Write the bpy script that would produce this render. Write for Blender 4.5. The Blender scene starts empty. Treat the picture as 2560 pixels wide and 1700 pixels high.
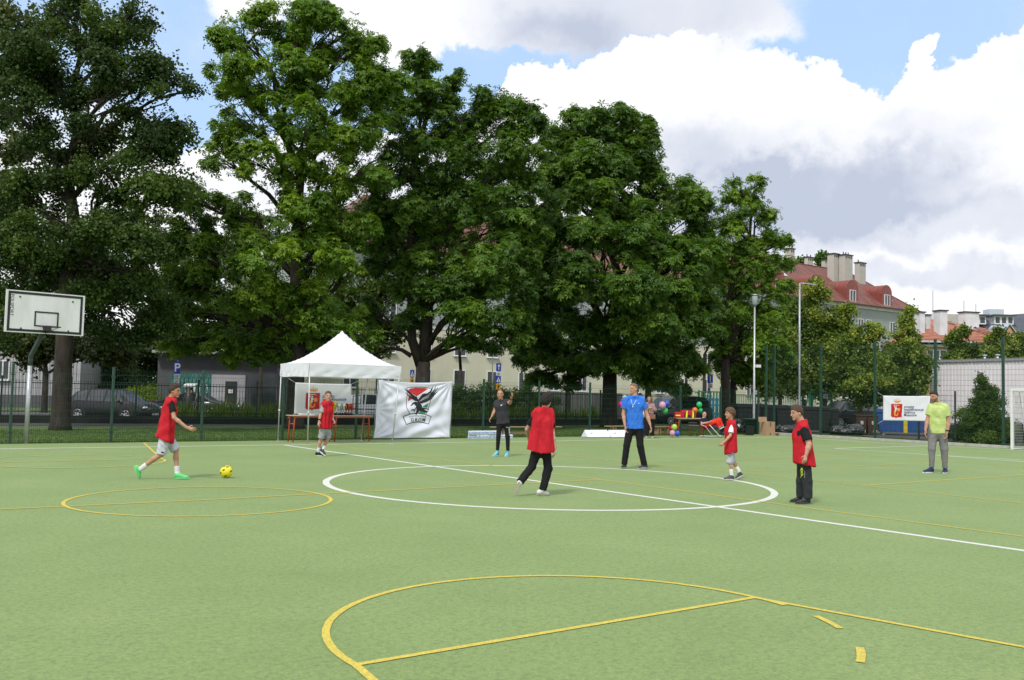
import bpy, bmesh, math, random
import numpy as np
from mathutils import Vector, Matrix
R = math.radians
C = bpy.context.scene.collection
SC = bpy.context.scene
# ------------------------------------------------------------------ camera
CAM_H = 1.6186
F_PX, PITCH, ROLL = 2361.6, 0.0561, 0.02174      # focal length in pixels of a 2560 px wide picture
cam_d = bpy.data.cameras.new('camera'); cam = bpy.data.objects.new('camera', cam_d); C.objects.link(cam)
cam_d.sensor_width = 36; cam_d.lens = F_PX / 2560 * 36; cam_d.clip_end = 3000; cam_d.clip_start = 0.1
cam.location = (0, 0, CAM_H)
cam.rotation_mode = 'QUATERNION'
cam.rotation_quaternion = (Matrix.Rotation(math.pi / 2 + PITCH, 4, 'X') @ Matrix.Rotation(ROLL, 4, 'Z')).to_quaternion()
SC.camera = cam
SC.render.resolution_x, SC.render.resolution_y = 1024, 680
# ------------------------------------------------------------------ pitch frame: u along the far touchline, v across the pitch
TH = 0.63327
OX, OY = 0.71445, 17.308
CU, SU = math.cos(TH), math.sin(TH)
def W(u, v, z=0.0): return Vector((OX + u * CU - v * SU, OY + u * SU + v * CU, z))
def ray(px, py):
    a = (px - 1280) / F_PX; b = -(py - 850) / F_PX
    c, s = math.cos(ROLL), math.sin(ROLL)
    a, b = a * c - b * s, a * s + b * c
    return Vector((a, math.cos(PITCH) - b * math.sin(PITCH), math.sin(PITCH) + b * math.cos(PITCH)))
def GP(px, py, z=0.0):
    r = ray(px, py); t = (z - CAM_H) / r.z
    return Vector((r.x * t, r.y * t, z))
def AT(px, py, Y):                       # the point seen at (px, py) at forward distance Y metres
    r = ray(px, py); t = Y / r.y
    return Vector((r.x * t, Y, CAM_H + r.z * t))
# ------------------------------------------------------------------ world: nishita sky under broken cumulus
SUN_AZ, SUN_EL = R(205), R(52)           # azimuth clockwise from +Y; the sun stands high behind the camera, a little to the left
world = bpy.data.worlds.new('World'); SC.world = world; world.use_nodes = True
wn = world.node_tree; wn.nodes.clear(); NL = wn.links.new
def wnode(t, **k):
    n = wn.nodes.new(t)
    for a, b in k.items(): setattr(n, a, b)
    return n
def wmath(op, a, b=None, c=None, clamp=False):
    n = wnode('ShaderNodeMath', operation=op, use_clamp=clamp)
    for i, x in enumerate((a, b, c)):
        if x is None: continue
        if isinstance(x, (int, float)): n.inputs[i].default_value = x
        else: NL(x, n.inputs[i])
    return n.outputs[0]
def wvec(op, a, b=None):
    n = wnode('ShaderNodeVectorMath', operation=op)
    for i, x in enumerate((a, b)):
        if x is None: continue
        if isinstance(x, tuple): n.inputs[i].default_value = x
        else: NL(x, n.inputs[i])
    return n.outputs['Value'] if op == 'LENGTH' else n.outputs[0]
tc = wnode('ShaderNodeTexCoord'); sep = wnode('ShaderNodeSeparateXYZ'); NL(tc.outputs['Generated'], sep.inputs[0])
az = wmath('ARCTAN2', sep.outputs['X'], sep.outputs['Y']); el = wmath('ARCSINE', sep.outputs['Z'])
cmb = wnode('ShaderNodeCombineXYZ'); NL(az, cmb.inputs[0]); NL(el, cmb.inputs[1])
def wnoise(vec, scale, detail=6, rough=.55, color=False, dist=0.0):
    n = wnode('ShaderNodeTexNoise'); NL(vec, n.inputs['Vector'])
    n.inputs['Scale'].default_value = scale; n.inputs['Detail'].default_value = detail
    n.inputs['Roughness'].default_value = rough; n.inputs['Distortion'].default_value = dist
    return n.outputs['Color' if color else 'Fac']
gen = tc.outputs['Generated']
wa = wvec('SUBTRACT', wnoise(gen, 16, 8, .62, True), (.5, .5, .5))
wb = wvec('SUBTRACT', wnoise(gen, 5, 3, .5, True), (.5, .5, .5))
warp = wvec('ADD', wvec('MULTIPLY', wa, (.085, .085, 0)), wvec('MULTIPLY', wb, (.05, .05, 0)))
pos = wvec('ADD', cmb.outputs[0], warp)
def sky_blob(px, py, rx, ry, amp, src=None):
    r = ray(px, py); a0 = math.atan2(r.x, r.y); e0 = math.asin(r.normalized().z)
    d = wvec('MULTIPLY', wvec('SUBTRACT', src or pos, (a0, e0, 0)), (F_PX / rx, F_PX / ry, 0))
    n = wnode('ShaderNodeMapRange', interpolation_type='SMOOTHSTEP'); NL(wvec('LENGTH', d), n.inputs[0])
    n.inputs[1].default_value = 1.45; n.inputs[2].default_value = .55; n.inputs[3].default_value = 0; n.inputs[4].default_value = amp
    return n.outputs[0]
def wsum(l):
    s = l[0]
    for x in l[1:]: s = wmath('ADD', s, x)
    return s
def wstep(x, a, b, lo=0.0, hi=1.0):
    n = wnode('ShaderNodeMapRange', interpolation_type='SMOOTHSTEP'); NL(x, n.inputs[0]); n.inputs[1].default_value = a; n.inputs[2].default_value = b; n.inputs[3].default_value = lo; n.inputs[4].default_value = hi; return n.outputs[0]
f1 = wnoise(gen, 5.5, 8, .6); f2 = wnoise(gen, 11, 7, .58)
# cumulus banks (crisp, cauliflower edged) ...
cum = wsum([sky_blob(*b) for b in [(1480, 290, 230, 120, 1), (1680, 235, 190, 115, 1), (1880, 290, 200, 130, 1), (2070, 330, 140, 130, 1), (1370, 280, 110, 80, .9), (2490, 270, 180, 130, 1), (2600, 170, 110, 110, 1),
    (2350, 380, 150, 100, 1), (1700, 480, 700, 170, 1.4), (2450, 620, 600, 240, 1.5), (1800, 720, 800, 230, 1.5), (900, 640, 900, 240, 1.4), (100, 560, 600, 170, 1.1), (2310, 150, 18, 60, .62), (2290, 230, 40, 50, .6)]])
lowb = wstep(el, .13, .06); side = wstep(wmath('ABSOLUTE', az), .62, .85); hi_ = wstep(el, .44, .60)
rest = wmath('MULTIPLY', wmath('MAXIMUM', side, hi_), wmath('MULTIPLY', f1, 1.25))
cumf = wmath('ADD', wmath('ADD', cum, lowb), rest)
covA = wstep(cumf, .44, .58)
# ... under a softer grey deck at the top and thin white veils on the left
dk = wsum([sky_blob(*b) for b in [(1560, 20, 400, 100, 1), (1330, 40, 230, 100, .9), (1860, 80, 140, 60, .8), (1000, 60, 210, 110, 1), (640, 20, 110, 60, .8), (120, 330, 250, 100, .6), (1200, 200, 110, 85, -.9)]])
covB = wstep(wmath('ADD', dk, wmath('MULTIPLY', wmath('SUBTRACT', f2, .5), .7)), .18, .85)
veil = wmath('MULTIPLY', wstep(wnoise(gen, 7, 8, .65), .45, .75), .35)
greyB = wsum([sky_blob(*b) for b in [(1600, 40, 380, 110, .62), (1380, 130, 200, 80, .35)]])
greyA = wsum([sky_blob(*b) for b in [(2040, 480, 330, 85, .95), (1810, 400, 190, 90, .42), (2400, 560, 330, 55, .5), (1700, 560, 300, 60, .35), (2350, 690, 480, 36, .42), (2250, 350, 200, 50, .20), (1900, 620, 300, 26, .2), (1250, 420, 200, 60, .25), (900, 500, 300, 100, .3)]])
def cramp(g):
    r = wnode('ShaderNodeValToRGB'); NL(g, r.inputs[0]); c = r.color_ramp
    c.elements[0].position = 0; c.elements[0].color = (1.06, 1.07, 1.09, 1); c.elements[1].position = .95; c.elements[1].color = (.56, .62, .76, 1); e = c.elements.new(.4); e.color = (.84, .87, .95, 1); return r.outputs[0]
gA = wmath('ADD', wmath('MULTIPLY', greyA, wmath('ADD', wmath('MULTIPLY', f2, .9), .50)), wmath('MULTIPLY', wstep(f2, .46, .75), .22), clamp=True)
gA = wmath('ADD', gA, wmath('MULTIPLY', wstep(cumf, 1.0, .44), .06), clamp=True)
gB = wmath('MULTIPLY', greyB, wmath('ADD', wmath('MULTIPLY', f2, .8), .55), clamp=True)
sky = wnode('ShaderNodeTexSky', sky_type='NISHITA'); sky.sun_disc = False
sky.sun_elevation = SUN_EL; sky.sun_rotation = SUN_AZ; sky.altitude = 100; sky.dust_density = 1.2; sky.ozone_density = 1.5
bg1 = wnode('ShaderNodeBackground'); NL(sky.outputs[0], bg1.inputs[0]); bg1.inputs[1].default_value = .15
bg1b = wnode('ShaderNodeBackground'); bg1b.inputs[0].default_value = (.50, .70, 1, 1); bg1b.inputs[1].default_value = 1.30   # thin high haze over the blue
mx0 = wnode('ShaderNodeMixShader'); mx0.inputs[0].default_value = .62; NL(bg1.outputs[0], mx0.inputs[1]); NL(bg1b.outputs[0], mx0.inputs[2])
def wbg(c): n = wnode('ShaderNodeBackground'); NL(c, n.inputs[0]); return n.outputs[0]
def wmix(f, a, b): n = wnode('ShaderNodeMixShader'); NL(f, n.inputs[0]); NL(a, n.inputs[1]); NL(b, n.inputs[2]); return n.outputs[0]
white_veil = wnode('ShaderNodeBackground'); white_veil.inputs[0].default_value = (1, 1, 1, 1)
m1 = wmix(veil, mx0.outputs[0], white_veil.outputs[0]); m2 = wmix(covB, m1, wbg(cramp(gB))); mxo = wmix(covA, m2, wbg(cramp(gA)))
wo = wnode('ShaderNodeOutputWorld'); NL(mxo, wo.inputs[0])
world.cycles.sampling_method = 'MANUAL'; world.cycles.sample_map_resolution = 512
# ------------------------------------------------------------------ sun, softened by cloud
sd = bpy.data.lights.new('sun', 'SUN'); sd.energy = 2.6; sd.angle = R(8); sd.color = (1, .96, .90)
sun = bpy.data.objects.new('sun', sd); C.objects.link(sun)
sdir = Vector((math.sin(SUN_AZ) * math.cos(SUN_EL), math.cos(SUN_AZ) * math.cos(SUN_EL), math.sin(SUN_EL)))
sun.rotation_euler = sdir.to_track_quat('Z', 'Y').to_euler(); sun.location = (0, -20, 40)
vs = SC.view_settings; vs.view_transform = 'Standard'; vs.look = 'None'; vs.exposure = 0.0; vs.gamma = 1; vs.use_curve_mapping = False
SC.cycles.max_bounces = 6; SC.cycles.diffuse_bounces = 3; SC.cycles.glossy_bounces = 3; SC.cycles.transmission_bounces = 4; SC.cycles.transparent_max_bounces = 6
SC.cycles.use_denoising = True; SC.cycles.sample_clamp_indirect = 6
# ------------------------------------------------------------------ materials
MATS = {}
def mat(name, col, rough=.65, var=.12, scale=6.0, bump=0.0, bscale=None, metal=0.0, spec=.4, attr=False, hue=None, coat=0.0, detail=4, trans=0.0, tcol=None, stretch=None, emit=None):
    """procedural material: the base colour broken up by noise (towards `hue` when given), optional bump"""
    if name in MATS: return MATS[name]
    m = bpy.data.materials.new(name); m.use_nodes = True; t = m.node_tree; N = t.nodes; L = t.links.new
    b = N['Principled BSDF']; b.inputs['Roughness'].default_value = rough; b.inputs['Metallic'].default_value = metal
    b.inputs['Specular IOR Level'].default_value = spec; b.inputs['Coat Weight'].default_value = coat
    co = N.new('ShaderNodeTexCoord'); vec = co.outputs['Object']
    if stretch:
        mp = N.new('ShaderNodeMapping'); mp.inputs['Scale'].default_value = stretch; L(vec, mp.inputs['Vector']); vec = mp.outputs[0]
    nz = N.new('ShaderNodeTexNoise'); nz.inputs['Scale'].default_value = scale; nz.inputs['Detail'].default_value = detail; L(vec, nz.inputs['Vector'])
    mr = N.new('ShaderNodeMapRange'); mr.inputs[1].default_value = .3; mr.inputs[2].default_value = .7; L(nz.outputs['Fac'], mr.inputs[0])
    mixc = N.new('ShaderNodeMix'); mixc.data_type = 'RGBA'; L(mr.outputs[0], mixc.inputs[0])
    if attr:
        at = N.new('ShaderNodeAttribute'); at.attribute_name = 'col'
        mu = N.new('ShaderNodeMix'); mu.data_type = 'RGBA'; mu.blend_type = 'MULTIPLY'; mu.inputs[0].default_value = 1
        L(at.outputs['Color'], mu.inputs[6]); mu.inputs[7].default_value = (1 - var, 1 - var, 1 - var, 1)
        L(at.outputs['Color'], mixc.inputs[7]); L(mu.outputs[2], mixc.inputs[6])
    else:
        h = hue or col
        lo = tuple(min(1, c * (1 - var)) for c in col); hi = tuple(min(1, c * (1 + var)) for c in h)
        mixc.inputs[6].default_value = (*lo, 1); mixc.inputs[7].default_value = (*hi, 1)
    L(mixc.outputs[2], b.inputs['Base Color'])
    if bump:
        n2 = N.new('ShaderNodeTexNoise'); n2.inputs['Scale'].default_value = bscale or scale * 6; n2.inputs['Detail'].default_value = 3; L(vec, n2.inputs['Vector'])
        bp = N.new('ShaderNodeBump'); bp.inputs['Strength'].default_value = bump; bp.inputs['Distance'].default_value = .02
        L(n2.outputs['Fac'], bp.inputs['Height']); L(bp.outputs[0], b.inputs['Normal'])
    if emit: b.inputs['Emission Color'].default_value = (*emit, 1); b.inputs['Emission Strength'].default_value = 1
    if trans:
        tr = N.new('ShaderNodeBsdfTranslucent'); ms = N.new('ShaderNodeMixShader'); ms.inputs[0].default_value = trans
        if tcol:
            mt = N.new('ShaderNodeMix'); mt.data_type = 'RGBA'; mt.blend_type = 'MULTIPLY'; mt.inputs[0].default_value = 1
            L(mixc.outputs[2], mt.inputs[6]); mt.inputs[7].default_value = (*tcol, 1); L(mt.outputs[2], tr.inputs['Color'])
        else: L(mixc.outputs[2], tr.inputs['Color'])
        L(b.outputs[0], ms.inputs[1]); L(tr.outputs[0], ms.inputs[2]); L(ms.outputs[0], N['Material Output'].inputs['Surface'])
    MATS[name] = m
    return m
# ------------------------------------------------------------------ object helpers
def tag(o, label=None, cat=None, group=None, kind=None):
    if label: o['label'] = label
    if cat: o['category'] = cat
    if group: o['group'] = group
    if kind: o['kind'] = kind
    return o
def thing(name, label, cat, loc=(0, 0, 0), rz=0.0, group=None):
    o = bpy.data.objects.new(name, None); C.objects.link(o); o.location = loc; o.rotation_euler = (0, 0, rz); o.empty_display_size = .1
    return tag(o, label, cat, group)
def copy_tree(o, parent=None):
    c = o.copy(); C.objects.link(c); c.parent = parent
    for ch in list(o.children): copy_tree(ch, c)
    return c
def place(o, loc, rz=0.0, label=None, group=None):
    o.location = loc; o.rotation_euler = (0, 0, rz)
    if label: o['label'] = label
    if group: o['group'] = group
    return o
def np_mesh(name, V, F, m=None, parent=None, col=None, smooth=False, origin=None):
    """V (n,3); F (k,3|4) int array or list of index lists; col (n,3) per vertex"""
    V = np.asarray(V, dtype=np.float32)
    if origin is not None: V = V - np.asarray(origin, dtype=np.float32)
    me = bpy.data.meshes.new(name)
    if isinstance(F, np.ndarray):
        k, w = F.shape
        me.vertices.add(len(V)); me.vertices.foreach_set('co', V.ravel())
        me.loops.add(k * w); me.loops.foreach_set('vertex_index', F.astype(np.int32).ravel())
        me.polygons.add(k); me.polygons.foreach_set('loop_start', np.arange(0, k * w, w, dtype=np.int32)); me.polygons.foreach_set('loop_total', np.full(k, w, dtype=np.int32))
        me.update(calc_edges=True)
    else:
        me.from_pydata([tuple(map(float, v)) for v in V], [], F); me.update()
    if col is not None:
        a = me.color_attributes.new('col', 'FLOAT_COLOR', 'POINT')
        cc = np.ones((len(V), 4), dtype=np.float32); cc[:, :3] = col; a.data.foreach_set('color', cc.ravel())
    if smooth: me.polygons.foreach_set('use_smooth', np.ones(len(me.polygons), dtype=bool))
    if m: me.materials.append(m)
    o = bpy.data.objects.new(name, me); C.objects.link(o); o.parent = parent
    return o
class MB:
    """collects simple shapes into one mesh"""
    def __init__(s): s.V = []; s.F = []; s.S = []
    def add(s, vs, fs, smooth=False):
        n = len(s.V); s.V += [tuple(v) for v in vs]; s.F += [[i + n for i in f] for f in fs]; s.S += [smooth] * len(fs); return s
    def box(s, c, d, rz=0.0, bev=0.0, rx=0.0, ry=0.0):
        M = Matrix.Translation(Vector(c)) @ Matrix.Rotation(rz, 4, 'Z') @ Matrix.Rotation(ry, 4, 'Y') @ Matrix.Rotation(rx, 4, 'X')
        x, y, z = d[0] / 2, d[1] / 2, d[2] / 2
        if bev <= 0:
            vs = [M @ Vector((a * x, b * y, e * z)) for a in (-1, 1) for b in (-1, 1) for e in (-1, 1)]
            return s.add(vs, [(0, 1, 3, 2), (4, 6, 7, 5), (0, 4, 5, 1), (2, 3, 7, 6), (0, 2, 6, 4), (1, 5, 7, 3)])
        bm = bmesh.new(); bmesh.ops.create_cube(bm, size=1)
        for v in bm.verts: v.co = Vector((v.co.x * d[0], v.co.y * d[1], v.co.z * d[2]))
        bmesh.ops.bevel(bm, geom=bm.edges[:], offset=bev, segments=2, profile=.7, affect='EDGES')
        bm.verts.index_update(); s.add([M @ v.co for v in bm.verts], [[v.index for v in f.verts] for f in bm.faces]); bm.free(); return s
    def tube(s, pts, rs, n=10, caps=True, smooth=True):
        pts = [Vector(p) for p in pts]
        if isinstance(rs, (int, float)): rs = [rs] * len(pts)
        rings = []; prev = None
        for i, p in enumerate(pts):
            d = (pts[min(i + 1, len(pts) - 1)] - pts[max(i - 1, 0)]).normalized()
            if prev is None:
                a = Vector((1, 0, 0)) if abs(d.x) < .9 else Vector((0, 1, 0))
                a = (a - d * a.dot(d)).normalized()
            else: a = (prev - d * prev.dot(d)).normalized()
            prev = a; b = d.cross(a)
            rings.append([p + (a * math.cos(2 * math.pi * k / n) + b * math.sin(2 * math.pi * k / n)) * rs[i] for k in range(n)])
        vs = [v for r in rings for v in r]; fs = []
        for i in range(len(pts) - 1):
            for k in range(n): fs.append((i * n + k, i * n + (k + 1) % n, (i + 1) * n + (k + 1) % n, (i + 1) * n + k))
        s.add(vs, fs, smooth)
        if caps: m = len(s.V) - len(vs); s.F += [[m + k for k in range(n)][::-1], [m + (len(pts) - 1) * n + k for k in range(n)]]; s.S += [False, False]
        return s
    def lathe(s, c, prof, n=20, smooth=True):
        c = Vector(c); vs = []; fs = []
        for r, z in prof: vs += [c + Vector((r * math.cos(2 * math.pi * k / n), r * math.sin(2 * math.pi * k / n), z)) for k in range(n)]
        for i in range(len(prof) - 1):
            for k in range(n): fs.append((i * n + k, i * n + (k + 1) % n, (i + 1) * n + (k + 1) % n, (i + 1) * n + k))
        fs.append(list(range(n))[::-1]); fs.append([(len(prof) - 1) * n + k for k in range(n)])
        return s.add(vs, fs, smooth)
    def prism(s, poly, p0, ax, ay, depth):
        """polygon (2D) in plane spanned by ax, ay at p0, extruded by vector depth"""
        p0, ax, ay, dp = Vector(p0), Vector(ax), Vector(ay), Vector(depth); n = len(poly)
        a = [p0 + ax * x + ay * y for x, y in poly]; b = [q + dp for q in a]
        fs = [list(range(n)), list(range(n, 2 * n))[::-1]] + [(i, (i + 1) % n, n + (i + 1) % n, n + i) for i in range(n)]
        return s.add(a + b, fs)
    def ball(s, c, r, n=16, sc=(1, 1, 1)):
        pr = [(r * math.sin(math.pi * i / (n // 2)) if 0 < i < n // 2 else 1e-4, -r * math.cos(math.pi * i / (n // 2))) for i in range(n // 2 + 1)]
        k = len(s.V); s.lathe((0, 0, 0), pr, n)
        for i in range(k, len(s.V)): v = s.V[i]; s.V[i] = (v[0] * sc[0] + c[0], v[1] * sc[1] + c[1], v[2] * sc[2] + c[2])
        return s
    def build(s, name, m, parent=None, recalc=True):
        me = bpy.data.meshes.new(name); me.from_pydata(s.V, [], s.F); me.update()
        me.polygons.foreach_set('use_smooth', s.S)
        if recalc:
            bm = bmesh.new(); bm.from_mesh(me); bmesh.ops.recalc_face_normals(bm, faces=bm.faces[:]); bm.to_mesh(me); bm.free()
        if m: me.materials.append(m)
        o = bpy.data.objects.new(name, me); C.objects.link(o); o.parent = parent
        return o
# ------------------------------------------------------------------ ground
def turf_material():
    m = bpy.data.materials.new('artificial_turf'); m.use_nodes = True; t = m.node_tree; N = t.nodes; L = t.links.new; b = N['Principled BSDF']
    co = N.new('ShaderNodeTexCoord')
    def nz(sc, det, rough=.6, stretch=None):
        v = co.outputs['Object']
        if stretch:
            mp = N.new('ShaderNodeMapping'); mp.inputs['Scale'].default_value = stretch; mp.inputs['Rotation'].default_value = (0, 0, -TH); L(v, mp.inputs[0]); v = mp.outputs[0]
        n = N.new('ShaderNodeTexNoise'); n.inputs['Scale'].default_value = sc; n.inputs['Detail'].default_value = det; n.inputs['Roughness'].default_value = rough; L(v, n.inputs['Vector']); return n.outputs['Fac']
    def ramp(f, stops):
        r = N.new('ShaderNodeValToRGB'); L(f, r.inputs[0]); c = r.color_ramp
        c.elements[0].position, c.elements[0].color = stops[0][0], (*stops[0][1], 1); c.elements[1].position, c.elements[1].color = stops[-1][0], (*stops[-1][1], 1)
        for p, q in stops[1:-1]: e = c.elements.new(p); e.color = (*q, 1)
        return r.outputs[0]
    def mul(a, b_):
        x = N.new('ShaderNodeMix'); x.data_type = 'RGBA'; x.blend_type = 'MULTIPLY'; x.inputs[0].default_value = 1; L(a, x.inputs[6]); L(b_, x.inputs[7]); return x.outputs[2]
    base = ramp(nz(.55, 6, .62), [(.32, (.158, .236, .064)), (.5, (.174, .252, .073)), (.68, (.196, .270, .085))])
    patch = ramp(nz(2.1, 7, .7, (1, 1.5, 1)), [(.30, (.90, .91, .92)), (.48, (1, 1, 1)), (.62, (1.0, 1.0, 1.0)), (.75, (1.05, 1.03, 1.0))])
    grain = ramp(nz(19, 5, .72, (1, 1, 1)), [(.30, (.62, .66, .62)), (.5, (1, 1, 1)), (.70, (1.26, 1.2, 1.18))])
    fine = ramp(nz(46, 4, .75), [(.28, (.58, .62, .60)), (.5, (1, 1, 1)), (.72, (1.3, 1.24, 1.2))])
    fib = ramp(nz(210, 2, .7, (1, 2.2, 1)), [(.25, (.62, .66, .62)), (.5, (1, 1, 1)), (.75, (1.3, 1.25, 1.2))])
    scuff = ramp(nz(5.5, 6, .75, (1.0, 2.6, 1)), [(.24, (.66, .68, .70)), (.30, (.94, .95, .95)), (.36, (1, 1, 1)), (1, (1, 1, 1))])
    fl = N.new('ShaderNodeTexVoronoi'); fl.inputs['Scale'].default_value = 2.2; L(co.outputs['Object'], fl.inputs['Vector']); fm = N.new('ShaderNodeMapRange'); fm.inputs[1].default_value = .018; fm.inputs[2].default_value = .012; L(fl.outputs['Distance'], fm.inputs[0])
    mf = N.new('ShaderNodeMix'); mf.data_type = 'RGBA'; L(fm.outputs[0], mf.inputs[0]); L(mul(mul(mul(mul(mul(base, patch), grain), fine), fib), scuff), mf.inputs[6]); mf.inputs[7].default_value = (.42, .40, .32, 1)
    L(mf.outputs[2], b.inputs['Base Color'])
    b.inputs['Roughness'].default_value = .85; b.inputs['Specular IOR Level'].default_value = .25; b.inputs['Sheen Weight'].default_value = .24; b.inputs['Sheen Tint'].default_value = (.85, 1, .7, 1)
    bp = N.new('ShaderNodeBump'); bp.inputs['Strength'].default_value = .35; bp.inputs['Distance'].default_value = .012; L(nz(230, 3, .7), bp.inputs['Height']); L(bp.outputs[0], b.inputs['Normal'])
    return m
def sheet(name, pts, m, z=0.0):
    o = np_mesh(name, [(p[0], p[1], z) for p in pts], [list(range(len(pts)))], m); return tag(o, kind='structure')
M_lawn = mat('lawn', (.060, .115, .022), .9, .45, 1.3, .5, 60, hue=(.085, .13, .035), detail=8)
M_earth = mat('bare_earth', (.10, .085, .06), .95, .3, 3, .3, 40)
M_asph = mat('asphalt', (.055, .055, .057), .85, .2, 4, .2, 90)
M_pave = mat('paving', (.11, .105, .10), .85, .15, 3, .15, 50)
M_conc = mat('concrete', (.42, .41, .39), .85, .18, 4, .2, 30)
sheet('ground', [(-900, -300), (900, -300), (900, 1500), (-900, 1500)], M_lawn, -.02)
M_turf = turf_material()
sheet('pitch', [W(-45, -30), W(24.33, -30), W(24.33, 14.34), W(-45, 14.34)], M_turf, 0.0)
sheet('street', [W(-60, 26.2), W(75, 26.2), W(75, 41), W(-60, 41)], M_asph, -.012)
sheet('pavement', [W(-60, 41), W(75, 41), W(75, 47), W(-60, 47)], M_pave, -.008)
sheet('yard', [W(27.8, -25), W(75, -25), W(75, 24.5), W(27.8, 24.5)], M_asph, -.012)
kb = MB(); kb.box(W(24.46, -7.8, .02), (.26, 44.2, .14), TH); tag(kb.build('kerb', M_conc), kind='structure')
# ------------------------------------------------------------------ markings (thin painted sheets, each a little above the last)
M_white = mat('white_line_paint', (.64, .66, .60), .85, .22, 60, .4, 230, detail=8)
M_yellow = mat('yellow_line_paint', (.58, .475, .085), .85, .26, 60, .4, 230, detail=8)
class Lines:
    def __init__(s, z0): s.z = z0; s.V = []; s.F = []
    def path(s, pts, w, seg=.07):
        s.z += .00012; P = [Vector(p) for p in pts]; Q = []
        for a, b in zip(P[:-1], P[1:]):
            k = max(1, int((b - a).length / seg))
            Q += [a + (b - a) * i / k for i in range(k)]
        Q.append(P[-1]); n0 = len(s.V)
        for i, q in enumerate(Q):
            d = (Q[min(i + 1, len(Q) - 1)] - Q[max(i - 1, 0)]).normalized(); nn = Vector((-d.y, d.x))
            j = [1 + random.uniform(-.05, .04) for _ in (0, 1)]
            for sgn, jj in ((1, j[0]), (-1, j[1])): p = W(q.x + nn.x * sgn * w / 2 * jj, q.y + nn.y * sgn * w / 2 * jj); s.V.append((p.x, p.y, s.z))
        s.F += [(n0 + 2 * i, n0 + 2 * i + 1, n0 + 2 * i + 3, n0 + 2 * i + 2) for i in range(len(Q) - 1)]
    def arc(s, c, r, a0, a1, w): n = max(3, int(abs(a1 - a0) / 2)); s.path([(c[0] + r * math.cos(R(a0 + (a1 - a0) * i / n)), c[1] + r * math.sin(R(a0 + (a1 - a0) * i / n))) for i in range(n + 1)], w)
random.seed(5)
wl = Lines(.002)
wl.path([(-40, 12.35), (-6.5, 12.3), (0, 12.12), (8, 12.0), (22.6, 12.1)], .115)
wl.path([(0.0, 12.12), (0.05, -12)], .115)
wl.arc((0, 0), 3.97, 0, 360, .12)
wl.path([(22.6, 12.1), (22.55, 8), (23.25, 3.2), (23.6, 0)], .115)
wl.path([(16.8, 5.68), (22.55, 5.64)], .10)
wl.path([(16.8, 5.68), (16.92, 2.2), (17.02, 1.77), (17.45, -.18), (17.9, -2)], .10)
wl.path([(16.93, 2.15), (16.63, -.58), (16.4, -2.5)], .10)
tag(np_mesh('white_markings', wl.V, wl.F, M_white), kind='structure')
yl = Lines(.004)
yl.path([(1.23, 13.9), (1.38, 0.2), (1.2, -4.6), (1.17, -9)], .05)
yl.path([(5.26, 9.3), (5.22, 6), (5.37, 3.1), (5.45, -1.4), (5.34, -2.9), (5.18, -6)], .05)
yl.path([(5.37, 3.15), (14.3, 3.1)], .05); yl.path([(5.4, .3), (14.6, .33)], .05); yl.path([(5.34, -2.9), (14.5, -2.95)], .05)
yl.path([(5.26, 9.25), (14, 9.3)], .05); yl.path([(13.7, 9.3), (14.4, 5.7), (14.35, 4.5), (14.64, 1.4), (14.4, -3)], .05)
Y0 = (-6.29, .02); yl.arc(Y0, 1.8, 0, 360, .055); yl.path([(-16, .35), (-8.1, .03), (-6.3, -.02), (-4.5, .03), (1.35, .1)], .055)
K0 = (-6.38, -8.45); yl.arc(K0, 1.8, 0, 180, .055); yl.path([(-8.18, -8.45), (-4.58, -8.45)], .055)
yl.path([(-4.6, -8.42), (-4.25, -10.42), (-3.6, -14)], .055); yl.path([(-8.18, -8.45), (-8.5, -10.4)], .055)
for a0, a1 in ((0, -10), (-22, -34), (-50, -62), (-78, -90), (-106, -118)): yl.arc(K0, 1.8, a0, a1, .055)
K1 = (-6.4, 7.9); yl.arc(K1, 1.8, 180, 360, .055); yl.path([(-8.2, 7.95), (-4.6, 7.9)], .055); yl.path([(-4.6, 7.9), (-3.35, 13.95)], .06); yl.path([(-8.2, 7.95), (-9.4, 13.9)], .06)
for a0 in (5, 35, 65, 95, 125, 155): yl.arc(K1, 1.75, a0, a0 + 15, .055)
tag(np_mesh('yellow_markings', yl.V, yl.F, M_yellow), kind='structure')
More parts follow.
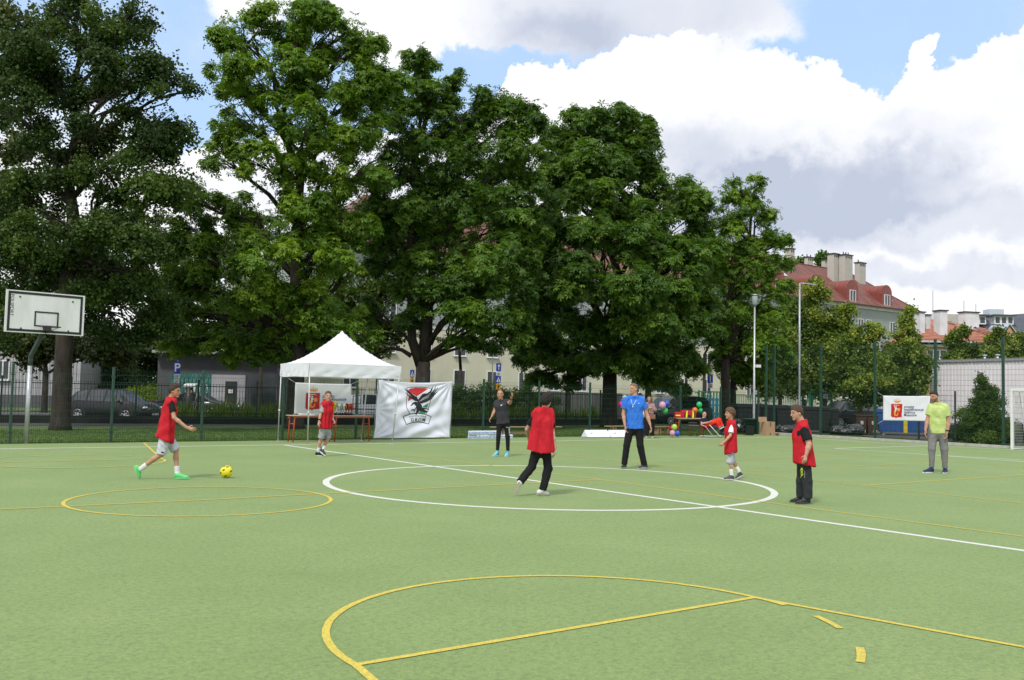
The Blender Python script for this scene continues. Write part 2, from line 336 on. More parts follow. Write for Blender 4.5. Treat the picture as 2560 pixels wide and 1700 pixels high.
# ================================================================== vegetation
RNG = np.random.default_rng(11)
M_bark = mat('bark', (.034, .027, .021), .95, .45, 9, .8, 26, stretch=(1, 1, .25))
M_bark_pale = mat('pale_bark', (.09, .075, .055), .95, .4, 9, .6, 30, stretch=(1, 1, .3))
def leaf_mat(name, trans=.40, rough=.5): return mat(name, (1, 1, 1), rough, .25, 3.0, attr=True, trans=trans, tcol=(1.25, 1.25, .45), spec=.35)
M_leaf = leaf_mat('chestnut_leaf'); M_leaf2 = leaf_mat('linden_leaf', .35, .6); M_leaf3 = leaf_mat('oak_leaf', .3, .55)
def unit(a): return a / np.maximum(np.linalg.norm(a, axis=1, keepdims=True), 1e-9)
def palmate(P, Nn, size, k=6, droop=.35):
    """P (n,3) leaf centres, Nn (n,3) upward normals: k leaflets radiating and drooping, one face each"""
    n = len(P); Nn = unit(Nn)
    a = unit(np.cross(Nn, RNG.normal(size=(n, 3)))); b = np.cross(Nn, a)
    V = np.empty((n, k, 4, 3), np.float32)
    for i in range(k):
        th = (i / k) * 2 * math.pi * .88 + RNG.uniform(-.15, .15, n)
        d = a * np.cos(th)[:, None] + b * np.sin(th)[:, None]; t = np.cross(Nn, d)
        L = (size * RNG.uniform(.75, 1.1, n) * (1 if i else .9))[:, None]; w = L * .21
        dn = -Nn * L * droop
        V[:, i, 0] = P + d * L * .06; V[:, i, 1] = P + d * L * .62 + t * w + dn * .35; V[:, i, 2] = P + d * L + dn; V[:, i, 3] = P + d * L * .62 - t * w + dn * .35
    return V.reshape(-1, 3), np.arange(n * k * 4).reshape(-1, 4), k * 4
def tufts(P, Nn, size, k=5, w=.42):
    """small simple leaves scattered about each centre"""
    n = len(P); V = np.empty((n, k, 4, 3), np.float32)
    for i in range(k):
        c = P + RNG.normal(size=(n, 3)) * (size * .75)[:, None]
        d = unit(RNG.normal(size=(n, 3)) + Nn * .15 - np.array([0, 0, .25])); t = unit(np.cross(d, Nn + RNG.normal(size=(n, 3)) * .6)); L = (size * RNG.uniform(.7, 1.2, n))[:, None]
        V[:, i, 0] = c - d * L * .5; V[:, i, 1] = c + t * L * w; V[:, i, 2] = c + d * L * .5; V[:, i, 3] = c - t * L * w
    return V.reshape(-1, 3), np.arange(n * k * 4).reshape(-1, 4), k * 4
def crown_points(clumps, dens, sub=26, subr=.30, fill=.35):
    """clumps: (centre, (rx,ry,rz)). A big clump carries many small boughs on its surface; leaves sit on the boughs' upper shells"""
    P = []; Nn = []; B = []
    for c, r in clumps:
        c = np.array(c); r = np.array(r); rm = r.mean(); ns = max(6, int(sub * (rm / 2) ** 1.2))
        d = unit(RNG.normal(size=(ns, 3))); rad = RNG.uniform(.45, 1.0, ns)[:, None]
        cc = c + d * r * rad
        sr = rm * subr * RNG.uniform(.65, 1.35, ns) * (1.25 if rm < 1.2 else 1)
        for j in range(ns):
            n = int(dens * sr[j] ** 2 * 12)
            dd = unit(RNG.normal(size=(n, 3)) + np.array([0, 0, .45]) + d[j] * .35)
            st_ = unit(RNG.normal(size=(1, 3)) * np.array([1, 1, .4]) + d[j] * .8)[0]; rad_ = np.abs(RNG.normal(.74, .24, n)); rad_ = np.where(RNG.random(n) < .06, rad_ * 1.5, rad_)
            q = dd * rad_[:, None] * sr[j] * np.array([1.02, 1.02, .80]); q = q + st_ * (q @ st_)[:, None] * RNG.uniform(.1, .7); q[:, 2] -= .10 * (q[:, 0] ** 2 + q[:, 1] ** 2) / sr[j]
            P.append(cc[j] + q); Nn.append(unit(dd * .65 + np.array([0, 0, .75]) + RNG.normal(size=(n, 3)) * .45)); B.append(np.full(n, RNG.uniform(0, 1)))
        n = int(dens * rm ** 2 * 12 * fill)
        if n:
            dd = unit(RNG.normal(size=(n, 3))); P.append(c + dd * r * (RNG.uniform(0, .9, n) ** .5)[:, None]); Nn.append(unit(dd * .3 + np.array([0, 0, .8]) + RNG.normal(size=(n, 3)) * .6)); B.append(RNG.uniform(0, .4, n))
    return np.concatenate(P), np.concatenate(Nn), np.concatenate(B)
def curve_pts(a, b, k=5, sag=0.0, wob=.08):
    a, b = Vector(a), Vector(b); L = (b - a).length; out = []
    for i in range(k + 1):
        t = i / k; p = a.lerp(b, t); w = math.sin(math.pi * t)
        out.append(p + Vector((RNG.normal() * wob * L * .3 * w, RNG.normal() * wob * L * .3 * w, sag * L * w)))
    return out
def tree(name, label, base, tr, fork, clumps, dens, size, cols, kind='palmate', m=None, bark=None, group='trees', lean=(0, 0), limbs=True, limbr=None, sub=26, subr=.30, fill=.35, split=None, cat='tree', trunk_extra=(), shrink=.93):
    """base: world point; clumps in picture units (px, py, rx, ry, dy) at the tree's own distance; cols: low / mid / high leaf colours"""
    Y = base.y; s = F_PX / Y
    cl = []
    for px, py, rx, ry, dy in clumps:
        c = AT(px, py, Y + dy); k = (Y + dy) / F_PX; k *= shrink; cl.append((c, (rx * k, (rx + ry) / 2 * k, ry * k)))
    root = thing(name, label, cat, base, 0, group)
    T = MB(); top = Vector((base.x + lean[0], base.y + lean[1], fork)); b0 = Vector(base)
    T.tube([b0 + Vector((0, 0, -.2)), b0 + Vector((0, 0, .25)), b0.lerp(top, .35) + Vector((0, 0, 0)), top], [tr * 1.45, tr * 1.08, tr * .95, tr * .86], 14)
    if split:
        for pth, r0, r1 in split: T.tube(pth, [r0 + (r1 - r0) * i / (len(pth) - 1) for i in range(len(pth))], 10)
    for pth, r0, r1 in trunk_extra: T.tube(pth, [r0 + (r1 - r0) * i / (len(pth) - 1) for i in range(len(pth))], 9)
    if limbs:
        zs = sorted(cl, key=lambda c: c[0].z); crest = zs[-1][0]
        main = curve_pts(top, crest, 6, 0, .10); T.tube(main, [tr * .8 * (1 - i / 7.5) for i in range(7)], 10)
        for c, r in cl:
            hz = min(max(fork, c.z - r[2] * .9 - (Vector((c.x - top.x, c.y - top.y, 0)).length) * .55), crest.z)
            t = (hz - top.z) / max(.1, crest.z - top.z); t = min(max(t, 0), .95); i = t * 6; a = main[int(i)].lerp(main[min(6, int(i) + 1)], i - int(i))
            rr = (limbr or tr * .42) * (1 - .5 * t); pth = curve_pts(a, c, 5, .06, .16); T.tube(pth, [rr * (1 - j / 6.5) for j in range(6)], 8)
            for _ in range(int(4 + 3 * np.mean(r))):
                d = unit(RNG.normal(size=(1, 3)))[0]; d[2] = abs(d[2]) * .8 - .1; e = c + Vector(d * np.array(r) * .95)
                st = pth[int(RNG.integers(2, 5))]; q = curve_pts(st, e, 4, .04, .2); T.tube(q, [rr * .42 * (1 - j / 4.6) for j in range(5)], 6, caps=False)
    T.V = [(v[0] - base.x, v[1] - base.y, v[2] - base.z) for v in T.V]
    T.build('trunk', bark or M_bark, root, recalc=False)
    P, Nn, B = crown_points(cl, dens, sub, subr, fill)
    sz = np.full(len(P), size) * RNG.uniform(.8, 1.2, len(P))
    V, F, per = (palmate(P, Nn, sz) if kind == 'palmate' else tufts(P, Nn, sz))
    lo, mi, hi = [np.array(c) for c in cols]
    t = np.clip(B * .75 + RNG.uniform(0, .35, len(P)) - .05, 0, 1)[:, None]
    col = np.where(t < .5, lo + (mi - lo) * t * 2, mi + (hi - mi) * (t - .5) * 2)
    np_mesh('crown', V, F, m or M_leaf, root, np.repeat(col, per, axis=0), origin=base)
    return root
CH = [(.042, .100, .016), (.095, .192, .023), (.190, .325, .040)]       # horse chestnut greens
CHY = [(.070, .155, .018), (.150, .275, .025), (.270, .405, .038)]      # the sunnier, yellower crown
OAK = [(.026, .054, .012), (.052, .100, .018), (.110, .185, .028)]
LIN = [(.055, .105, .018), (.170, .255, .036), (.380, .440, .070)]
BG = [(.035, .055, .014), (.060, .095, .022), (.110, .150, .035)]
# oak by the basketball hoop: dark, tall, open crown
b = W(-3.87, 22.5)
tree('oak_tree', 'very dark broad oak with a thick trunk standing behind the leaning basketball hoop pole', b, .31, 6.0,
     [(60, 120, 130, 110, 0), (190, 40, 120, 90, 1), (300, 90, 100, 110, 0), (350, 30, 45, 60, 0), (420, 190, 70, 65, 0), (330, 200, 110, 90, -1), (470, 225, 28, 26, 0),
      (200, 230, 110, 90, 1), (60, 300, 110, 90, -1), (400, 320, 95, 80, 0), (250, 340, 110, 80, 0), (120, 430, 120, 90, 0), (320, 450, 130, 90, -1), (440, 460, 70, 80, 0),
      (50, 560, 110, 80, 1), (200, 560, 130, 80, -2), (350, 600, 110, 90, -1), (250, 690, 140, 80, 0), (60, 700, 100, 80, 0), (370, 720, 90, 70, 0), (420, 780, 60, 60, 1), (30, 480, 80, 60, 0), (110, 640, 90, 60, 0), (20, 640, 80, 60, 0), (150, 790, 120, 60, 2), (310, 820, 100, 50, 1), (20, 820, 70, 50, 2)],
     56, .115, OAK, 'tufts', M_leaf3, sub=16, subr=.30, fill=.12)
# chestnut 1, the tall bright one
b = W(4.84, 22.5)
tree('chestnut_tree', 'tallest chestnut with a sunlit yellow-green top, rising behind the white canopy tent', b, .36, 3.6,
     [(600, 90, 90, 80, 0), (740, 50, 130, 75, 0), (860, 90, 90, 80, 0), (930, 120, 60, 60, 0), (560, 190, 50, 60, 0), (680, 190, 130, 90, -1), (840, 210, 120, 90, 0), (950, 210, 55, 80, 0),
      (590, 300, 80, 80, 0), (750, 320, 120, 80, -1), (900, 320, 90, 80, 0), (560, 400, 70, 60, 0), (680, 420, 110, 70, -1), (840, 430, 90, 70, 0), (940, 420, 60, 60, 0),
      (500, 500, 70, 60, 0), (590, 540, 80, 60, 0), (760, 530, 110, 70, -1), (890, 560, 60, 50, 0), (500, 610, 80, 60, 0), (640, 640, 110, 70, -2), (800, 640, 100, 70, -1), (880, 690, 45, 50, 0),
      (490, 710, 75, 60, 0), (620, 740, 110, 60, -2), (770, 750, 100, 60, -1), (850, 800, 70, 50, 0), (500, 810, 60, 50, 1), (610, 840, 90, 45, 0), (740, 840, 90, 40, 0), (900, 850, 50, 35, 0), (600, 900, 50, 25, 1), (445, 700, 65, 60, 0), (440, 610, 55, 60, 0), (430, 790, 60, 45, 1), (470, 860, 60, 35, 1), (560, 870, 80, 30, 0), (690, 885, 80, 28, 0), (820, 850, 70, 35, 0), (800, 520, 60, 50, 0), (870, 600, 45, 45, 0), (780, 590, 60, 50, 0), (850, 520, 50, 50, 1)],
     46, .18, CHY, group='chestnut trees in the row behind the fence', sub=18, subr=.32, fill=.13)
# chestnut 2, forked trunk
b = W(10.73, 22.5); fk = AT(1053, 905, b.y)
tree('chestnut_tree', 'chestnut with a trunk forking low above the white eagle banner', b, .36, fk.z,
     [(1050, 160, 50, 40, 0), (1075, 230, 75, 60, 0), (1150, 200, 35, 30, 0), (1010, 310, 80, 70, 0), (1130, 300, 90, 70, 0), (1240, 260, 75, 55, 0), (1300, 300, 55, 70, 0),
      (990, 420, 80, 70, 0), (1100, 410, 95, 70, -1), (1220, 390, 100, 80, 0), (1310, 420, 55, 80, 0), (960, 530, 70, 50, 0), (1060, 520, 80, 60, -1), (1200, 520, 90, 70, -1), (1300, 540, 70, 70, 0),
      (970, 610, 70, 40, 0), (1120, 590, 70, 40, 0), (1250, 620, 90, 55, -1), (1340, 600, 40, 60, 0), (1010, 700, 75, 50, 0), (1130, 720, 90, 50, -1), (1240, 700, 100, 50, -2), (1310, 770, 45, 50, -1), (1200, 790, 100, 45, -2), (1280, 830, 50, 35, -1),
      (1030, 790, 60, 35, 0), (1130, 850, 45, 22, -1), (1215, 860, 70, 25, 0), (930, 780, 45, 40, 2), (930, 470, 55, 45, 0), (900, 530, 45, 35, 1), (1360, 520, 40, 60, 1), (1330, 680, 45, 50, 0), (1080, 640, 80, 40, 0), (1180, 660, 80, 40, 0), (950, 660, 60, 40, 1)],
     46, .19, CH, group='chestnut trees in the row behind the fence', limbr=.10, sub=20, subr=.33, fill=.2, lean=(.05, 0),
     split=[([AT(1053, 915, b.y), AT(1030, 850, b.y), AT(1028, 780, b.y), AT(1022, 640, b.y), AT(1040, 420, b.y), AT(1060, 200, b.y)], .25, .05), ([AT(1053, 915, b.y), AT(1068, 850, b.y), AT(1072, 780, b.y - .2), AT(1085, 600, b.y), AT(1120, 400, b.y), AT(1200, 300, b.y)], .27, .05)],
     trunk_extra=[([AT(1075, 860, b.y), AT(1100, 810, b.y - .3), AT(1150, 760, b.y - 1), AT(1200, 720, b.y - 1.5)], .13, .05), ([AT(1028, 890, b.y), AT(1005, 875, b.y), AT(975, 870, b.y), AT(935, 885, b.y + .3)], .11, .05)])
# chestnut 3, the big dark one
b = W(21.9, 22.5)
tree('chestnut_tree', 'massive dark chestnut whose drooping boughs reach low behind the man in blue', b, .40, 3.3,
     [(1520, 300, 85, 50, 0), (1440, 330, 80, 60, 0), (1590, 340, 70, 60, 0), (1390, 400, 60, 70, 0), (1490, 420, 120, 70, -1), (1610, 430, 60, 60, 0), (1400, 480, 60, 50, 0),
      (1470, 490, 90, 50, -3), (1560, 530, 80, 60, 0), (1650, 480, 40, 40, 0), (1720, 490, 65, 50, -1), (1750, 560, 45, 60, -1), (1640, 540, 70, 50, -3), (1400, 570, 80, 60, -3), (1500, 590, 90, 60, -4), (1620, 620, 100, 60, -4), (1740, 640, 60, 60, -3),
      (1370, 650, 60, 70, -2), (1460, 700, 100, 70, -5), (1580, 730, 110, 65, -6), (1700, 720, 80, 70, -4), (1770, 740, 35, 60, -3), (1370, 760, 70, 60, -1), (1480, 810, 90, 55, -3), (1610, 820, 110, 55, -5), (1730, 820, 60, 60, -4), (1350, 850, 60, 50, 0), (1440, 900, 90, 45, 0),
      (1560, 900, 110, 40, -2), (1680, 900, 80, 45, -3), (1310, 900, 40, 35, 0), (1640, 950, 60, 30, -1), (1420, 960, 50, 25, 1), (1350, 950, 45, 28, 1), (1690, 975, 30, 22, -1), (1740, 920, 30, 40, -2)],
     48, .21, CH, group='chestnut trees in the row behind the fence', sub=20, subr=.34, fill=.3)
b = W(26.6, 24.5)
tree('chestnut_tree', 'slimmer chestnut trunk half hidden behind the massive dark chestnut', b, .19, 3.5,
     [(1640, 880, 70, 40, 0), (1690, 800, 70, 60, 0), (1600, 760, 60, 60, 0)], 26, .26, CH, group='chestnut trees in the row behind the fence', sub=17, subr=.38)
# chestnut 4, open top, right end of the row
b = W(26.9, 19.2)
tree('chestnut_tree', 'slender chestnut with a feathery open top at the right end of the row', b, .25, 3.6,
     [(1830, 475, 40, 45, 0), (1885, 475, 35, 40, 0), (1840, 540, 60, 45, 0), (1905, 530, 40, 40, 0), (1800, 560, 25, 40, 0), (1930, 590, 45, 30, 0), (1850, 620, 70, 40, 0), (1960, 600, 30, 22, 0), (1940, 660, 45, 40, 0), (1975, 655, 25, 25, 0), (1860, 700, 80, 45, 0),
      (1810, 650, 40, 40, 0), (1950, 730, 50, 40, 0), (1830, 780, 80, 50, 0), (1920, 800, 65, 45, 0), (1800, 850, 50, 45, 0), (1880, 870, 75, 45, 0), (1950, 880, 35, 40, 0), (1830, 920, 60, 30, 1), (1900, 930, 50, 25, 1)],
     38, .18, [(.07, .15, .018), (.15, .28, .026), (.26, .40, .04)], group='chestnut trees in the row behind the fence', sub=18, subr=.33, fill=.25, shrink=.93)

# second trunk beside the feathery chestnut
b = W(30.2, 21.5)
tree('chestnut_tree', 'thin trunked chestnut just behind the feathery open one', b, .17, 4.2,
     [(1860, 800, 60, 50, 0), (1900, 850, 60, 50, 0), (1830, 880, 60, 40, 0), (1880, 940, 60, 25, 0)], 20, .25, CH, group='chestnut trees in the row behind the fence', sub=15)
def ground_at(px, Y, z=-.1): p = AT(px, 990, Y); return Vector((p.x, p.y, z))
# pale linden-like trees on the right, in front of the red roofed block
LG = 'sunlit yellow-green lindens beyond the bins'
tree('linden_tree', 'tallest yellow-green linden beside the tall curved street lamp', ground_at(2062, 60), .16, 2.2,
     [(2040, 735, 32, 40, 0), (2020, 790, 45, 45, 0), (2075, 800, 45, 45, 0), (2115, 800, 22, 45, 0), (2010, 860, 45, 45, 0), (2065, 870, 55, 50, -1), (2110, 860, 35, 45, 0), (2030, 930, 50, 45, 0), (2085, 940, 55, 40, 0)], 34, .17, LIN, 'tufts', M_leaf2, M_bark_pale, LG, sub=14, subr=.36)
tree('linden_tree', 'low bushy linden between the two street lamps', ground_at(1950, 56), .13, 1.8,
     [(1960, 850, 40, 35, 0), (1925, 900, 50, 40, 0), (1985, 900, 40, 40, 0), (1930, 960, 60, 35, 0), (1990, 965, 35, 35, 0)], 34, .17, LIN, 'tufts', M_leaf2, M_bark_pale, LG, sub=14, subr=.36)
tree('linden_tree', 'linden with two separate leafy tops in front of the grey wall', ground_at(2150, 55), .15, 1.8,
     [(2148, 835, 20, 28, 0), (2190, 835, 30, 22, 0), (2170, 815, 10, 14, 0), (2130, 880, 45, 40, 0), (2190, 890, 40, 35, 0), (2110, 930, 50, 40, 0), (2170, 950, 60, 45, -1), (2220, 930, 30, 40, 0), (2150, 985, 70, 25, 0)], 34, .16, LIN, 'tufts', M_leaf2, M_bark_pale, LG, sub=14, subr=.36)
tree('linden_tree', 'linden with one pointed top at the corner of the pale clad hall', ground_at(2270, 57), .15, 1.8,
     [(2270, 800, 18, 28, 0), (2265, 850, 38, 32, 0), (2290, 885, 40, 30, 0), (2245, 890, 40, 35, 0), (2300, 930, 35, 35, 0), (2250, 940, 50, 40, 0), (2280, 980, 50, 30, 0)], 34, .17, LIN, 'tufts', M_leaf2, M_bark_pale, LG, sub=14, subr=.36)
tree('linden_tree', 'leafy top showing over the middle of the pale clad hall roof', ground_at(2400, 72, 0), .15, 3.2,
     [(2402, 835, 18, 26, 0), (2385, 860, 22, 24, 0), (2415, 875, 30, 26, 0), (2385, 900, 30, 20, 0), (2450, 880, 24, 22, 0)], 34, .18, LIN, 'tufts', M_leaf2, M_bark_pale, LG, sub=14, subr=.36)
tree('linden_tree', 'leafy tops over the right end of the pale clad hall roof', ground_at(2530, 70, 0), .15, 3.2,
     [(2498, 850, 22, 30, 0), (2480, 885, 28, 22, 0), (2545, 850, 26, 26, 0), (2535, 885, 34, 24, 0), (2570, 870, 24, 26, 0)], 34, .18, LIN, 'tufts', M_leaf2, M_bark_pale, LG, sub=14, subr=.36)
# darker backing trees
BGG = 'dim background trees beyond the street'
tree('background_tree', 'dark shady tree behind the bins at the foot of the lindens', ground_at(2010, 70), .2, 2.5,
     [(1990, 800, 50, 50, 0), (2050, 900, 60, 60, 0), (2140, 940, 60, 50, 0), (1960, 930, 60, 50, 0), (2230, 960, 60, 35, 0), (2060, 970, 60, 30, 0)], 22, .26, CH, 'tufts', M_leaf2, None, BGG, sub=12)
tree('background_tree', 'pale grey-green tree seen between the oak and the tallest chestnut', ground_at(420, 66), .2, 2.6,
     [(250, 700, 100, 80, 0), (100, 650, 100, 90, 0), (0, 560, 80, 80, 0), (330, 560, 80, 70, 0), (60, 760, 90, 60, 0), (400, 800, 60, 50, 0), (440, 720, 60, 60, 0), (390, 870, 60, 40, 0), (470, 840, 50, 40, 0), (430, 620, 60, 60, 0)], 20, .22, BG, 'tufts', M_leaf2, None, BGG, sub=14)
tree('background_tree', 'light green tree glimpsed between the tallest and the forked chestnut', ground_at(945, 62), .2, 2.6,
     [(920, 720, 50, 40, 0), (960, 740, 50, 40, 0), (850, 740, 50, 50, 0), (960, 600, 50, 60, 0), (940, 530, 50, 50, 0), (840, 560, 40, 50, 0), (920, 800, 50, 40, 0), (980, 830, 45, 35, 0), (940, 870, 45, 30, 0)], 20, .22, [(.05, .085, .014), (.09, .15, .02), (.16, .22, .035)], 'tufts', M_leaf2, None, BGG, sub=14)
tree('background_tree', 'yellowish tree whose bright crown fills the upper left corner', ground_at(-60, 44), .2, 4,
     [(20, 60, 90, 80, 0), (-60, 150, 100, 90, 0), (60, 180, 70, 60, 0), (0, 270, 90, 60, 0), (40, 370, 70, 50, 0), (-90, 300, 90, 90, 0), (0, 470, 70, 50, 0)], 20, .2, [(.05, .075, .02), (.10, .13, .035), (.17, .20, .06)], 'tufts', M_leaf2, None, BGG, sub=14)
tree('background_tree', 'small street tree with a low fork left of the oak trunk', ground_at(112, 52, -.1), .17, 2.1,
     [(60, 880, 70, 35, 0), (150, 870, 70, 35, 0), (110, 830, 70, 40, 0), (30, 830, 60, 40, 0), (230, 880, 60, 35, 0), (300, 870, 60, 35, 0)], 22, .2, BG, 'tufts', M_leaf2, None, BGG, sub=12)
tree('background_tree', 'dark tree closing the gap above the grey kiosk', ground_at(560, 74), .2, 3,
     [(520, 850, 60, 40, 0), (640, 800, 80, 60, 0), (700, 860, 80, 50, 0), (560, 780, 60, 50, 0), (800, 880, 60, 40, 0), (860, 900, 60, 30, 0)], 20, .26, OAK, 'tufts', M_leaf2, None, BGG, sub=12)
tree('background_tree', 'treetop showing above the ridge of the long red roof', ground_at(2060, 150, 0), .3, 10,
     [(2060, 655, 18, 18, 0), (2080, 660, 14, 14, 0), (2000, 655, 9, 10, 0)], 30, .4, CH, 'tufts', M_leaf2, None, BGG, sub=14)
# ------------------------------------------------------------------ shrubs and ground plants
def shrub(name, label, cat, base, blobs, dens, size, cols, group=None, m=None, stems=3, kind=None, ptype='tufts', sub=16, subr=.38, fill=.8):
    root = thing(name, label, cat, base, 0, group)
    cl = [(Vector(c) + base, (r, r2, r3)) for c, (r, r2, r3) in blobs]
    T = MB()
    for c, r in blobs:
        for _ in range(stems): T.tube([Vector((c[0] * .6 + RNG.normal() * .1, c[1] * .6, -.05)), Vector(c) * .7 + Vector((RNG.normal() * .1, 0, 0)), Vector(c) + Vector((RNG.normal() * r[0] * .4, RNG.normal() * r[1] * .4, r[2] * .6))], [.03, .02, .008], 6)
    bs = sorted([Vector((c[0], c[1], .03)) for c, r in blobs], key=lambda v: v.x)
    if len(bs) > 1: T.tube(bs, .05, 6)
    T.build('stem', M_bark, root, recalc=False)
    P, Nn, B = crown_points(cl, dens, sub, subr, fill); keep = P[:, 2] > base.z + .02; P, Nn, B = P[keep], Nn[keep], B[keep]
    sz = np.full(len(P), size) * RNG.uniform(.8, 1.2, len(P)); V, F, per = tufts(P, Nn, sz) if ptype == 'tufts' else palmate(P, Nn, sz)
    lo, mi, hi = [np.array(c) for c in cols]; t = np.clip(B * .7 + RNG.uniform(0, .4, len(P)) - .05, 0, 1)[:, None]
    col = np.where(t < .5, lo + (mi - lo) * t * 2, mi + (hi - mi) * (t - .5) * 2)
    np_mesh('foliage', V, F, m or M_leaf2, root, np.repeat(col, per, axis=0), origin=base)
    return root
DK = [(.012, .030, .010), (.024, .055, .014), (.050, .095, .022)]
rr_ = ray(2464, 1100); t_ = (26.1 + OX * CU + OY * SU) / (rr_.x * CU + rr_.y * SU); b = Vector((rr_.x * t_, rr_.y * t_, -.02))     # thuja behind the right hand fence
shrub('conifer', 'bushy dark conifer taller than a man behind the right-hand mesh fence', 'conifer', b,
      [((0, 0, .4), (.82, .82, .5)), ((.0, 0, .95), (.80, .8, .5)), ((0, 0, 1.45), (.66, .66, .45)), ((.12, 0, 1.85), (.48, .48, .4)), ((-.1, 0, 2.15), (.36, .36, .36)), ((-.14, 0, 2.55), (.20, .20, .30)), ((.3, 0, 2.1), (.22, .22, .3))], 130, .055, [(.040, .085, .014), (.085, .155, .022), (.16, .25, .04)], fill=1.2, sub=30)
b = W(29.0, 6.3, -.02)
shrub('hedge', 'low dark laurel hedge between the blue container and the conifer', 'hedge', b,
      [((-.9, .6, .40), (.8, .6, .42)), ((0, 0, .42), (.8, .6, .45)), ((.9, -.6, .42), (.8, .6, .45)), ((1.6, -1.3, .45), (.8, .6, .45)), ((2.6, -2.0, .45), (.8, .7, .45))], 120, .07, DK, fill=1.2)
shrub('shrub', 'dark leafy shrub behind the goal net at the right edge', 'shrub', W(26.6, 1.6, -.02), [((0, 0, .6), (.9, .8, .6)), ((.3, 0, 1.5), (.7, .6, .6)), ((.5, 0, 2.2), (.4, .4, .4)), ((.9, .1, 1.9), (.5, .5, .5))], 70, .08, [(.03, .055, .015), (.06, .10, .02), (.12, .17, .035)])
b = ground_at(1210, 58, -.1)
shrub('hedge', 'tall green hedge behind the pointing man, below the beige wall windows', 'hedge', b,
      [((x, RNG.normal() * .15, .9 + RNG.uniform(-.1, .2)), (.85, .7, 1.0 + RNG.uniform(-.1, .25))) for x in (-2.6, -1.7, -.8, .1, 1.0, 1.9, 2.8, 3.7)], 46, .10, [(.03, .07, .012), (.06, .12, .018), (.12, .20, .03)])
b = ground_at(352, 62, -.1)
shrub('shrub', 'bright yellow-green shrub behind the two parked dark cars on the left', 'shrub', b, [((-.9, 0, .7), (.7, .6, .7)), ((0, 0, .85), (.9, .7, .8)), ((.9, 0, .6), (.7, .6, .65))], 46, .10, [(.14, .22, .01), (.26, .36, .015), (.40, .50, .03)])

b = ground_at(300, 66, -.1)
shrub('hedge', 'tall dark ivy-like hedge between the panelled building and the kiosk', 'hedge', b, [((x, RNG.normal() * .2, z), (.9, .7, 1.2)) for x in (-2.6, -1.6, -.6, .4, 1.4, 2.4, 3.2) for z in (1.0, 2.7)], 36, .14, [(.014, .032, .010), (.03, .062, .016), (.06, .11, .024)])

for i, (px, Y, lb, cl) in enumerate(((650, 56, 'dark tree filling the lower gap left of the tent, behind the tallest chestnut', [(560, 640, 70, 60, 0), (650, 700, 80, 60, 0), (560, 740, 70, 50, 0), (700, 790, 80, 50, 0), (480, 660, 60, 60, 0), (780, 730, 60, 60, 0), (640, 580, 80, 50, 0), (820, 800, 60, 50, 0)]),
        (1150, 58, 'dark tree behind the forked chestnut, hiding the red roof', [(1010, 560, 60, 60, 0), (1100, 500, 80, 60, 0), (1200, 480, 80, 60, 0), (1270, 560, 70, 60, 0), (1100, 600, 60, 30, 0), (1020, 640, 50, 50, 0), (1200, 650, 90, 50, 0), (1290, 700, 60, 60, 0), (1330, 600, 50, 60, 0), (1180, 730, 70, 40, 0)]),
        (1420, 60, 'dark tree between the forked chestnut and the massive one', [(1360, 560, 50, 70, 0), (1350, 680, 50, 60, 0), (1350, 790, 60, 60, 0), (1400, 860, 60, 50, 0), (1320, 870, 40, 40, 0)]),
        (1760, 62, 'dark tree behind the gap before the feathery chestnut', [(1760, 700, 50, 60, 0), (1790, 620, 40, 50, 0), (1780, 790, 60, 60, 0), (1830, 760, 40, 40, 0)]))):
    tree('background_tree', lb, ground_at(px, Y), .12, 3, cl, 32, .20, CH, 'palmate', M_leaf, None, BGG, sub=16, subr=.36, fill=.3)
# ================================================================== fences
M_fgreen = mat('fence_green_paint', (.012, .055, .035), .45, .15, 8, spec=.5)
M_mesh = mat('mesh_wire_green', (.018, .060, .040), .5, .1, 8)
M_iron = mat('black_green_iron', (.010, .026, .018), .5, .2, 8)
M_plinth = mat('dark_plinth', (.020, .019, .018), .9, .3, 4, .3, 30)
M_galv = mat('galvanised_steel', (.46, .48, .50), .42, .14, 14, .1, 60, metal=.55)
def wire_panel(m, a, b, z0, z1, vs=.05, hs=.20, r=.0026, rh=.0038):
    """welded mesh between two ground points as one mesh of thin bars"""
    a, b = Vector(a), Vector(b); d = (b - a); L = d.length; d.normalize(); n = Vector((-d.y, d.x, 0)); k = int(L / vs); V = []; F = []
    def bar(p, q, s, t): V.extend([p - s * t, p + s * t, q + s * t, q - s * t]); i = len(V) - 4; F.append((i, i + 1, i + 2, i + 3))
    up = Vector((0, 0, 1))
    for i in range(k + 1):
        p = a + d * (L * i / k); p.z = z0; q = p.copy(); q.z = z1
        bar(p, q, d, r); bar(p, q, n, r)
    z = z0 + .02
    while z <= z1 + .001:
        p, q = a.copy(), b.copy(); p.z = q.z = z; bar(p, q, up, rh); p2, q2 = p + n * .004, q + n * .004; bar(p2, q2, n, rh); z += hs
    m.add(V, F); return m
def mesh_fence(name, label, pts, h, pr=.03, group=None, post_h=None):
    root = thing(name, label, 'fence', pts[0], 0, group); o = Vector(pts[0])
    for p in pts:
        q = MB(); p = Vector(p) - o; ph = (post_h or h + .05); q.box(p + Vector((0, 0, ph / 2)), (pr * 2, pr * 2.2, ph), TH, .006)
        q.box(p + Vector((0, 0, ph + .01)), (pr * 2.2, pr * 2.4, .02), TH)
        d = Vector((CU, SU, 0))
        for z in (.3, h * .5, h - .2): q.box(p + Vector((0, 0, z)), (pr * 3.2, pr * 2.8, .035), TH)
        q.build('post', M_fgreen, root)
    for a, b in zip(pts[:-1], pts[1:]):
        w = MB(); wire_panel(w, Vector(a) - o, Vector(b) - o, .06, h); w.build('mesh_panel', M_mesh, root, recalc=False)
    return root
FV = 14.4
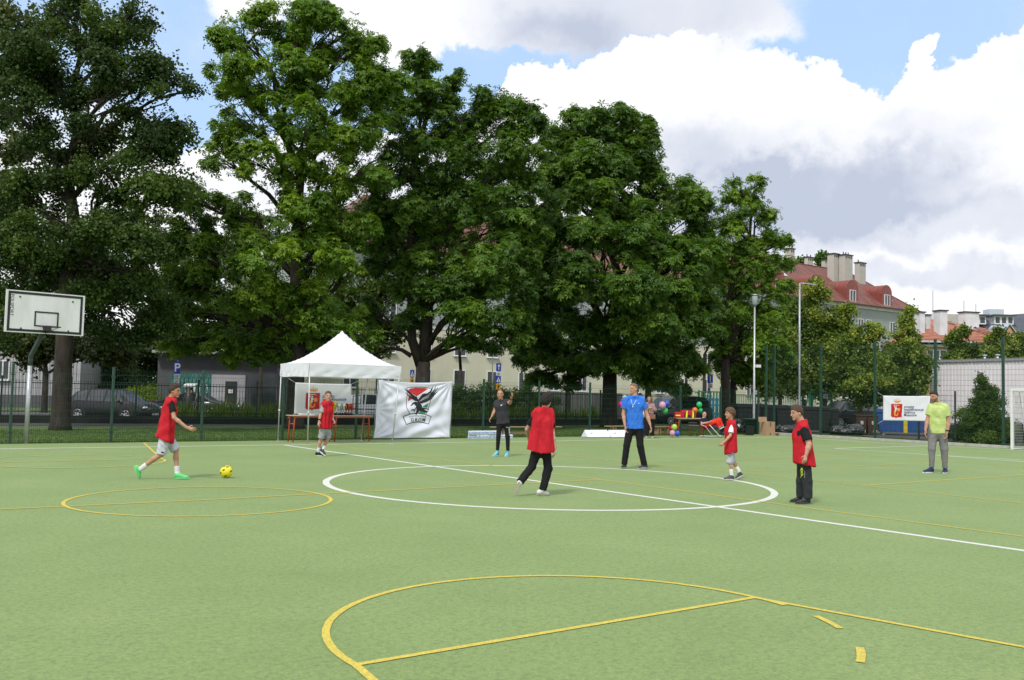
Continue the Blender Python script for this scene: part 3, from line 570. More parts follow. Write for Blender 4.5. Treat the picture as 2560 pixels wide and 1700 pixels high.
mesh_fence('mesh_fence', 'low green welded mesh fence running along the far touchline', [W(-14.2 + 2.52 * i, FV) for i in range(16)], 2.03)
mesh_fence('mesh_fence', 'tall green welded mesh fence behind the goal on the right', [W(24.15, FV), W(24.68, FV - .03)] + [W(24.42, FV - .1 - 2.62 * i) for i in range(1, 8)], 4.0, .04, post_h=4.07)
# iron railing on its dark plinth beyond the lawn
rail_pts = [GP(-420, 1056), GP(0, 1056), GP(640, 1059.5), GP(1224, 1063.5), GP(1500, 1061.5), GP(1655, 1059)]
rl = thing('iron_railing', 'dark iron picket railing on a black plinth beyond the lawn', 'railing', rail_pts[0]); o = rail_pts[0]
for a, b in zip(rail_pts[:-1], rail_pts[1:]):
    a, b = a - o, b - o; d = b - a; L = d.length; ang = math.atan2(d.y, d.x); mid = (a + b) / 2
    q = MB(); q.box(mid + Vector((0, 0, .12)), (L, .22, .36), ang); q.build('plinth', M_plinth, rl)
    k = int(L / 2.4) or 1; pk = MB()
    pk.box(mid + Vector((0, 0, .45)), (L, .03, .035), ang); pk.box(mid + Vector((0, 0, 1.62)), (L, .03, .035), ang)
    n = int(L / .125)
    for i in range(n): p = a + d * (i / n); pk.box(p + Vector((0, 0, 1.02)), (.016, .016, 1.42), ang)
    pk.build('picket_panel', M_iron, rl)
    for i in range(k):
        p = a + d * (i / k); q = MB(); q.box(p + Vector((0, 0, 1.05)), (.07, .07, 1.6), ang, .008); q.box(p + Vector((0, 0, 1.87)), (.09, .09, .04), ang); q.build('post', M_iron, rl)
# light green gate and railing on the right, beyond the bins
M_gate = mat('light_green_paint', (.03, .22, .11), .45, .15, 6)
def gate(name, label, a, b, h, z0, sp=.14, w=.05, cat='railing', posts=(0, 1)):
    root = thing(name, label, cat, a); a0 = Vector(a); d = Vector(b) - a0; L = d.length; ang = math.atan2(d.y, d.x); q = MB()
    for i in range(int(L / sp) + 1): q.box(d * (i * sp / L) + Vector((0, 0, z0 + h / 2)), (w, .02, h - .08), ang)
    q.build('bars', M_gate, root)
    f = MB(); f.box(d / 2 + Vector((0, 0, z0 + h - .03)), (L, .06, .06), ang); f.box(d / 2 + Vector((0, 0, z0 + .06)), (L, .06, .06), ang); f.build('frame', M_gate, root)
    for t in posts: p = MB(); p.box(d * t + Vector((0, 0, z0 + h / 2)), (.12, .12, h + .1), ang, .01); p.build('post', M_gate, root)
    return root
GZ = -.1
gate('green_gate', 'light green slatted gate to the right of the dark parked van', ground_at(1747, 60, GZ), ground_at(1812, 60, GZ), 2.1, 0, .19, .09, 'gate')
gate('green_railing', 'light green railing behind the black bins and the first lamp', ground_at(1822, 60, GZ), ground_at(2030, 64, GZ), 1.95, 0, .16, .035, posts=(0, .3, .6, 1))
gate('green_gate', 'small light green gate frame between the tall lamp and the black estate car', ground_at(2024, 60, GZ), ground_at(2078, 60, GZ), 2.2, 0, .35, .03, 'gate', posts=(0, .62, 1))
q = MB(); q.box(ground_at(2013.5, 59.7, 1.75), (.17, .02, .25), 0); tag(q.build('notice', mat('notice_white', (.75, .76, .76), .6, .05)), 'small white notice on the green railing beside the tall lamp', 'notice')
t = thing('notice', 'blue and white notice on the small green gate frame', 'notice', ground_at(2064, 59.6, 1.9)); q = MB(); q.box((0, 0, 0), (.28, .02, .42)); q.build('plate', MATS['notice_white'], t)
q = MB(); q.box((0, -.014, .15), (.27, .006, .10)); [q.box((0, -.014, z), (.18, .006, .03)) for z in (.02, -.05, -.12)]; q.build('print', mat('blue_print', (.03, .06, .30), .5, .05), t)
# ================================================================== buildings
M_beige = mat('beige_render', (.60, .58, .45), .9, .06, .6, .1, 20, detail=8)
M_gg = mat('grey_green_render', (.31, .345, .33), .9, .06, .6, .1, 20, detail=8)
M_cornice = mat('cornice_white', (.58, .58, .55), .85, .06, 2)
M_redroof = mat('red_seam_roof', (.20, .062, .046), .55, .30, .9, .1, 10, hue=(.17, .085, .07), detail=8)
M_dormer = mat('dormer_red', (.235, .062, .048), .5, .15, 1.5)
M_frame = mat('white_frame', (.72, .73, .74), .5, .04, 3)
M_glass = mat('window_glass', (.035, .042, .05), .12, .5, .8, spec=.6)
M_chim = mat('chimney_render', (.50, .48, .43), .9, .16, 1.2, .15, 12, hue=(.42, .40, .35), detail=8)
M_dark = mat('dark_metal', (.03, .03, .033), .5, .2, 5)
def UV(u, v, z=0): return W(u, v, z)
def ubox(mb, o, u0, u1, v0, v1, z0, z1): c = W((u0 + u1) / 2, (v0 + v1) / 2, (z0 + z1) / 2) - o; mb.box(c, (abs(u1 - u0), abs(v1 - v0), z1 - z0), TH)
bo = W(60, 56.4, 0)
blk = thing('apartment_block', 'long apartment block, beige below and grey-green above, under a red seamed roof', 'building', bo)
U0, U1, V0, V1, EZ, RZ = 22, 107.8, 56.4, 69.4, 13.7, 19.2
q = MB(); ubox(q, bo, U0, U1, V0, V1, -.3, 7.1); q.build('lower_wall', M_beige, blk)
q = MB(); ubox(q, bo, U0 + .06, U1 - .06, V0 + .06, V1 - .06, 7.1, EZ); q.build('upper_wall', M_gg, blk)
q = MB(); ubox(q, bo, U0 - .04, U1 + .04, V0 - .04, V1 + .04, 7.0, 7.22); ubox(q, bo, U0 - .12, U1 + .12, V0 - .12, V1 + .12, EZ - .42, EZ - .1); ubox(q, bo, U0 - .3, U1 + .3, V0 - .3, V1 + .3, EZ - .1, EZ + .05); q.build('cornice', M_cornice, blk)
q = MB(); ex = .45; vm = (V0 + V1) / 2; hip = 6.2
P = [W(U0 - ex, V0 - ex, EZ), W(U1 + ex, V0 - ex, EZ), W(U1 + ex, V1 + ex, EZ), W(U0 - ex, V1 + ex, EZ), W(U0 + hip, vm, RZ), W(U1 - hip, vm, RZ)]; P = [p - bo for p in P]
q.add(P, [(0, 1, 5, 4), (2, 3, 4, 5), (1, 2, 5), (3, 0, 4), (3, 2, 1, 0)])
roof = q.build('roof', M_redroof, blk)
q = MB(); slope = Vector((0, 0, 0))
for i in range(int((U1 - U0) / .62)):
    u = U0 + .2 + i * .62; t = 1.0
    if u < U0 + hip: t = max(.05, (u - U0 + ex) / (hip + ex))
    if u > U1 - hip: t = max(.05, (U1 + ex - u) / (hip + ex))
    a = W(u, V0 - ex, EZ + .03) - bo; b_ = W(u, V0 - ex + (vm - V0 + ex) * t, EZ + (RZ - EZ) * t + .03) - bo; q.tube([a, b_], .022, 4, False, False)
q.tube([P[4] + Vector((0, 0, .04)), P[5] + Vector((0, 0, .04))], .08, 6); q.tube([P[5] + Vector((0, 0, .03)), P[1] + Vector((0, 0, .03))], .07, 6)
q.build('seam', M_dormer, roof)
q = MB(); q.tube([W(U0 - ex, V0 - ex - .07, EZ + .02) - bo, W(U1 + ex, V0 - ex - .07, EZ + .02) - bo], .09, 8); q.build('gutter', mat('gutter_red', (.16, .04, .035), .4, .1), blk)
def window_proto(name, w, h, parent, mull=1, loc=(0, 0, 0)):
    """frame + pane, facing -v"""
    f = MB(); t = .07
    for x in (-w / 2 + t / 2, w / 2 - t / 2): f.box((x, 0, 0), (t, .10, h))
    for z in (-h / 2 + t / 2, h / 2 - t / 2): f.box((0, 0, z), (w - 2 * t, .098, t))
    for i in range(mull): f.box((-w / 2 + w * (i + 1) / (mull + 1), 0, 0), (.08, .094, h - 2 * t))
    f.box((0, -.06, -h / 2 - .03), (w + .14, .24, .05))
    fo = f.build(name, M_frame, parent); fo.location = loc; fo.rotation_euler = (0, 0, TH)
    g = MB(); g.box((0, .02, 0), (w - .12, .03, h - .12)); g.build('pane', M_glass, fo); return fo
wp = window_proto('window', 1.25, 1.62, blk, 1, W(24.2, V0 - .02, 3.4 - .81) - bo)
nwin = 1; zt = (3.55, 6.4, 9.2, 11.95)
for r_, z in enumerate(zt):
    for i in range(23):
        u = 27.75 + i * 3.55
        if (r_ >= 2 and 44 < u < 68 and i % 2) or (r_ == 3 and 24 < u < 60) or nwin > 97: continue
        if r_ == 3 and 95.5 < u < 99: u = 97.0
        c = copy_tree(wp, blk); c.location = W(u, V0 - (.02 if r_ < 2 else -.04), z - .81) - bo; nwin += 1
# dormers with barrel roofs
def dormer(u):
    w, h, r = 2.3, 1.65, 1.15; o = W(u, V0 + .15, EZ + .35) - bo; L = 4.6; d = MB(); n = 12
    pr = [(-w / 2, -.5), (w / 2, -.5), (w / 2, h)] + [(r * math.cos(math.pi * i / n), h + r * .92 * math.sin(math.pi * i / n)) for i in range(1, n)] + [(-w / 2, h)]
    ax = Vector((CU, SU, 0)); ay = Vector((0, 0, 1)); dv = Vector((-SU, CU, 0))
    d.prism(pr, o, ax, ay, dv * L); dm = d.build('dormer', M_dormer, blk)
    sm = MB()
    for k in range(7): sm.prism([(x * 1.02, (z - h) * 1.02 + h if z > h else z) for x, z in pr], o + dv * (k * .62 + .02), ax, ay, dv * .05)
    sm.build('seam', M_redroof, dm)
    wv = window_proto('dormer_window', 1.25, 1.45, dm, 1, o + Vector((0, 0, .72)) - dv * .04)
for u in (71.5, 79.0, 86.3, 93.6, 101.2): dormer(u)
def chimney(root, o, u, v, w, d, z0, z1, pots=3, m=None):
    c = MB(); ubox(c, o, u - w / 2, u + w / 2, v - d / 2, v + d / 2, z0, z1); ch = c.build('chimney', m or M_chim, root)
    k = MB(); ubox(k, o, u - w / 2 - .1, u + w / 2 + .1, v - d / 2 - .1, v + d / 2 + .1, z1, z1 + .14)
    for i in range(max(2, int(w / .35))): uu = u - w / 2 + w * (i + .5) / max(2, int(w / .35)); ubox(k, o, uu - .09, uu + .09, v - d / 2 - .015, v - d / 2 + .02, z1 - .4, z1 - .12)
    k.build('cap', M_dark, ch)
    if pots:
        p = MB()
        for i in range(pots): uu = u - w / 3 + w * .66 * i / max(1, pots - 1); c0 = W(uu, v, z1 + .14) - o; p.tube([c0, c0 + Vector((0, 0, .35))], .07, 8)
        p.build('flue', M_dark, ch)
def ch_px(x0, x1, yt, v, z0, d=1.1, pots=3):
    def at_v(px, py):
        r = ray(px, py); n = Vector((-SU, CU)); t = (v + OX * n.x + OY * n.y) / (r.x * n.x + r.y * n.y); p = Vector((r.x * t, r.y * t, CAM_H + r.z * t)); dx, dy = p.x - OX, p.y - OY
        return dx * CU + dy * SU, p.z
    u0, _ = at_v(x0, yt); u1, z = at_v(x1, yt); chimney(blk, bo, (u0 + u1) / 2, v + d / 2, abs(u1 - u0) * .62, d * .62, z0, z, pots)
ch_px(2086, 2107, 637, 59.6, 15, 1.6, 0); ch_px(2112, 2142, 641, 58.6, 14.6, 1.5, 3); ch_px(2148, 2173, 660, 60.2, 15, 1.2, 1)
ch_px(1978, 1994, 624, 60.5, 16, 1.4, 0); ch_px(2018, 2040, 646, 64.5, 17, .9, 2); ch_px(2062, 2078, 652, 64.2, 17, .9, 0); ch_px(872, 912, 628, 58.5, 14.5, 1.6, 2)
for u, v in ((84.3, 60.2), (103.3, 57.9)):
    k = MB(); t = (v - V0 + ex) / (vm - V0 + ex); c = W(u, v, EZ + (RZ - EZ) * t + .1) - bo; k.box(c, (.9, 1.5, .08), TH, rx=math.atan2(RZ - EZ, vm - V0 + ex)); k.build('skylight', mat('skylight_glass', (.55, .60, .66), .15, .1, spec=.7), blk)
# tiled house
M_tile = mat('clay_tile', (.34, .135, .090), .8, .16, 2.5, .2, 30, hue=(.40, .18, .125)); M_tile_d = mat('clay_tile_shadow_course', (.20, .07, .045), .85, .2, 3)
M_ochre = mat('ochre_render', (.46, .30, .15), .9, .1, 1.2); M_wht = mat('whitewash', (.66, .66, .67), .9, .1, 1.0, .15, 10, detail=7)
def zat(py, px, Y): return AT(px, py, Y).z
HY = 95.0
ho = Vector((AT(2410, 990, HY).x, HY, 0)); hs = thing('tiled_house', 'ochre house with an orange tiled hip roof and white chimneys beyond the clad hall', 'house', ho)
def HX(px): return AT(px, 990, HY).x - ho.x
zE = zat(857, 2400, HY); zR = zat(792, 2400, HY)
def slab(mb, pts): mb.add(pts, [list(range(len(pts)))])
q = MB(); q.box(((HX(2300) + HX(2520)) / 2, 4.2, zE / 2 - .1), (HX(2520) - HX(2300), 8, zE - .2)); q.build('wall', M_ochre, hs)
q = MB(); q.box(((HX(2298) + HX(2522)) / 2, .1, zE - .35), (HX(2522) - HX(2298), .5, .25)); q.build('cornice', M_cornice, hs)
q = MB(); xl, xr, a_, b2 = HX(2285), HX(2530), HX(2372), HX(2425)
pts = [(xl, -.5, zE), (xr, -.5, zE), (xr, 9, zE), (xl, 9, zE), (a_, 4.3, zR + .1), (b2, 4.3, zR - .2), (HX(2515), 4.3, zat(812, 2500, HY))]
q.add(pts, [(0, 1, 6, 5, 4), (1, 2, 6), (2, 3, 4, 5, 6), (3, 0, 4), (3, 2, 1, 0)]); rf = q.build('roof', M_tile, hs)
q = MB()
for i in range(15):
    t = (i + .3) / 15.5; y = -.5 + 4.8 * t; z = zE + (zR - zE) * t + .02; x0 = xl + (a_ - xl) * t; x1 = xr + (HX(2515) - xr) * t
    if z > zat(812, 2500, HY) - .1: x1 = b2 + .5 * (1 - t)
    q.box(((x0 + x1) / 2, y, z), (x1 - x0, .10, .05))
q.build('tile_course', M_tile_d, rf)
q = MB(); q.box(((xl + HX(2430)) / 2, -.62, zE + .02), (HX(2430) - xl, .2, .16)); q.build('gutter', mat('zinc', (.52, .57, .62), .35, .1, metal=.3), hs)
for px0, px1, pt, pb, dy in ((2297, 2311, 781, 832, 1.2), (2312, 2325, 788, 820, 2.2), (2347, 2368, 777, 833, .9), (2408, 2449, 781, 832, 2.6)):
    c = MB(); Y2 = HY + dy; k = MB(); x0, x1 = AT(px0, 990, Y2).x - ho.x, AT(px1, 990, Y2).x - ho.x; zt_, zb = zat(pt, px0, Y2), zat(pb, px0, Y2) - 1.5
    c.box(((x0 + x1) / 2, dy + .5, (zt_ + zb) / 2), (x1 - x0, 1.0, zt_ - zb), .25); ch = c.build('chimney', M_wht, hs); k.box(((x0 + x1) / 2, dy + .5, zt_ + .05), (x1 - x0 + .2, 1.2, .12), .25); k.build('cap', M_dark, ch)
q = MB(); q.box((HX(2529), 2.2, zat(870, 2529, HY)), (1.6, 3.4, 3.4)); x = HX(2529); z0 = zat(850, 2529, HY)
q.add([(x - .9, .4, z0), (x + .9, .4, z0), (x, .4, zat(812, 2529, HY)), (x - .9, 4, z0), (x + .9, 4, z0), (x, 4, zat(812, 2529, HY))], [(0, 1, 2), (3, 5, 4), (0, 2, 5, 3), (1, 4, 5, 2)]); q.build('gable', M_ochre, hs)
q = MB()
for s in (-1, 1): q.add([(x, .2, zat(810, 2529, HY)), (x + s * 1.35, .2, z0 - .2), (x + s * 1.35, 4, z0 - .2), (x, 4, zat(810, 2529, HY)), (x, .2, zat(810, 2529, HY) + .12), (x + s * 1.35, .2, z0 - .08), (x + s * 1.35, 4, z0 - .08), (x, 4, zat(810, 2529, HY) + .12)], [(0, 1, 2, 3), (4, 5, 6, 7), (0, 1, 5, 4), (1, 2, 6, 5), (2, 3, 7, 6)])
q.build('gable_roof', MATS['zinc'], hs)
for px in (2368, 2335, 2440):
    f = MB(); w = window_proto('window', 1.3, 1.5, hs, 1, (HX(px), .16, zat(893, px, HY))); w.rotation_euler = (0, 0, 0)
# slate roofed block behind
SY = 135.0; so = Vector((AT(2520, 990, SY).x, SY, 0)); sb = thing('slate_roofed_block', 'large block with a dark slate mansard roof at the far right', 'building', so)
M_slate = mat('slate', (.075, .085, .105), .6, .12, 1.2)
def SX(px): return AT(px, 990, SY).x - so.x
z0, z1 = zat(830, 2500, SY), zat(783, 2500, SY)
q = MB(); q.box(((SX(2440) + SX(2660)) / 2, 6, z0 / 2), (SX(2660) - SX(2440), 11, z0)); q.build('wall', M_wht, sb)
q = MB(); x0, x1 = SX(2400), SX(2670); q.add([(x0, -.3, z0), (x1, -.3, z0), (x1, 12, z0), (x0, 12, z0), (x0 + 1.5, 3, z1 - .6), (x1 - 1.5, 3, z1 + .6), (x1 - 1.5, 9, z1 + .6), (x0 + 1.5, 9, z1 - .6)], [(0, 1, 5, 4), (1, 2, 6, 5), (2, 3, 7, 6), (3, 0, 4, 7), (4, 5, 6, 7)]); q.build('roof', M_slate, sb)
q = MB(); q.box(((SX(2511) + SX(2548)) / 2, 5, zat(777, 2530, SY)), (SX(2548) - SX(2511), 2, 1.2)); rb = q.build('roof_box', MATS['zinc'], sb)
for pa, pb_ in ((2487, 2535), (2448, 2466)):
    q = MB(); xa, xb = SX(pa), SX(pb_); zz = zat(800, pa, SY); q.box(((xa + xb) / 2, 1.2, zz), (xb - xa, 2.5, 1.2)); dm = q.build('dormer', M_frame, sb); q = MB(); q.box(((xa + xb) / 2, 1.0, zz + .7), (xb - xa + .6, 3, .18)); q.build('dormer_roof', M_slate, dm)
    n = 3 if pb_ - pa > 30 else 1
    for i in range(n): g = MB(); g.box((xa + (xb - xa) * (i + .5) / n, -.06, zz), ((xb - xa) / n * .65, .03, .85)); g.build('pane', M_glass, dm)
q = MB()
for px, yt in ((2333, 726), (2411, 752), (2441, 760)): c = AT(px, 990, SY) - so; c.z = z0 - 3; q.tube([c, c + Vector((0, 0, zat(yt, px, SY) - z0 + 3))], .06, 5)
q.build('antenna', mat('antenna_grey', (.35, .35, .36), .5, .1), sb)
for pa, pb_, yt in ((2375, 2408, 783), (2318, 2340, 784)):
    q = MB(); xa, xb = SX(pa), SX(pb_); q.box(((xa + xb) / 2, 2, zat(yt, pa, SY) - 2.5), (xb - xa, 1.5, 5)); q.build('chimney', M_chim, sb)
q = MB(); q.box(((SX(2290) + SX(2445)) / 2, 7, z0 / 2 + 1.5), (SX(2445) - SX(2290), 10, z0 + .5)); q.build('side_wing', M_slate, sb)
# pale clad hall behind the right hand fence
go = W(31.3, 10.6, 0); gh = thing('clad_hall', 'low hall clad in pale ribbed panels behind the right-hand fence', 'building', go)
pA = AT(2325, 990, 58); pA.z = 0; pB = AT(2720, 990, 49); pB.z = 0; dA = (pB - pA); LA = dA.length; aA = math.atan2(dA.y, dA.x); H1 = zat(906, 2325, 58)
M_clad = mat('pale_ribbed_cladding', (.82, .79, .80), .6, .04, 1.0)
nb = Vector((-math.sin(aA), math.cos(aA), 0)); mid = (pA + pB) / 2
q = MB(); q.box(mid + nb * 4 - go + Vector((0, 0, H1 / 2)), (LA, 8, H1), aA); q.build('wall', M_clad, gh)
q = MB()
for i in range(int(LA / .24)): q.box(pA + dA * ((i + .5) * .24 / LA) - nb * .012 - go + Vector((0, 0, H1 / 2)), (.13, .03, H1 - .1), aA)
q.build('rib', M_clad, gh)
q = MB(); q.box(mid + nb * 4 - go + Vector((0, 0, H1 + .06)), (LA + .15, 8.2, .16), aA); q.build('roof_edge', mat('roof_edge_grey', (.33, .33, .34), .5, .1), gh)
for px in (2397, 2412):
    t = (AT(px, 990, 57).x - pA.x) / dA.x; c = pA + dA * t + nb * 1 - go; c.z = H1; q = MB(); q.tube([c, c + Vector((0, 0, .35))], .07, 8); q.tube([c + Vector((0, 0, .36)), c + Vector((0, 0, .42))], .14, 8); q.build('vent', MATS['zinc'], gh)
# grey kiosk with a teal mural (left)
KY = 62.0; ko = Vector((AT(520, 990, KY).x, KY, -.15)); ks = thing('kiosk', 'low dark grey kiosk with a teal graffiti mural and a black door', 'building', ko)
def KX(px): return AT(px, 990, KY).x - ko.x
def KZ(py, px=520): return zat(py, px, KY) + .15
M_kgrey = mat('kiosk_grey', (.085, .085, .095), .8, .1, 2); M_kwhite = mat('kiosk_pale', (.40, .39, .42), .8, .08, 2); M_teal = mat('teal_mural', (.012, .12, .115), .7, .3, 1.6, hue=(.02, .16, .13))
q = MB(); q.box(((KX(390) + KX(690)) / 2, 3.5, KZ(884) / 2), (KX(690) - KX(390), 6.8, KZ(884))); q.build('wall', M_kgrey, ks)
q = MB(); q.box(((KX(385) + KX(700)) / 2, 3.3, KZ(882)), (KX(700) - KX(385), 8, .18)); q.build('roof', mat('roof_felt_edge', (.30, .30, .32), .6, .1), ks)
q = MB(); q.box(((KX(425) + KX(526)) / 2, .07, (KZ(935) + .1) / 2), (KX(526) - KX(425), .08, KZ(935) - .1)); mu = q.build('mural', M_teal, ks)
def text_mesh(name, s, size, m, parent, loc, rot=(math.pi / 2, 0, 0), align='LEFT', ext=.004, bold=0.0, spacing=1.0, shear=0, scale=(1, 1, 1)):
    cu = bpy.data.curves.new(name, 'FONT'); cu.body = s; cu.size = size; cu.align_x = align; cu.extrude = ext; cu.offset = bold; cu.space_character = spacing; cu.resolution_u = 4; cu.shear = shear
    o = bpy.data.objects.new(name + '_src', cu); C.objects.link(o); dg = bpy.context.evaluated_depsgraph_get()
    me = bpy.data.meshes.new_from_object(o.evaluated_get(dg)); bpy.data.objects.remove(o); me.materials.clear(); me.materials.append(m)
    r = bpy.data.objects.new(name, me); C.objects.link(r); r.parent = parent; r.location = loc; r.rotation_euler = rot; r.scale = scale; return r
M_gwhite = mat('mural_white', (.50, .55, .56), .7, .2, 5)
q = MB()
for i, cx in enumerate((478, 492, 503, 513)):
    x = KX(cx); z = KZ(985); q.tube([(x - .12, .02, z - .55), (x - .15, .02, z + .5), (x + .1, .02, z + .62), (x + .16, .02, z + .15), (x, .02, z - .05), (x + .2, .02, z - .5)], [.05, .07, .06, .05, .06, .03], 5)
for i in range(9): x = KX(440 + i * 10); z = KZ(955); q.tube([(x - .1, .02, z - .3), (x, .02, z + .45), (x + .12, .02, z - .2)], .03, 5)
q.build('graffiti', M_gwhite, mu)
q = MB(); q.box(((KX(527) + KX(612)) / 2, .055, KZ(936) / 2), (KX(612) - KX(527), .09, KZ(936))); q.build('front_panel', M_kwhite, ks)
q = MB(); q.box(((KX(563) + KX(591)) / 2, -.01, KZ(952) / 2), (KX(591) - KX(563), .1, KZ(952))); dr = q.build('door', M_dark, ks); q = MB(); q.box((KX(577), -.08, KZ(977)), (.28, .03, .24)); q.build('notice', M_frame, dr)
q = MB(); q.box((KX(660), .05, KZ(985)), (1.6, .1, 1.4)); q.build('window', M_glass, ks)
# white clad building at the far left
LY = 62.0; lo_ = Vector((AT(60, 990, LY).x, LY, -.15)); lb = thing('panel_building', 'white panelled building with a grey base at the far left', 'building', lo_)
def LX(px): return AT(px, 990, LY).x - lo_.x
q = MB(); q.box(((LX(-200) + LX(198)) / 2, 5, 3.4), (LX(198) - LX(-200), 10, 5.0)); q.build('wall', M_kwhite, lb); q = MB(); q.box(((LX(-200) + LX(199)) / 2, 4.97, .45), (LX(199) - LX(-200), 10.06, 1.0)); q.build('base', mat('base_grey', (.09, .09, .10), .8, .1), lb)
q = MB()
for i in range(46): x = LX(-190) + i * .22; q.box((x, -.01, 3.4), (.03, .03, 4.9)) if x < LX(196) else None
q.build('panel_joint', mat('joint_grey', (.22, .22, .24), .8, .1), lb)
for px in (-60, 5): w = window_proto('window', .9, 1.3, lb, 1, (LX(px), -.05, zat(925, px, LY) + .15)); w.rotation_euler = (0, 0, 0)
# low grey wall and clad box behind the railing, right of centre
wo_ = ground_at(1410, 60, -.15); t = thing('garden_wall', 'grey ribbed bin shelter wall behind the railing, with a taped poster', 'wall', wo_)
q = MB(); q.box((.6, .2, .95), (6.2, .2, 1.9)); q.build('wall', mat('shelter_grey', (.12, .125, .125), .8, .12, 2), t); q = MB()
for i in range(24): q.box((-2.4 + i * .26, .08, .95), (.05, .04, 1.86))
q.build('slat', mat('slat_grey', (.19, .20, .20), .7, .1), t); q = MB(); q.box((-1.65, .04, 1.0), (.75, .03, 1.0)); ps = q.build('poster', mat('poster_pale', (.36, .42, .52), .6, .35, 4, hue=(.5, .5, .52)), t); q = MB(); q.box((-1.9, .02, 1.35), (.2, .01, .3)); q.build('yellow_label', mat('label_yellow', (.6, .45, .03), .6, .05), ps)
# ================================================================== vehicles
M_tyre = mat('tyre', (.018, .018, .018), .85, .1, 10); M_rim = mat('alloy', (.50, .51, .53), .35, .1, 8, metal=.6); M_cglass = mat('car_glass', (.018, .022, .026), .06, .5, 1.5, spec=.9, coat=.4); M_lampg = mat('headlamp', (.62, .65, .68), .15, .2, 8, spec=.8); M_tail = mat('tail_lamp', (.50, .02, .02), .25, .1, 8, spec=.7); M_plate = mat('number_plate', (.62, .62, .60), .5, .1, 5)
def paint(name, col): return mat(name, col, .32, .08, 1.2, spec=.35, coat=.25)
CAR_HATCH = [(0, .42, .62, .66, .70, .60), (.06, .30, .92, 1.02, .84, .62), (.45, .24, .97, 1.40, .88, .56), (1.2, .22, .95, 1.53, .89, .60), (2.2, .22, .93, 1.55, .89, .62), (2.75, .22, .92, 1.46, .89, .60), (3.35, .22, .95, 1.02, .88, .70), (4.0, .24, .80, .90, .86, .66), (4.3, .30, .66, .74, .80, .60), (4.42, .38, .56, .60, .68, .5)]
CAR_SEDAN = [(0, .42, .70, .84, .70, .60), (.08, .30, .88, .98, .84, .66), (.7, .24, .92, 1.02, .88, .66), (1.25, .22, .92, 1.36, .89, .56), (1.9, .22, .91, 1.44, .89, .60), (2.6, .22, .90, 1.40, .89, .60), (3.35, .22, .90, .96, .88, .70), (4.1, .24, .76, .84, .86, .66), (4.5, .30, .62, .70, .80, .6), (4.62, .38, .54, .58, .68, .5)]
CAR_SUV = [(0, .50, .80, .90, .76, .66), (.06, .36, 1.05, 1.15, .90, .70), (.38, .30, 1.10, 1.62, .94, .64), (1.2, .28, 1.08, 1.74, .95, .68), (2.4, .28, 1.06, 1.75, .95, .68), (2.95, .28, 1.05, 1.66, .95, .66), (3.55, .28, 1.08, 1.14, .94, .74), (4.4, .30, .98, 1.06, .92, .70), (4.66, .36, .80, .90, .86, .64), (4.76, .46, .66, .70, .74, .55)]
CAR_VAN = [(0, .45, .90, 1.00, .76, .66), (.05, .32, 1.10, 1.25, .88, .74), (.25, .26, 1.12, 1.74, .90, .72), (1.2, .26, 1.10, 1.82, .90, .74), (2.5, .26, 1.08, 1.82, .90, .74), (3.1, .26, 1.06, 1.70, .90, .70), (3.75, .26, 1.08, 1.16, .88, .72), (4.1, .28, .92, 1.0, .86, .66), (4.3, .36, .70, .78, .80, .6)]
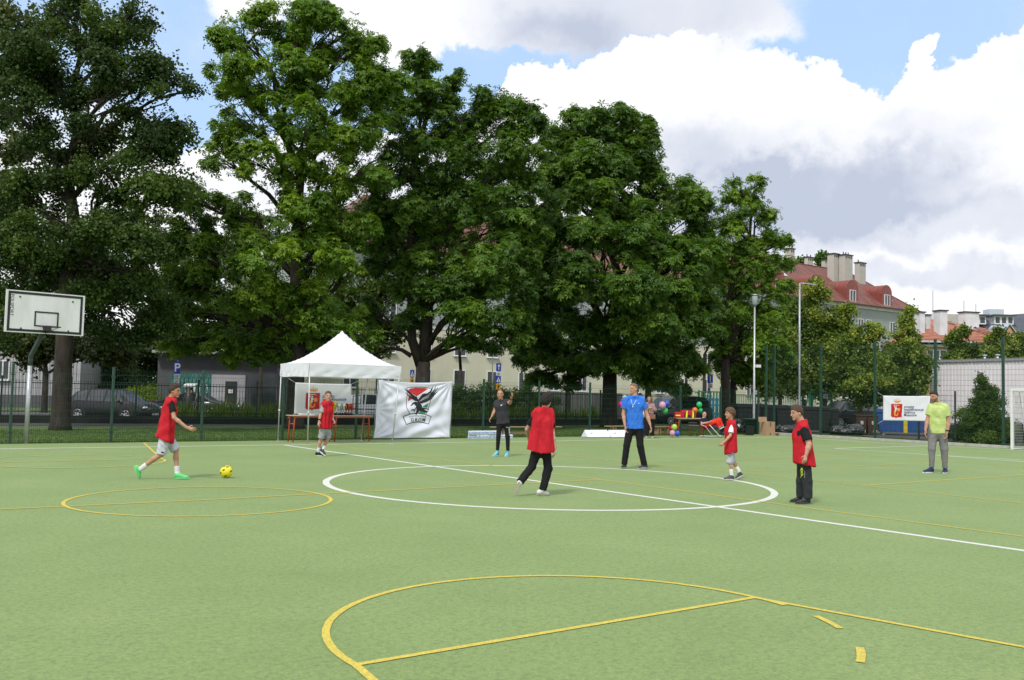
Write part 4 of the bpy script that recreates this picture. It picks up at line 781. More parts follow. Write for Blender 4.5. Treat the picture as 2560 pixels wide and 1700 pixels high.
def car(name, label, st, pm, loc, rz, wheels=(.82, 3.45), wr=.33, group='cars parked beyond the fences', rails=False):
    root = thing(name, label, 'car', loc, rz, group); L = st[-1][0]; q = MB(); ring = []
    for x, zl, zb, zr, hw, hr in st:
        pts = [(-hw * .9, zl), (-hw, zl + .12), (-hw, (zl + zb) / 2 + .06), (-hw * .965, zb), (-hr, zr), (-hr * .5, zr + .025), (hr * .5, zr + .025), (hr, zr), (hw * .965, zb), (hw, (zl + zb) / 2 + .06), (hw, zl + .12), (hw * .9, zl)]
        ring.append([Vector((x - L / 2, y, z)) for y, z in pts])
    n = 12; vs = [v for r in ring for v in r]; fs = [(i * n + k, i * n + (k + 1) % n, (i + 1) * n + (k + 1) % n, (i + 1) * n + k) for i in range(len(ring) - 1) for k in range(n)]; fs += [list(range(n))[::-1], [(len(ring) - 1) * n + k for k in range(n)]]
    q.add(vs, fs, True); b = q.build('body', pm, root)
    md = b.modifiers.new('edge', 'EDGE_SPLIT'); md.split_angle = R(38)
    cab = [i for i in range(len(st)) if st[i][3] - st[i][2] > .25]
    def lerp4(A, B_, C_, D_, m_=.06):
        cen = (A + B_ + C_ + D_) / 4; nn = (B_ - A).cross(D_ - A).normalized()
        if nn.dot(cen - Vector((0, 0, .9))) < 0: nn = -nn
        return [p.lerp(cen, m_ * 2) + nn * .006 for p in (A, B_, C_, D_)]
    for sgn, (k0, k1) in ((-1, (3, 4)), (1, (8, 7))):
        for j in range(cab[0], cab[-1]):
            w = MB(); w.add(lerp4(ring[j][k0], ring[j + 1][k0], ring[j + 1][k1], ring[j][k1]), [(0, 1, 2, 3)]); w.build('side_window', M_cglass, root, recalc=False)
        j = cab[-1]; a, b2, c_ = ring[j][k0], ring[j + 1][k0], ring[j][k1]; cen = (a + b2 + c_) / 3; w = MB(); w.add([p.lerp(cen, .2) + Vector((0, sgn * .012, .0)) for p in (a, b2, c_)], [(0, 1, 2)]); w.build('side_window', M_cglass, root, recalc=False)
    j = cab[-1]; w = MB(); w.add(lerp4(ring[j][4], ring[j][7], ring[j + 1][7], ring[j + 1][4], .05), [(0, 1, 2, 3)]); w.build('windscreen', M_cglass, root, recalc=False)
    j = cab[0]; w = MB(); w.add(lerp4(ring[j][4], ring[j][7], ring[j - 1][7], ring[j - 1][4], .07), [(0, 1, 2, 3)]); w.build('rear_window', M_cglass, root, recalc=False)
    for x in wheels:
        for s in (-1, 1):
            hw = .9 if st is CAR_SUV else .86; c = Vector((x - L / 2, s * (hw - .09), wr)); w = MB(); w.tube([c - Vector((0, .11, 0)), c + Vector((0, .11, 0))], wr, 22); wo2 = w.build('wheel', M_tyre, root)
            r_ = MB(); o_ = c + Vector((0, s * .10, 0)); r_.tube([o_, o_ + Vector((0, s * .02, 0))], wr * .22, 12)
            for k in range(7): a = 2 * math.pi * k / 7; r_.box(o_ + Vector((math.cos(a) * wr * .36, s * .012, math.sin(a) * wr * .36)), (wr * .62, .02, .045), 0, ry=-a)
            r_.tube([o_ + Vector((math.cos(2 * math.pi * k / 18) * wr * .68, s * .012, math.sin(2 * math.pi * k / 18) * wr * .68)) for k in range(19)], .016, 5); r_.build('rim', M_rim, wo2)
            a_ = MB(); a_.tube([Vector((c.x, s * (hw - .03), wr + .02)), Vector((c.x, s * (hw + .035), wr + .02))], wr + .07, 22); a_.build('wheel_arch', M_dark, root)
            wo2.location.y += s * .055
    zf = st[-3][2]; h0 = MB(); fx = st[-2][0] - L / 2
    for s in (-1, 1): l_ = MB(); l_.ball((fx + .01, s * st[-2][4] * .80, zf - .10), .12, 12, (.9, 1.25, .55)); l_.build('headlight', M_lampg, root); t_ = MB(); t_.box((.05 - L / 2, s * .68, st[1][2] - .02), (.10, .20, .26), 0, .02); t_.build('tail_light', M_tail, root)
    g = MB(); g.box((L / 2 - .055, 0, (st[-1][1] + st[-2][2]) / 2 + .02), (.12, .80, .16), 0, .02); gr_ = g.build('grille', M_dark, root); g = MB(); g.box((L / 2 + .01, 0, st[-1][1] + .02), (.03, .5, .11)); g.build('number_plate', M_plate, root); g = MB(); g.box((-L / 2 - .01, 0, st[1][1] + .35), (.03, .5, .11)); g.build('number_plate', M_plate, root)
    for s in (-1, 1): g = MB(); g.ball((st[cab[-1]][0] - L / 2 + .35, s * (.98 if st is not CAR_SUV else 1.04), st[cab[-1]][2] + .07), .10, 10, (.8, .9, .7)); g.build('wing_mirror', pm, root)
    g = MB()
    for s in (-1, 1): g.box((-.1, s * (st[3][4] + .004), .70), (2.6, .012, .05))
    g.build('trim_strip', M_dark, root)
    if rails:
        for s in (-1, 1): g = MB(); g.tube([(-1.3, s * .62, st[3][3] + .02), (-1.2, s * .62, st[3][3] + .08), (.5, s * .62, st[3][3] + .08), (.6, s * .62, st[3][3] + .01)], .018, 6); g.build('roof_rail', M_rim, root)
    return root
GS = -.16
P_black = paint('black_car_paint', (.012, .014, .016)); P_grey = paint('dark_grey_car_paint', (.010, .012, .014)); P_silver = paint('silver_car_paint', (.33, .35, .38)); P_white = paint('white_car_paint', (.62, .63, .64)); P_green = paint('dark_green_car_paint', (.03, .05, .048))
car('parked_car', 'dark grey hatchback parked nose right behind the oak trunk', CAR_HATCH, P_grey, ground_at(290, 46, GS), R(-14))
car('parked_car', 'black saloon with bright window trim behind the boy with the ball', CAR_SEDAN, P_black, ground_at(492, 54, GS), R(-6), (.85, 3.6))
car('parked_car', 'silver hatchback seen between the tent legs and the eagle banner', CAR_HATCH, P_silver, ground_at(905, 54, GS), R(188))
car('parked_van', 'dark green compact van behind the balloons and the red bag', CAR_VAN, P_green, ground_at(1692, 57.5, GS), R(212))
car('parked_car', 'black estate car with roof rails and a red tail light behind the bins', CAR_SUV, P_black, ground_at(2112, 62, GS), R(205), (.9, 3.7), .36, rails=True)
car('parked_car', 'silver car just right of the black estate car', CAR_HATCH, P_silver, ground_at(2200, 70, GS), R(190))
car('parked_car', 'dark roof showing above the black bins beside the first lamp', CAR_SEDAN, P_black, ground_at(1910, 60, GS), R(10), (.85, 3.6))
car('parked_car', 'white car roof showing between the lamps above the bins', CAR_SEDAN, P_white, ground_at(1952, 66, GS), R(10), (.85, 3.6))
car('parked_car', 'green-tinted car nose above the laurel hedge behind the man in lime', CAR_SEDAN, P_green, ground_at(2450, 44, GS), R(172), (.85, 3.6)).scale = (.9, .9, .86)
# ================================================================== hoop
M_board = mat('backboard_white', (.84, .85, .88), .6, .10, 3, .05, 20, hue=(.56, .57, .56), detail=9, stretch=(1, 1, .3)); M_bk = mat('black_line_paint', (.02, .02, .022), .6, .1, 10); M_rimr = mat('rim_dark', (.035, .03, .03), .5, .2, 10)
hb = GP(65, 1109); hp_ = thing('basketball_hoop', 'basketball hoop with a worn white backboard on a bent galvanised pole', 'basketball hoop', hb)
TL, TR_, BR, BL = [AT(x, y, Y) - hb for x, y, Y in ((16, 722.7, 23.6), (213, 740, 24.9), (208, 840.7, 24.9), (10, 828.6, 23.6))]
bx = (TR_ - TL).normalized(); byv = (TL - BL).normalized(); bn = bx.cross(byv).normalized(); BW = (TR_ - TL).length; BH = (TL - BL).length; bn = bn if bn.y < 0 else -bn
def bpt(u, v, o=0): return BL + bx * (u * BW) + byv * (v * BH) + bn * o
def brect(m_, u0, v0, u1, v1, o, t=.004): m_.prism([(0, 0), (1, 0), (1, 1), (0, 1)], bpt(u0, v0, o), bx * (u1 - u0) * BW, byv * (v1 - v0) * BH, bn * t)
q = MB(); brect(q, 0, 0, 1, 1, -.03, .034); bd = q.build('backboard', M_board, hp_)
q = MB(); e = .028; tk = .030
for r4 in ((e, e, 1 - e, e + tk * 1.9), (e, 1 - e - tk * 1.9, 1 - e, 1 - e), (e, e, e + tk, 1 - e), (1 - e - tk, e, 1 - e, 1 - e), (.36, .17, .665, .20), (.36, .50, .665, .535), (.36, .17, .378, .535), (.647, .17, .665, .535)): brect(q, *r4, .005 + .0006 * len(q.V) / 8)
q.build('border_line', M_bk, bd)
q = MB()
for u_, v_ in ((.17, .85), (.84, .83), (.2, .1), (.8, .1)): c = bpt(u_, v_, .0); q.tube([c, c + bn * .015], .022, 10)
q.build('bolt', M_dark, bd)
Mx = Matrix((bx, byv, bn)).transposed()
tx = text_mesh('lettering', 'POLSPORT', .115, M_bk, bd, bpt(.058, .90, .006), ext=.001); tx.rotation_mode = 'QUATERNION'; tx.rotation_quaternion = (Mx @ Matrix.Rotation(-math.pi / 2, 3, 'Z')).to_quaternion()
rc = bpt(.515, .16, .38); q = MB(); q.tube([rc + (bx * math.cos(a) + bn * math.sin(a)) * .225 + Vector((0, 0, 0)) for a in [2 * math.pi * k / 24 for k in range(25)]], .012, 6); q.box(bpt(.515, .13, .09), (.16, .16, .14), math.atan2(bx.y, bx.x)); q.tube([rc + bx * .2, bpt(.50, .02, .02)], .008, 5); q.tube([rc - bx * .2, bpt(.53, .02, .02)], .008, 5); q.build('rim', M_rimr, hp_)
elb = AT(76, 900, 25.2) - hb; top = bpt(.5, .02, -.15); q = MB(); lowt = AT(75, 914, 25.2) - hb
q.tube([Vector((0, 0, 0)), lowt], .058, 16); q.build('pole', M_galv, hp_); q = MB(); q.tube([lowt, elb, elb + Vector((.03, -.03, .12)), top], [.060, .060, .060, .058], 14); q.tube([top, bpt(.5, .35, -.1)], .05, 10); q.box(bpt(.5, .3, -.07), (.5, .06, .6), math.atan2(bx.y, bx.x)); q.build('arm', mat('dark_green_paint', (.05, .07, .065), .6, .15, 8), hp_)
# ================================================================== football goal at the right edge
M_goalw = mat('goal_white', (.70, .71, .72), .4, .05, 10); g0 = GP(2531, 1124); gz = 2.08; gl_ = thing('football_goal', 'white-framed small football goal with a net at the right edge', 'goal', g0)
dv = W(0, -1) - W(0, 0); du = W(1, 0) - W(0, 0); q = MB(); q.box(Vector((0, 0, gz / 2)), (.09, .09, gz), TH, .012); q.build('post', M_goalw, gl_); q = MB(); q.box(dv * 3.0 + Vector((0, 0, gz / 2)), (.09, .09, gz), TH, .012); q.build('post', M_goalw, gl_); q = MB(); q.box(dv * 1.5 + Vector((0, 0, gz + .045)), (.09, 3.09, .09), TH, .012); q.build('crossbar', M_goalw, gl_)
q = MB()
for k in (0, 3.0): q.tube([dv * k + Vector((0, 0, gz)), dv * k + du * .55 + Vector((0, 0, gz)), dv * k + du * .85 + Vector((0, 0, .9)), dv * k + du * 1.0 + Vector((0, 0, .03)), dv * k + Vector((0, 0, .03))], .018, 8)
q.tube([dv * 0 + du * 1.0 + Vector((0, 0, .03)), dv * 3 + du * 1.0 + Vector((0, 0, .03))], .018, 8); q.build('stanchion', M_goalw, gl_)
q = MB(); V = []; prof = [(.05, gz), (.55, gz - .04), (.80, 1.3), (.93, .6), (1.0, .05)]
def npt(s_, t_): i = min(int(t_ * 4), 3); f_ = t_ * 4 - i; a, b = prof[i], prof[i + 1]; return dv * s_ + du * (a[0] + (b[0] - a[0]) * f_) + Vector((0, 0, a[1] + (b[1] - a[1]) * f_))
for i in range(31): q.tube([npt(i * .1, t / 8) for t in range(9)], .0035, 3, False)
for t in range(29): q.tube([npt(0, t / 28), npt(3, t / 28)], .0035, 3, False)
for k in (0, 3.0):
    for i in range(10): x = i / 10; q.tube([dv * k + du * (x * .9) + Vector((0, 0, .05)), dv * k + du * (x * .55) + Vector((0, 0, gz - .05))], .0035, 3, False)
    for i in range(19): z = .1 + i * .1; q.tube([dv * k + Vector((0, 0, z)), dv * k + du * (1.0 - .4 * z / 2) + Vector((0, 0, z))], .0035, 3, False)
q.build('net', mat('net_white', (.6, .62, .62), .8, .05), gl_)
# ================================================================== lamps, signs
def street_pole(name, label, base, h, r0, r1, head):
    t = thing(name, label, 'street lamp', base); q = MB(); q.tube([(0, 0, 0), (0, 0, .4), (0, 0, h)], [r0 * 1.3, r0, r1], 12); q.build('pole', M_galv, t); head(t, h); return t
def head1(t, h):
    q = MB(); q.lathe((0, 0, h), [(.05, 0), (.10, .06), (.13, .10), (.14, .48), (.10, .54)], 18); q.build('lamp_glass', mat('opal_lamp', (.30, .36, .34), .3, .1, 3), t); q = MB(); q.lathe((0, 0, h + .53), [(.17, 0), (.17, .03), (.04, .07)], 18); q.build('lamp_cap', M_galv, t)
    q = MB(); q.box((.16, -.05, 3.25), (.26, .16, .14), .3, .02); q.build('camera_box', M_goalw, t)
b = ground_at(1885, 45, -.1); street_pole('street_lamp', 'slim lamp with a cylindrical glass head beside the feathery chestnut', b, AT(1891, 766, 45).z + .1, .058, .04, head1)
def head2(t, h):
    q = MB(); q.tube([(0, 0, h), (.35, 0, h - .01), (.62, 0, h - .05)], .03, 8); q.build('arm', M_galv, t); q = MB(); q.box((.66, 0, h - .05), (.5, .16, .06), 0, .02, ry=.06); q.build('lamp_head', M_galv, t)
b = ground_at(1998, 52, -.1); street_pole('street_lamp', 'tallest lamp with a short horizontal arm in front of the red dormers', b, AT(2001, 708, 52).z + .1, .066, .045, head2)
M_sblue = mat('sign_blue', (.012, .05, .42), .4, .06, 6); M_sw = mat('sign_white', (.70, .71, .73), .4, .05, 6); M_sor = mat('sign_orange', (.62, .34, .02), .4, .08, 6); M_pst = mat('sign_post_grey', (.16, .17, .17), .5, .1, 6)
def sign(label, px, Y, plates, rz=.6, toppole=None, w=None):
    b = ground_at(px, Y, -.16); t = thing('traffic_sign', label, 'traffic sign', b); q = MB(); yt = min(p[0] for p in plates); ht = AT(px, toppole or yt, Y).z + .16 + .05; q.tube([(0, .04, 0), (0, .04, ht)], .032, 8); q.build('pole', M_pst, t)
    for y0, y1, kind, wpx in plates:
        z0, z1 = AT(px, y1, Y).z + .16, AT(px, y0, Y).z + .16; ww = wpx * Y / F_PX / math.cos(rz); hh = z1 - z0; zc = (z0 + z1) / 2; cr_, sr_ = math.cos(rz), math.sin(rz)
        m_ = {'P': M_sblue, 'arrow': M_sblue, 'T': M_sblue, 'ped': M_sblue, 'blue': M_sblue, 'white': M_sw, 'orange': M_sor}[kind]; q = MB(); q.box((0, 0, zc), (ww, .02, hh), rz, .006); pl = q.build('plate', m_, t)
        ax = Vector((cr_, sr_, 0)); az_ = Vector((0, 0, 1)); nn = Vector((sr_, -cr_, 0)) * .013; o = Vector((0, 0, zc)) + nn
        def rects(name, m2, L):
            r = MB()
            for x0, x1, a0, a1 in L: r.prism([(x0 * ww, a0 * hh), (x1 * ww, a0 * hh), (x1 * ww, a1 * hh), (x0 * ww, a1 * hh)], o, ax, az_, nn * .3)
            r.build(name, m2, pl)
        if kind == 'P':
            x = text_mesh('letter', 'P', hh * .95, M_sw, pl, Vector((0, 0, zc - hh * .33)) + nn, rot=(math.pi / 2, 0, rz), align='CENTER', bold=.012)
        elif kind == 'arrow': rects('symbol', M_sw, [(-.05, .10, -.38, .10)]); r = MB(); r.prism([(-.3 * ww, .1 * hh), (.35 * ww, .1 * hh), (.025 * ww, .4 * hh)], o, ax, az_, nn * .3); r.build('symbol', M_sw, pl)
        elif kind == 'T': rects('symbol', M_sw, [(-.07, .09, -.38, .22)]); rects('bar', MATS['tail_lamp'], [(-.2, .22, .22, .34)])
        elif kind == 'ped': r = MB(); r.prism([(-.42 * ww, -.36 * hh), (.42 * ww, -.36 * hh), (0, .4 * hh)], o, ax, az_, nn * .3); r.build('symbol', M_sw, pl); r = MB(); o2 = o + nn * .4; r.prism([(-.05 * ww, -.3 * hh), (.05 * ww, -.3 * hh), (.06 * ww, .0 * hh), (.0, .15 * hh), (-.06 * ww, 0)], o2, ax, az_, nn * .3); r.build('figure', M_bk, pl)
        elif kind == 'white': rects('print', M_pst, [(-.3, .3, .12, .22), (-.22, .22, -.12, -.02), (-.28, .2, -.32, -.24)])
        elif kind == 'orange': r = MB(); r.prism([(-.1 * ww, -.35 * hh), (.05 * ww, -.35 * hh), (.2 * ww, .1 * hh), (.05 * ww, .35 * hh), (-.15 * ww, .1 * hh)], o, ax, az_, nn * .3); r.build('figure', M_bk, pl)
    return t
sign('blue parking sign with a white letter over small white plates, left of the tent', 440, 56, [(903, 934, 'P', 12.5), (935, 946, 'white', 12), (948, 958, 'white', 11)], .5)
sign('post stacked with blue, white and orange plates above the pointing man', 1245, 56, [(908, 928, 'arrow', 12), (930, 939, 'white', 12), (940, 957, 'ped', 12), (959, 974, 'orange', 11)], .3, 870)
sign('blue dead-end sign over a white plate beside the slender right-hand chestnut', 1775, 56, [(935, 957, 'T', 14), (958, 970, 'white', 13)], .1)
sign('blue crossing sign over an orange plate just behind the forked chestnut', 1029, 52, [(925, 944, 'ped', 10), (946, 958, 'orange', 10)], .4)
b = ground_at(1229.5, 58, -.16); q = MB(); q.tube([(0, 0, 0), (0, 0, AT(1229, 860, 58).z + .16)], .03, 8); o = q.build('lamp_post', M_pst); o.location = b; tag(o, 'thin bare grey post left of the stacked traffic signs', 'post')
# ticket machine
b = ground_at(473, 49, -.16); t = thing('ticket_machine', 'black parking ticket machine with a sloping white solar top', 'ticket machine', b); zz = AT(473, 965, 49).z + .16
q = MB(); q.tube([(0, 0, 0), (0, 0, zz)], .19, 18); q.build('body', M_dark, t); q = MB(); q.box((0, 0, zz - .28), (.36, .30, .13), 0, .01); q.build('yellow_band', mat('dull_yellow', (.35, .25, .02), .5, .1), t); q = MB(); q.box((0, .05, zz + .04), (.62, .55, .05), 0, rx=.28); q.build('solar_top', M_sw, t)
# ================================================================== canopy tent
M_tentw = mat('tent_fabric', (.84, .85, .93), .75, .03, 2.5, .12, 9, trans=.18); M_tleg = mat('aluminium', (.56, .57, .58), .4, .06, 12, metal=.4)
u0, u1, v0, v1 = .60, 3.62, 11.86, 13.95; zv, ze, zp = 1.97, 2.36, 3.42; to_ = W((u0 + u1) / 2, (v0 + v1) / 2); tt = thing('canopy_tent', 'white pop-up canopy tent standing over the trophy table', 'tent', to_)
def TP(a, b_, z): return W(u0 + (u1 - u0) * a, v0 + (v1 - v0) * b_, z) - to_
n = 28; V = []; F = []
for i in range(n + 1):
    for j in range(n + 1):
        a, b_ = i / n, j / n; d = max(abs(a - .5), abs(b_ - .5)) * 2; d2 = math.hypot(a - .5, b_ - .5) * 2 / 1.3
        z = ze + (zp - ze) * (1 - d) ** 1.55 ; z += .012 * math.sin(a * 34) * math.sin(b_ * 27) * d * (1 - d) * 2; z -= .05 * (1 - (2 * max(min(a, 1 - a), min(b_, 1 - b_)) )) * 0
        V.append(TP(a, b_, z))
for i in range(n):
    for j in range(n): F.append((i * (n + 1) + j, (i + 1) * (n + 1) + j, (i + 1) * (n + 1) + j + 1, i * (n + 1) + j + 1))
q = MB(); q.add(V, F, True); q.build('canopy', M_tentw, tt)
for side, (A, B) in enumerate((((0, 0), (1, 0)), ((1, 0), (1, 1)), ((1, 1), (0, 1)), ((0, 1), (0, 0)))):
    q = MB(); V = []; m1, m2 = 60, 8; rr = random.Random(side)
    for i in range(m1 + 1):
        for j in range(m2 + 1):
            t = i / m1; a = A[0] + (B[0] - A[0]) * t; b_ = A[1] + (B[1] - A[1]) * t; p = TP(a, b_, ze + (zv - ze) * j / m2 + .01 * math.sin(t * 9 + side)); out = (TP(a, b_, 0) - TP(.5, .5, 0)); nn = Vector((out.x, out.y, 0)); nn = (TP(.5, 0, 0) if side == 0 else TP(1, .5, 0) if side == 1 else TP(.5, 1, 0) if side == 2 else TP(0, .5, 0)).normalized()
            p += nn * (.012 + .010 * math.sin(t * 31 + j * .9 + side) * (j / m2) + .003 * math.sin(t * 41 - j * .5) * min(1, j / 3)); V.append(p)
    q.add(V, [(i * (m2 + 1) + j, (i + 1) * (m2 + 1) + j, (i + 1) * (m2 + 1) + j + 1, i * (m2 + 1) + j + 1) for i in range(m1) for j in range(m2)], True); q.build('valance', M_tentw, tt)
for (a, b_), g in (((0, 1), (694.5, 1103)), ((0, 0), (769, 1113)), ((1, 0), (980, 1111)), ((1, 1), (903, 1102))):
    f_ = GP(*g) - to_; h_ = TP(a * .985 + .007, b_ * .985 + .007, ze - .06); q = MB(); d = (h_ - f_).normalized(); q.tube([f_, h_], .020, 4); q.tube([f_ + d * .9, f_ + d * .96], .034, 8); q.box(f_ + Vector((0, 0, .01)), (.09, .09, .02), TH); q.build('leg', M_tleg, tt)
q = MB()
for A, B in (((0, 0), (1, 0)), ((1, 0), (1, 1)), ((1, 1), (0, 1)), ((0, 1), (0, 0))):
    for k in range(2 if A[1] == B[1] else 1):
        n_ = 2 if A[1] == B[1] else 1; t0, t1 = k / n_, (k + 1) / n_; pa = lambda t, z: TP(A[0] + (B[0] - A[0]) * t, A[1] + (B[1] - A[1]) * t, z); q.tube([pa(t0, 2.32), pa(t1, 2.02)], .011, 4); q.tube([pa(t0, 2.02), pa(t1, 2.32)], .011, 4)
q.build('scissor_bar', M_tleg, tt)
# ================================================================== banners
def banner_surface(c4, wave):
    TL, TR2, BR2, BL2 = c4
    def f(u, v, off=0.0):
        p = (TL * (1 - u) + TR2 * u) * v + (BL2 * (1 - u) + BR2 * u) * (1 - v); nn = (TR2 - TL).cross(TL - BL2).normalized(); nn = nn if nn.y < 0 else -nn
        w, sag = wave(u, v); return p + nn * (w + off) + Vector((0, 0, sag))
    return f
def sheet_from(name, f, m, parent, nu, nv, o):
    V = [f(i / nu, j / nv) - o for i in range(nu + 1) for j in range(nv + 1)]; q = MB(); q.add(V, [(i * (nv + 1) + j, (i + 1) * (nv + 1) + j, (i + 1) * (nv + 1) + j + 1, i * (nv + 1) + j + 1) for i in range(nu) for j in range(nv)], True)
    ob = q.build(name, m, parent, recalc=False); md = ob.modifiers.new('thickness', 'SOLIDIFY'); md.thickness = .002; md.offset = -1; return ob
def drape(name, f, m, parent, polys, o, off=.004, step=.02):
    """flat outlines in banner units, triangulated finely and laid on the waving cloth"""
    bm = bmesh.new()
    for poly in polys:
        vs = [bm.verts.new((x, y, 0)) for x, y in poly]
        try: fc = bm.faces.new(vs)
        except ValueError: continue
    bmesh.ops.triangulate(bm, faces=bm.faces[:])
    for _ in range(4):
        ed = [e for e in bm.edges if e.calc_length() > step * 2.2]
        if not ed: break
        bmesh.ops.subdivide_edges(bm, edges=ed, cuts=1); bmesh.ops.triangulate(bm, faces=bm.faces[:])
    bm.verts.index_update(); V = [f(v.co.x, v.co.y, off) - o for v in bm.verts]; F = [[v.index for v in fc.verts] for fc in bm.faces]; bm.free()
    q = MB(); q.add(V, F); return q.build(name, m, parent, recalc=False)
def drape_text(name, s, size, f, m, parent, o, x, y, asp, spacing=1.0, bold=0.0, align='LEFT', off=.014, bend=0.0):
    """asp: banner width / height; x, y, size in units of banner height for y and size, banner width for x"""
    cu = bpy.data.curves.new(name, 'FONT'); cu.body = s; cu.size = size; cu.space_character = spacing; cu.offset = bold; cu.align_x = align; cu.resolution_u = 3
    t = bpy.data.objects.new(name + '_src', cu); C.objects.link(t); me = bpy.data.meshes.new_from_object(t.evaluated_get(bpy.context.evaluated_depsgraph_get())); bpy.data.objects.remove(t)
    for v in me.vertices: X, Yv = v.co.x, v.co.y; v.co = f(x + X / asp, y + Yv - bend * X * X, off) - o
    me.materials.clear(); me.materials.append(m); r = bpy.data.objects.new(name, me); C.objects.link(r); r.parent = parent; return r
def thick(pts, w, asp=1.0):
    out = []; P = [Vector((x * asp, y)) for x, y in pts]; L = []; Rr = []; ws = w if isinstance(w, (list, tuple)) else [w] * len(P)
    for i, p in enumerate(P):
        d = (P[min(i + 1, len(P) - 1)] - P[max(i - 1, 0)]).normalized(); n_ = Vector((-d.y, d.x)) * ws[i] / 2; a, b = p + n_, p - n_; L.append((a.x / asp, a.y)); Rr.append((b.x / asp, b.y))
    return [[L[i], L[i + 1], Rr[i + 1], Rr[i]] for i in range(len(P) - 1)]
def disc(cx, cy, r, asp, n=20, ry=None): return [(cx + r * math.cos(2 * math.pi * k / n) / asp, cy + (ry or r) * math.sin(2 * math.pi * k / n)) for k in range(n)]
M_ban = mat('banner_vinyl', (.76, .77, .84), .5, .03, 2, spec=.4); M_bred = mat('print_red', (.52, .02, .025), .5, .05); M_bor = mat('print_orange', (.80, .33, .05), .5, .05); M_bwh = mat('print_white', (.74, .74, .76), .5, .03); M_bnv = mat('print_navy', (.035, .045, .13), .5, .05); M_bgr = mat('print_green', (.02, .26, .09), .5, .05)
def city_banner(label, c4, seed):
    o = (c4[2] + c4[3]) / 2; rt = thing('banner', label, 'banner', o); rr = random.Random(seed); ph = [rr.uniform(0, 6) for _ in range(6)]
    def wave(u, v):
        du_ = min(u, 1 - u); dv_ = min(v, 1 - v); diag = abs(u - (1 - v) * .6); w = .010 * math.sin(u * 5 + ph[0]) * math.sin(v * 3 + ph[1]) + .012 * math.exp(-((u - (1 - v) * .55) / .05) ** 2) * (1 - u) - .010 * math.exp(-((1 - u - (1 - v) * .55) / .05) ** 2) * u * (v > .3)
        return w, -.012 * math.sin(math.pi * u) * v
    f = banner_surface(c4, wave); asp = (c4[1] - c4[0]).length / (c4[0] - c4[3]).length; sheet_from('sheet', f, M_ban, rt, 40, 24, o)
    X = lambda x: (x - 100) / 1970; Yy = lambda y: 1 - (y - 85) / 1110      # drawing units of the enlarged photograph
    P2 = lambda L: [(X(x), Yy(y)) for x, y in L]
    drape('shield_edge', f, M_bwh, rt, [P2([(455, 430), (970, 430), (960, 1040), (760, 1050), (695, 1110), (640, 1055), (500, 1050), (445, 1000)])], o, .003)
    drape('shield', f, M_bred, rt, [P2([(475, 440), (955, 440), (945, 1030), (735, 1045), (695, 1095), (655, 1045), (510, 1040), (462, 985)])], o, .006)
    drape('mermaid_body', f, M_bwh, rt, [P2([(655, 620), (700, 610), (745, 650), (705, 700), (700, 790), (610, 785), (640, 720), (640, 660)]), P2(disc(0, 0, 1, 1, 3))][:1] + [P2([(x * 30 + 685, y * 32 + 575) for x, y in disc(0, 0, 1, 1, 14)])] + thick(P2([(600, 485), (610, 560), (650, 640)]), .022, asp) + thick(P2([(590, 500), (650, 492), (760, 495), (840, 530)]), [.014, .022, .018, .006], asp), o, .009)
    drape('tail', f, M_bor, rt, thick(P2([(655, 790), (630, 850), (640, 930), (700, 970), (760, 930), (775, 860), (800, 830)]), [.09, .085, .07, .06, .055, .045, .02], asp) + thick(P2([(775, 870), (740, 850)]), [.04, .01], asp), o, .009)
    drape('round_shield', f, M_bor, rt, [P2([(x * 70 + 805, y * 80 + 695) for x, y in disc(0, 0, 1, 1, 20)])], o, .012)
    drape('crown', f, M_bor, rt, [P2([(600, 330), (860, 330), (800, 385), (640, 385)])] + [P2([(x * 42 + cx, y * 42 + 290) for x, y in disc(0, 0, 1, 1, 14)]) for cx in (612, 670, 760, 838)] + thick(P2([(715, 180), (715, 330)]), .01, asp) + thick(P2([(698, 205), (732, 205)]), .01, asp), o, .006)
    drape('crown_pearl', f, M_bwh, rt, [P2([(x * 27 + cx, y * 27 + 290) for x, y in disc(0, 0, 1, 1, 12)]) for cx in (612, 675, 757, 838)], o, .009)
    for i, s_ in enumerate(('projekt', 'współfinansuje', 'dzielnica', 'Mokotów')): drape_text('lettering', s_, .145, f, M_bnv, rt, o, X(1040), Yy(612 + i * 124), asp, 1.0, .0008)
    q = MB()
    for c, e in ((c4[0], Vector((-.22, 0, .12))), (c4[3], Vector((-.22, 0, -.14))), (c4[1], Vector((.2, .1, .10))), (c4[2], Vector((.2, .1, -.1)))): q.tube([c - o, c - o + e], .005, 4)
    q.build('tie_rope', M_sw, rt); return rt
def on_v(px, py, vv): r = ray(px, py); n_ = Vector((-SU, CU)); t = (vv + OX * n_.x + OY * n_.y) / (r.x * n_.x + r.y * n_.y); return Vector((r.x * t, r.y * t, CAM_H + r.z * t))
def on_u(px, py, uu): r = ray(px, py); n_ = Vector((CU, SU)); t = (uu + OX * n_.x + OY * n_.y) / (r.x * n_.x + r.y * n_.y); return Vector((r.x * t, r.y * t, CAM_H + r.z * t))
city_banner('white city banner on the fence behind the trophy table under the tent', [on_v(738, 956, 14.3), on_v(879, 960, 14.3), on_v(878, 1030, 14.3), on_v(735.5, 1035.5, 14.3)], 1)
city_banner('white city banner on the tall fence left of the man in lime', [on_u(2207.5, 989, 24.3), on_u(2326, 990, 24.3), on_u(2318, 1053, 24.3), on_u(2207.5, 1051, 24.3)], 2)
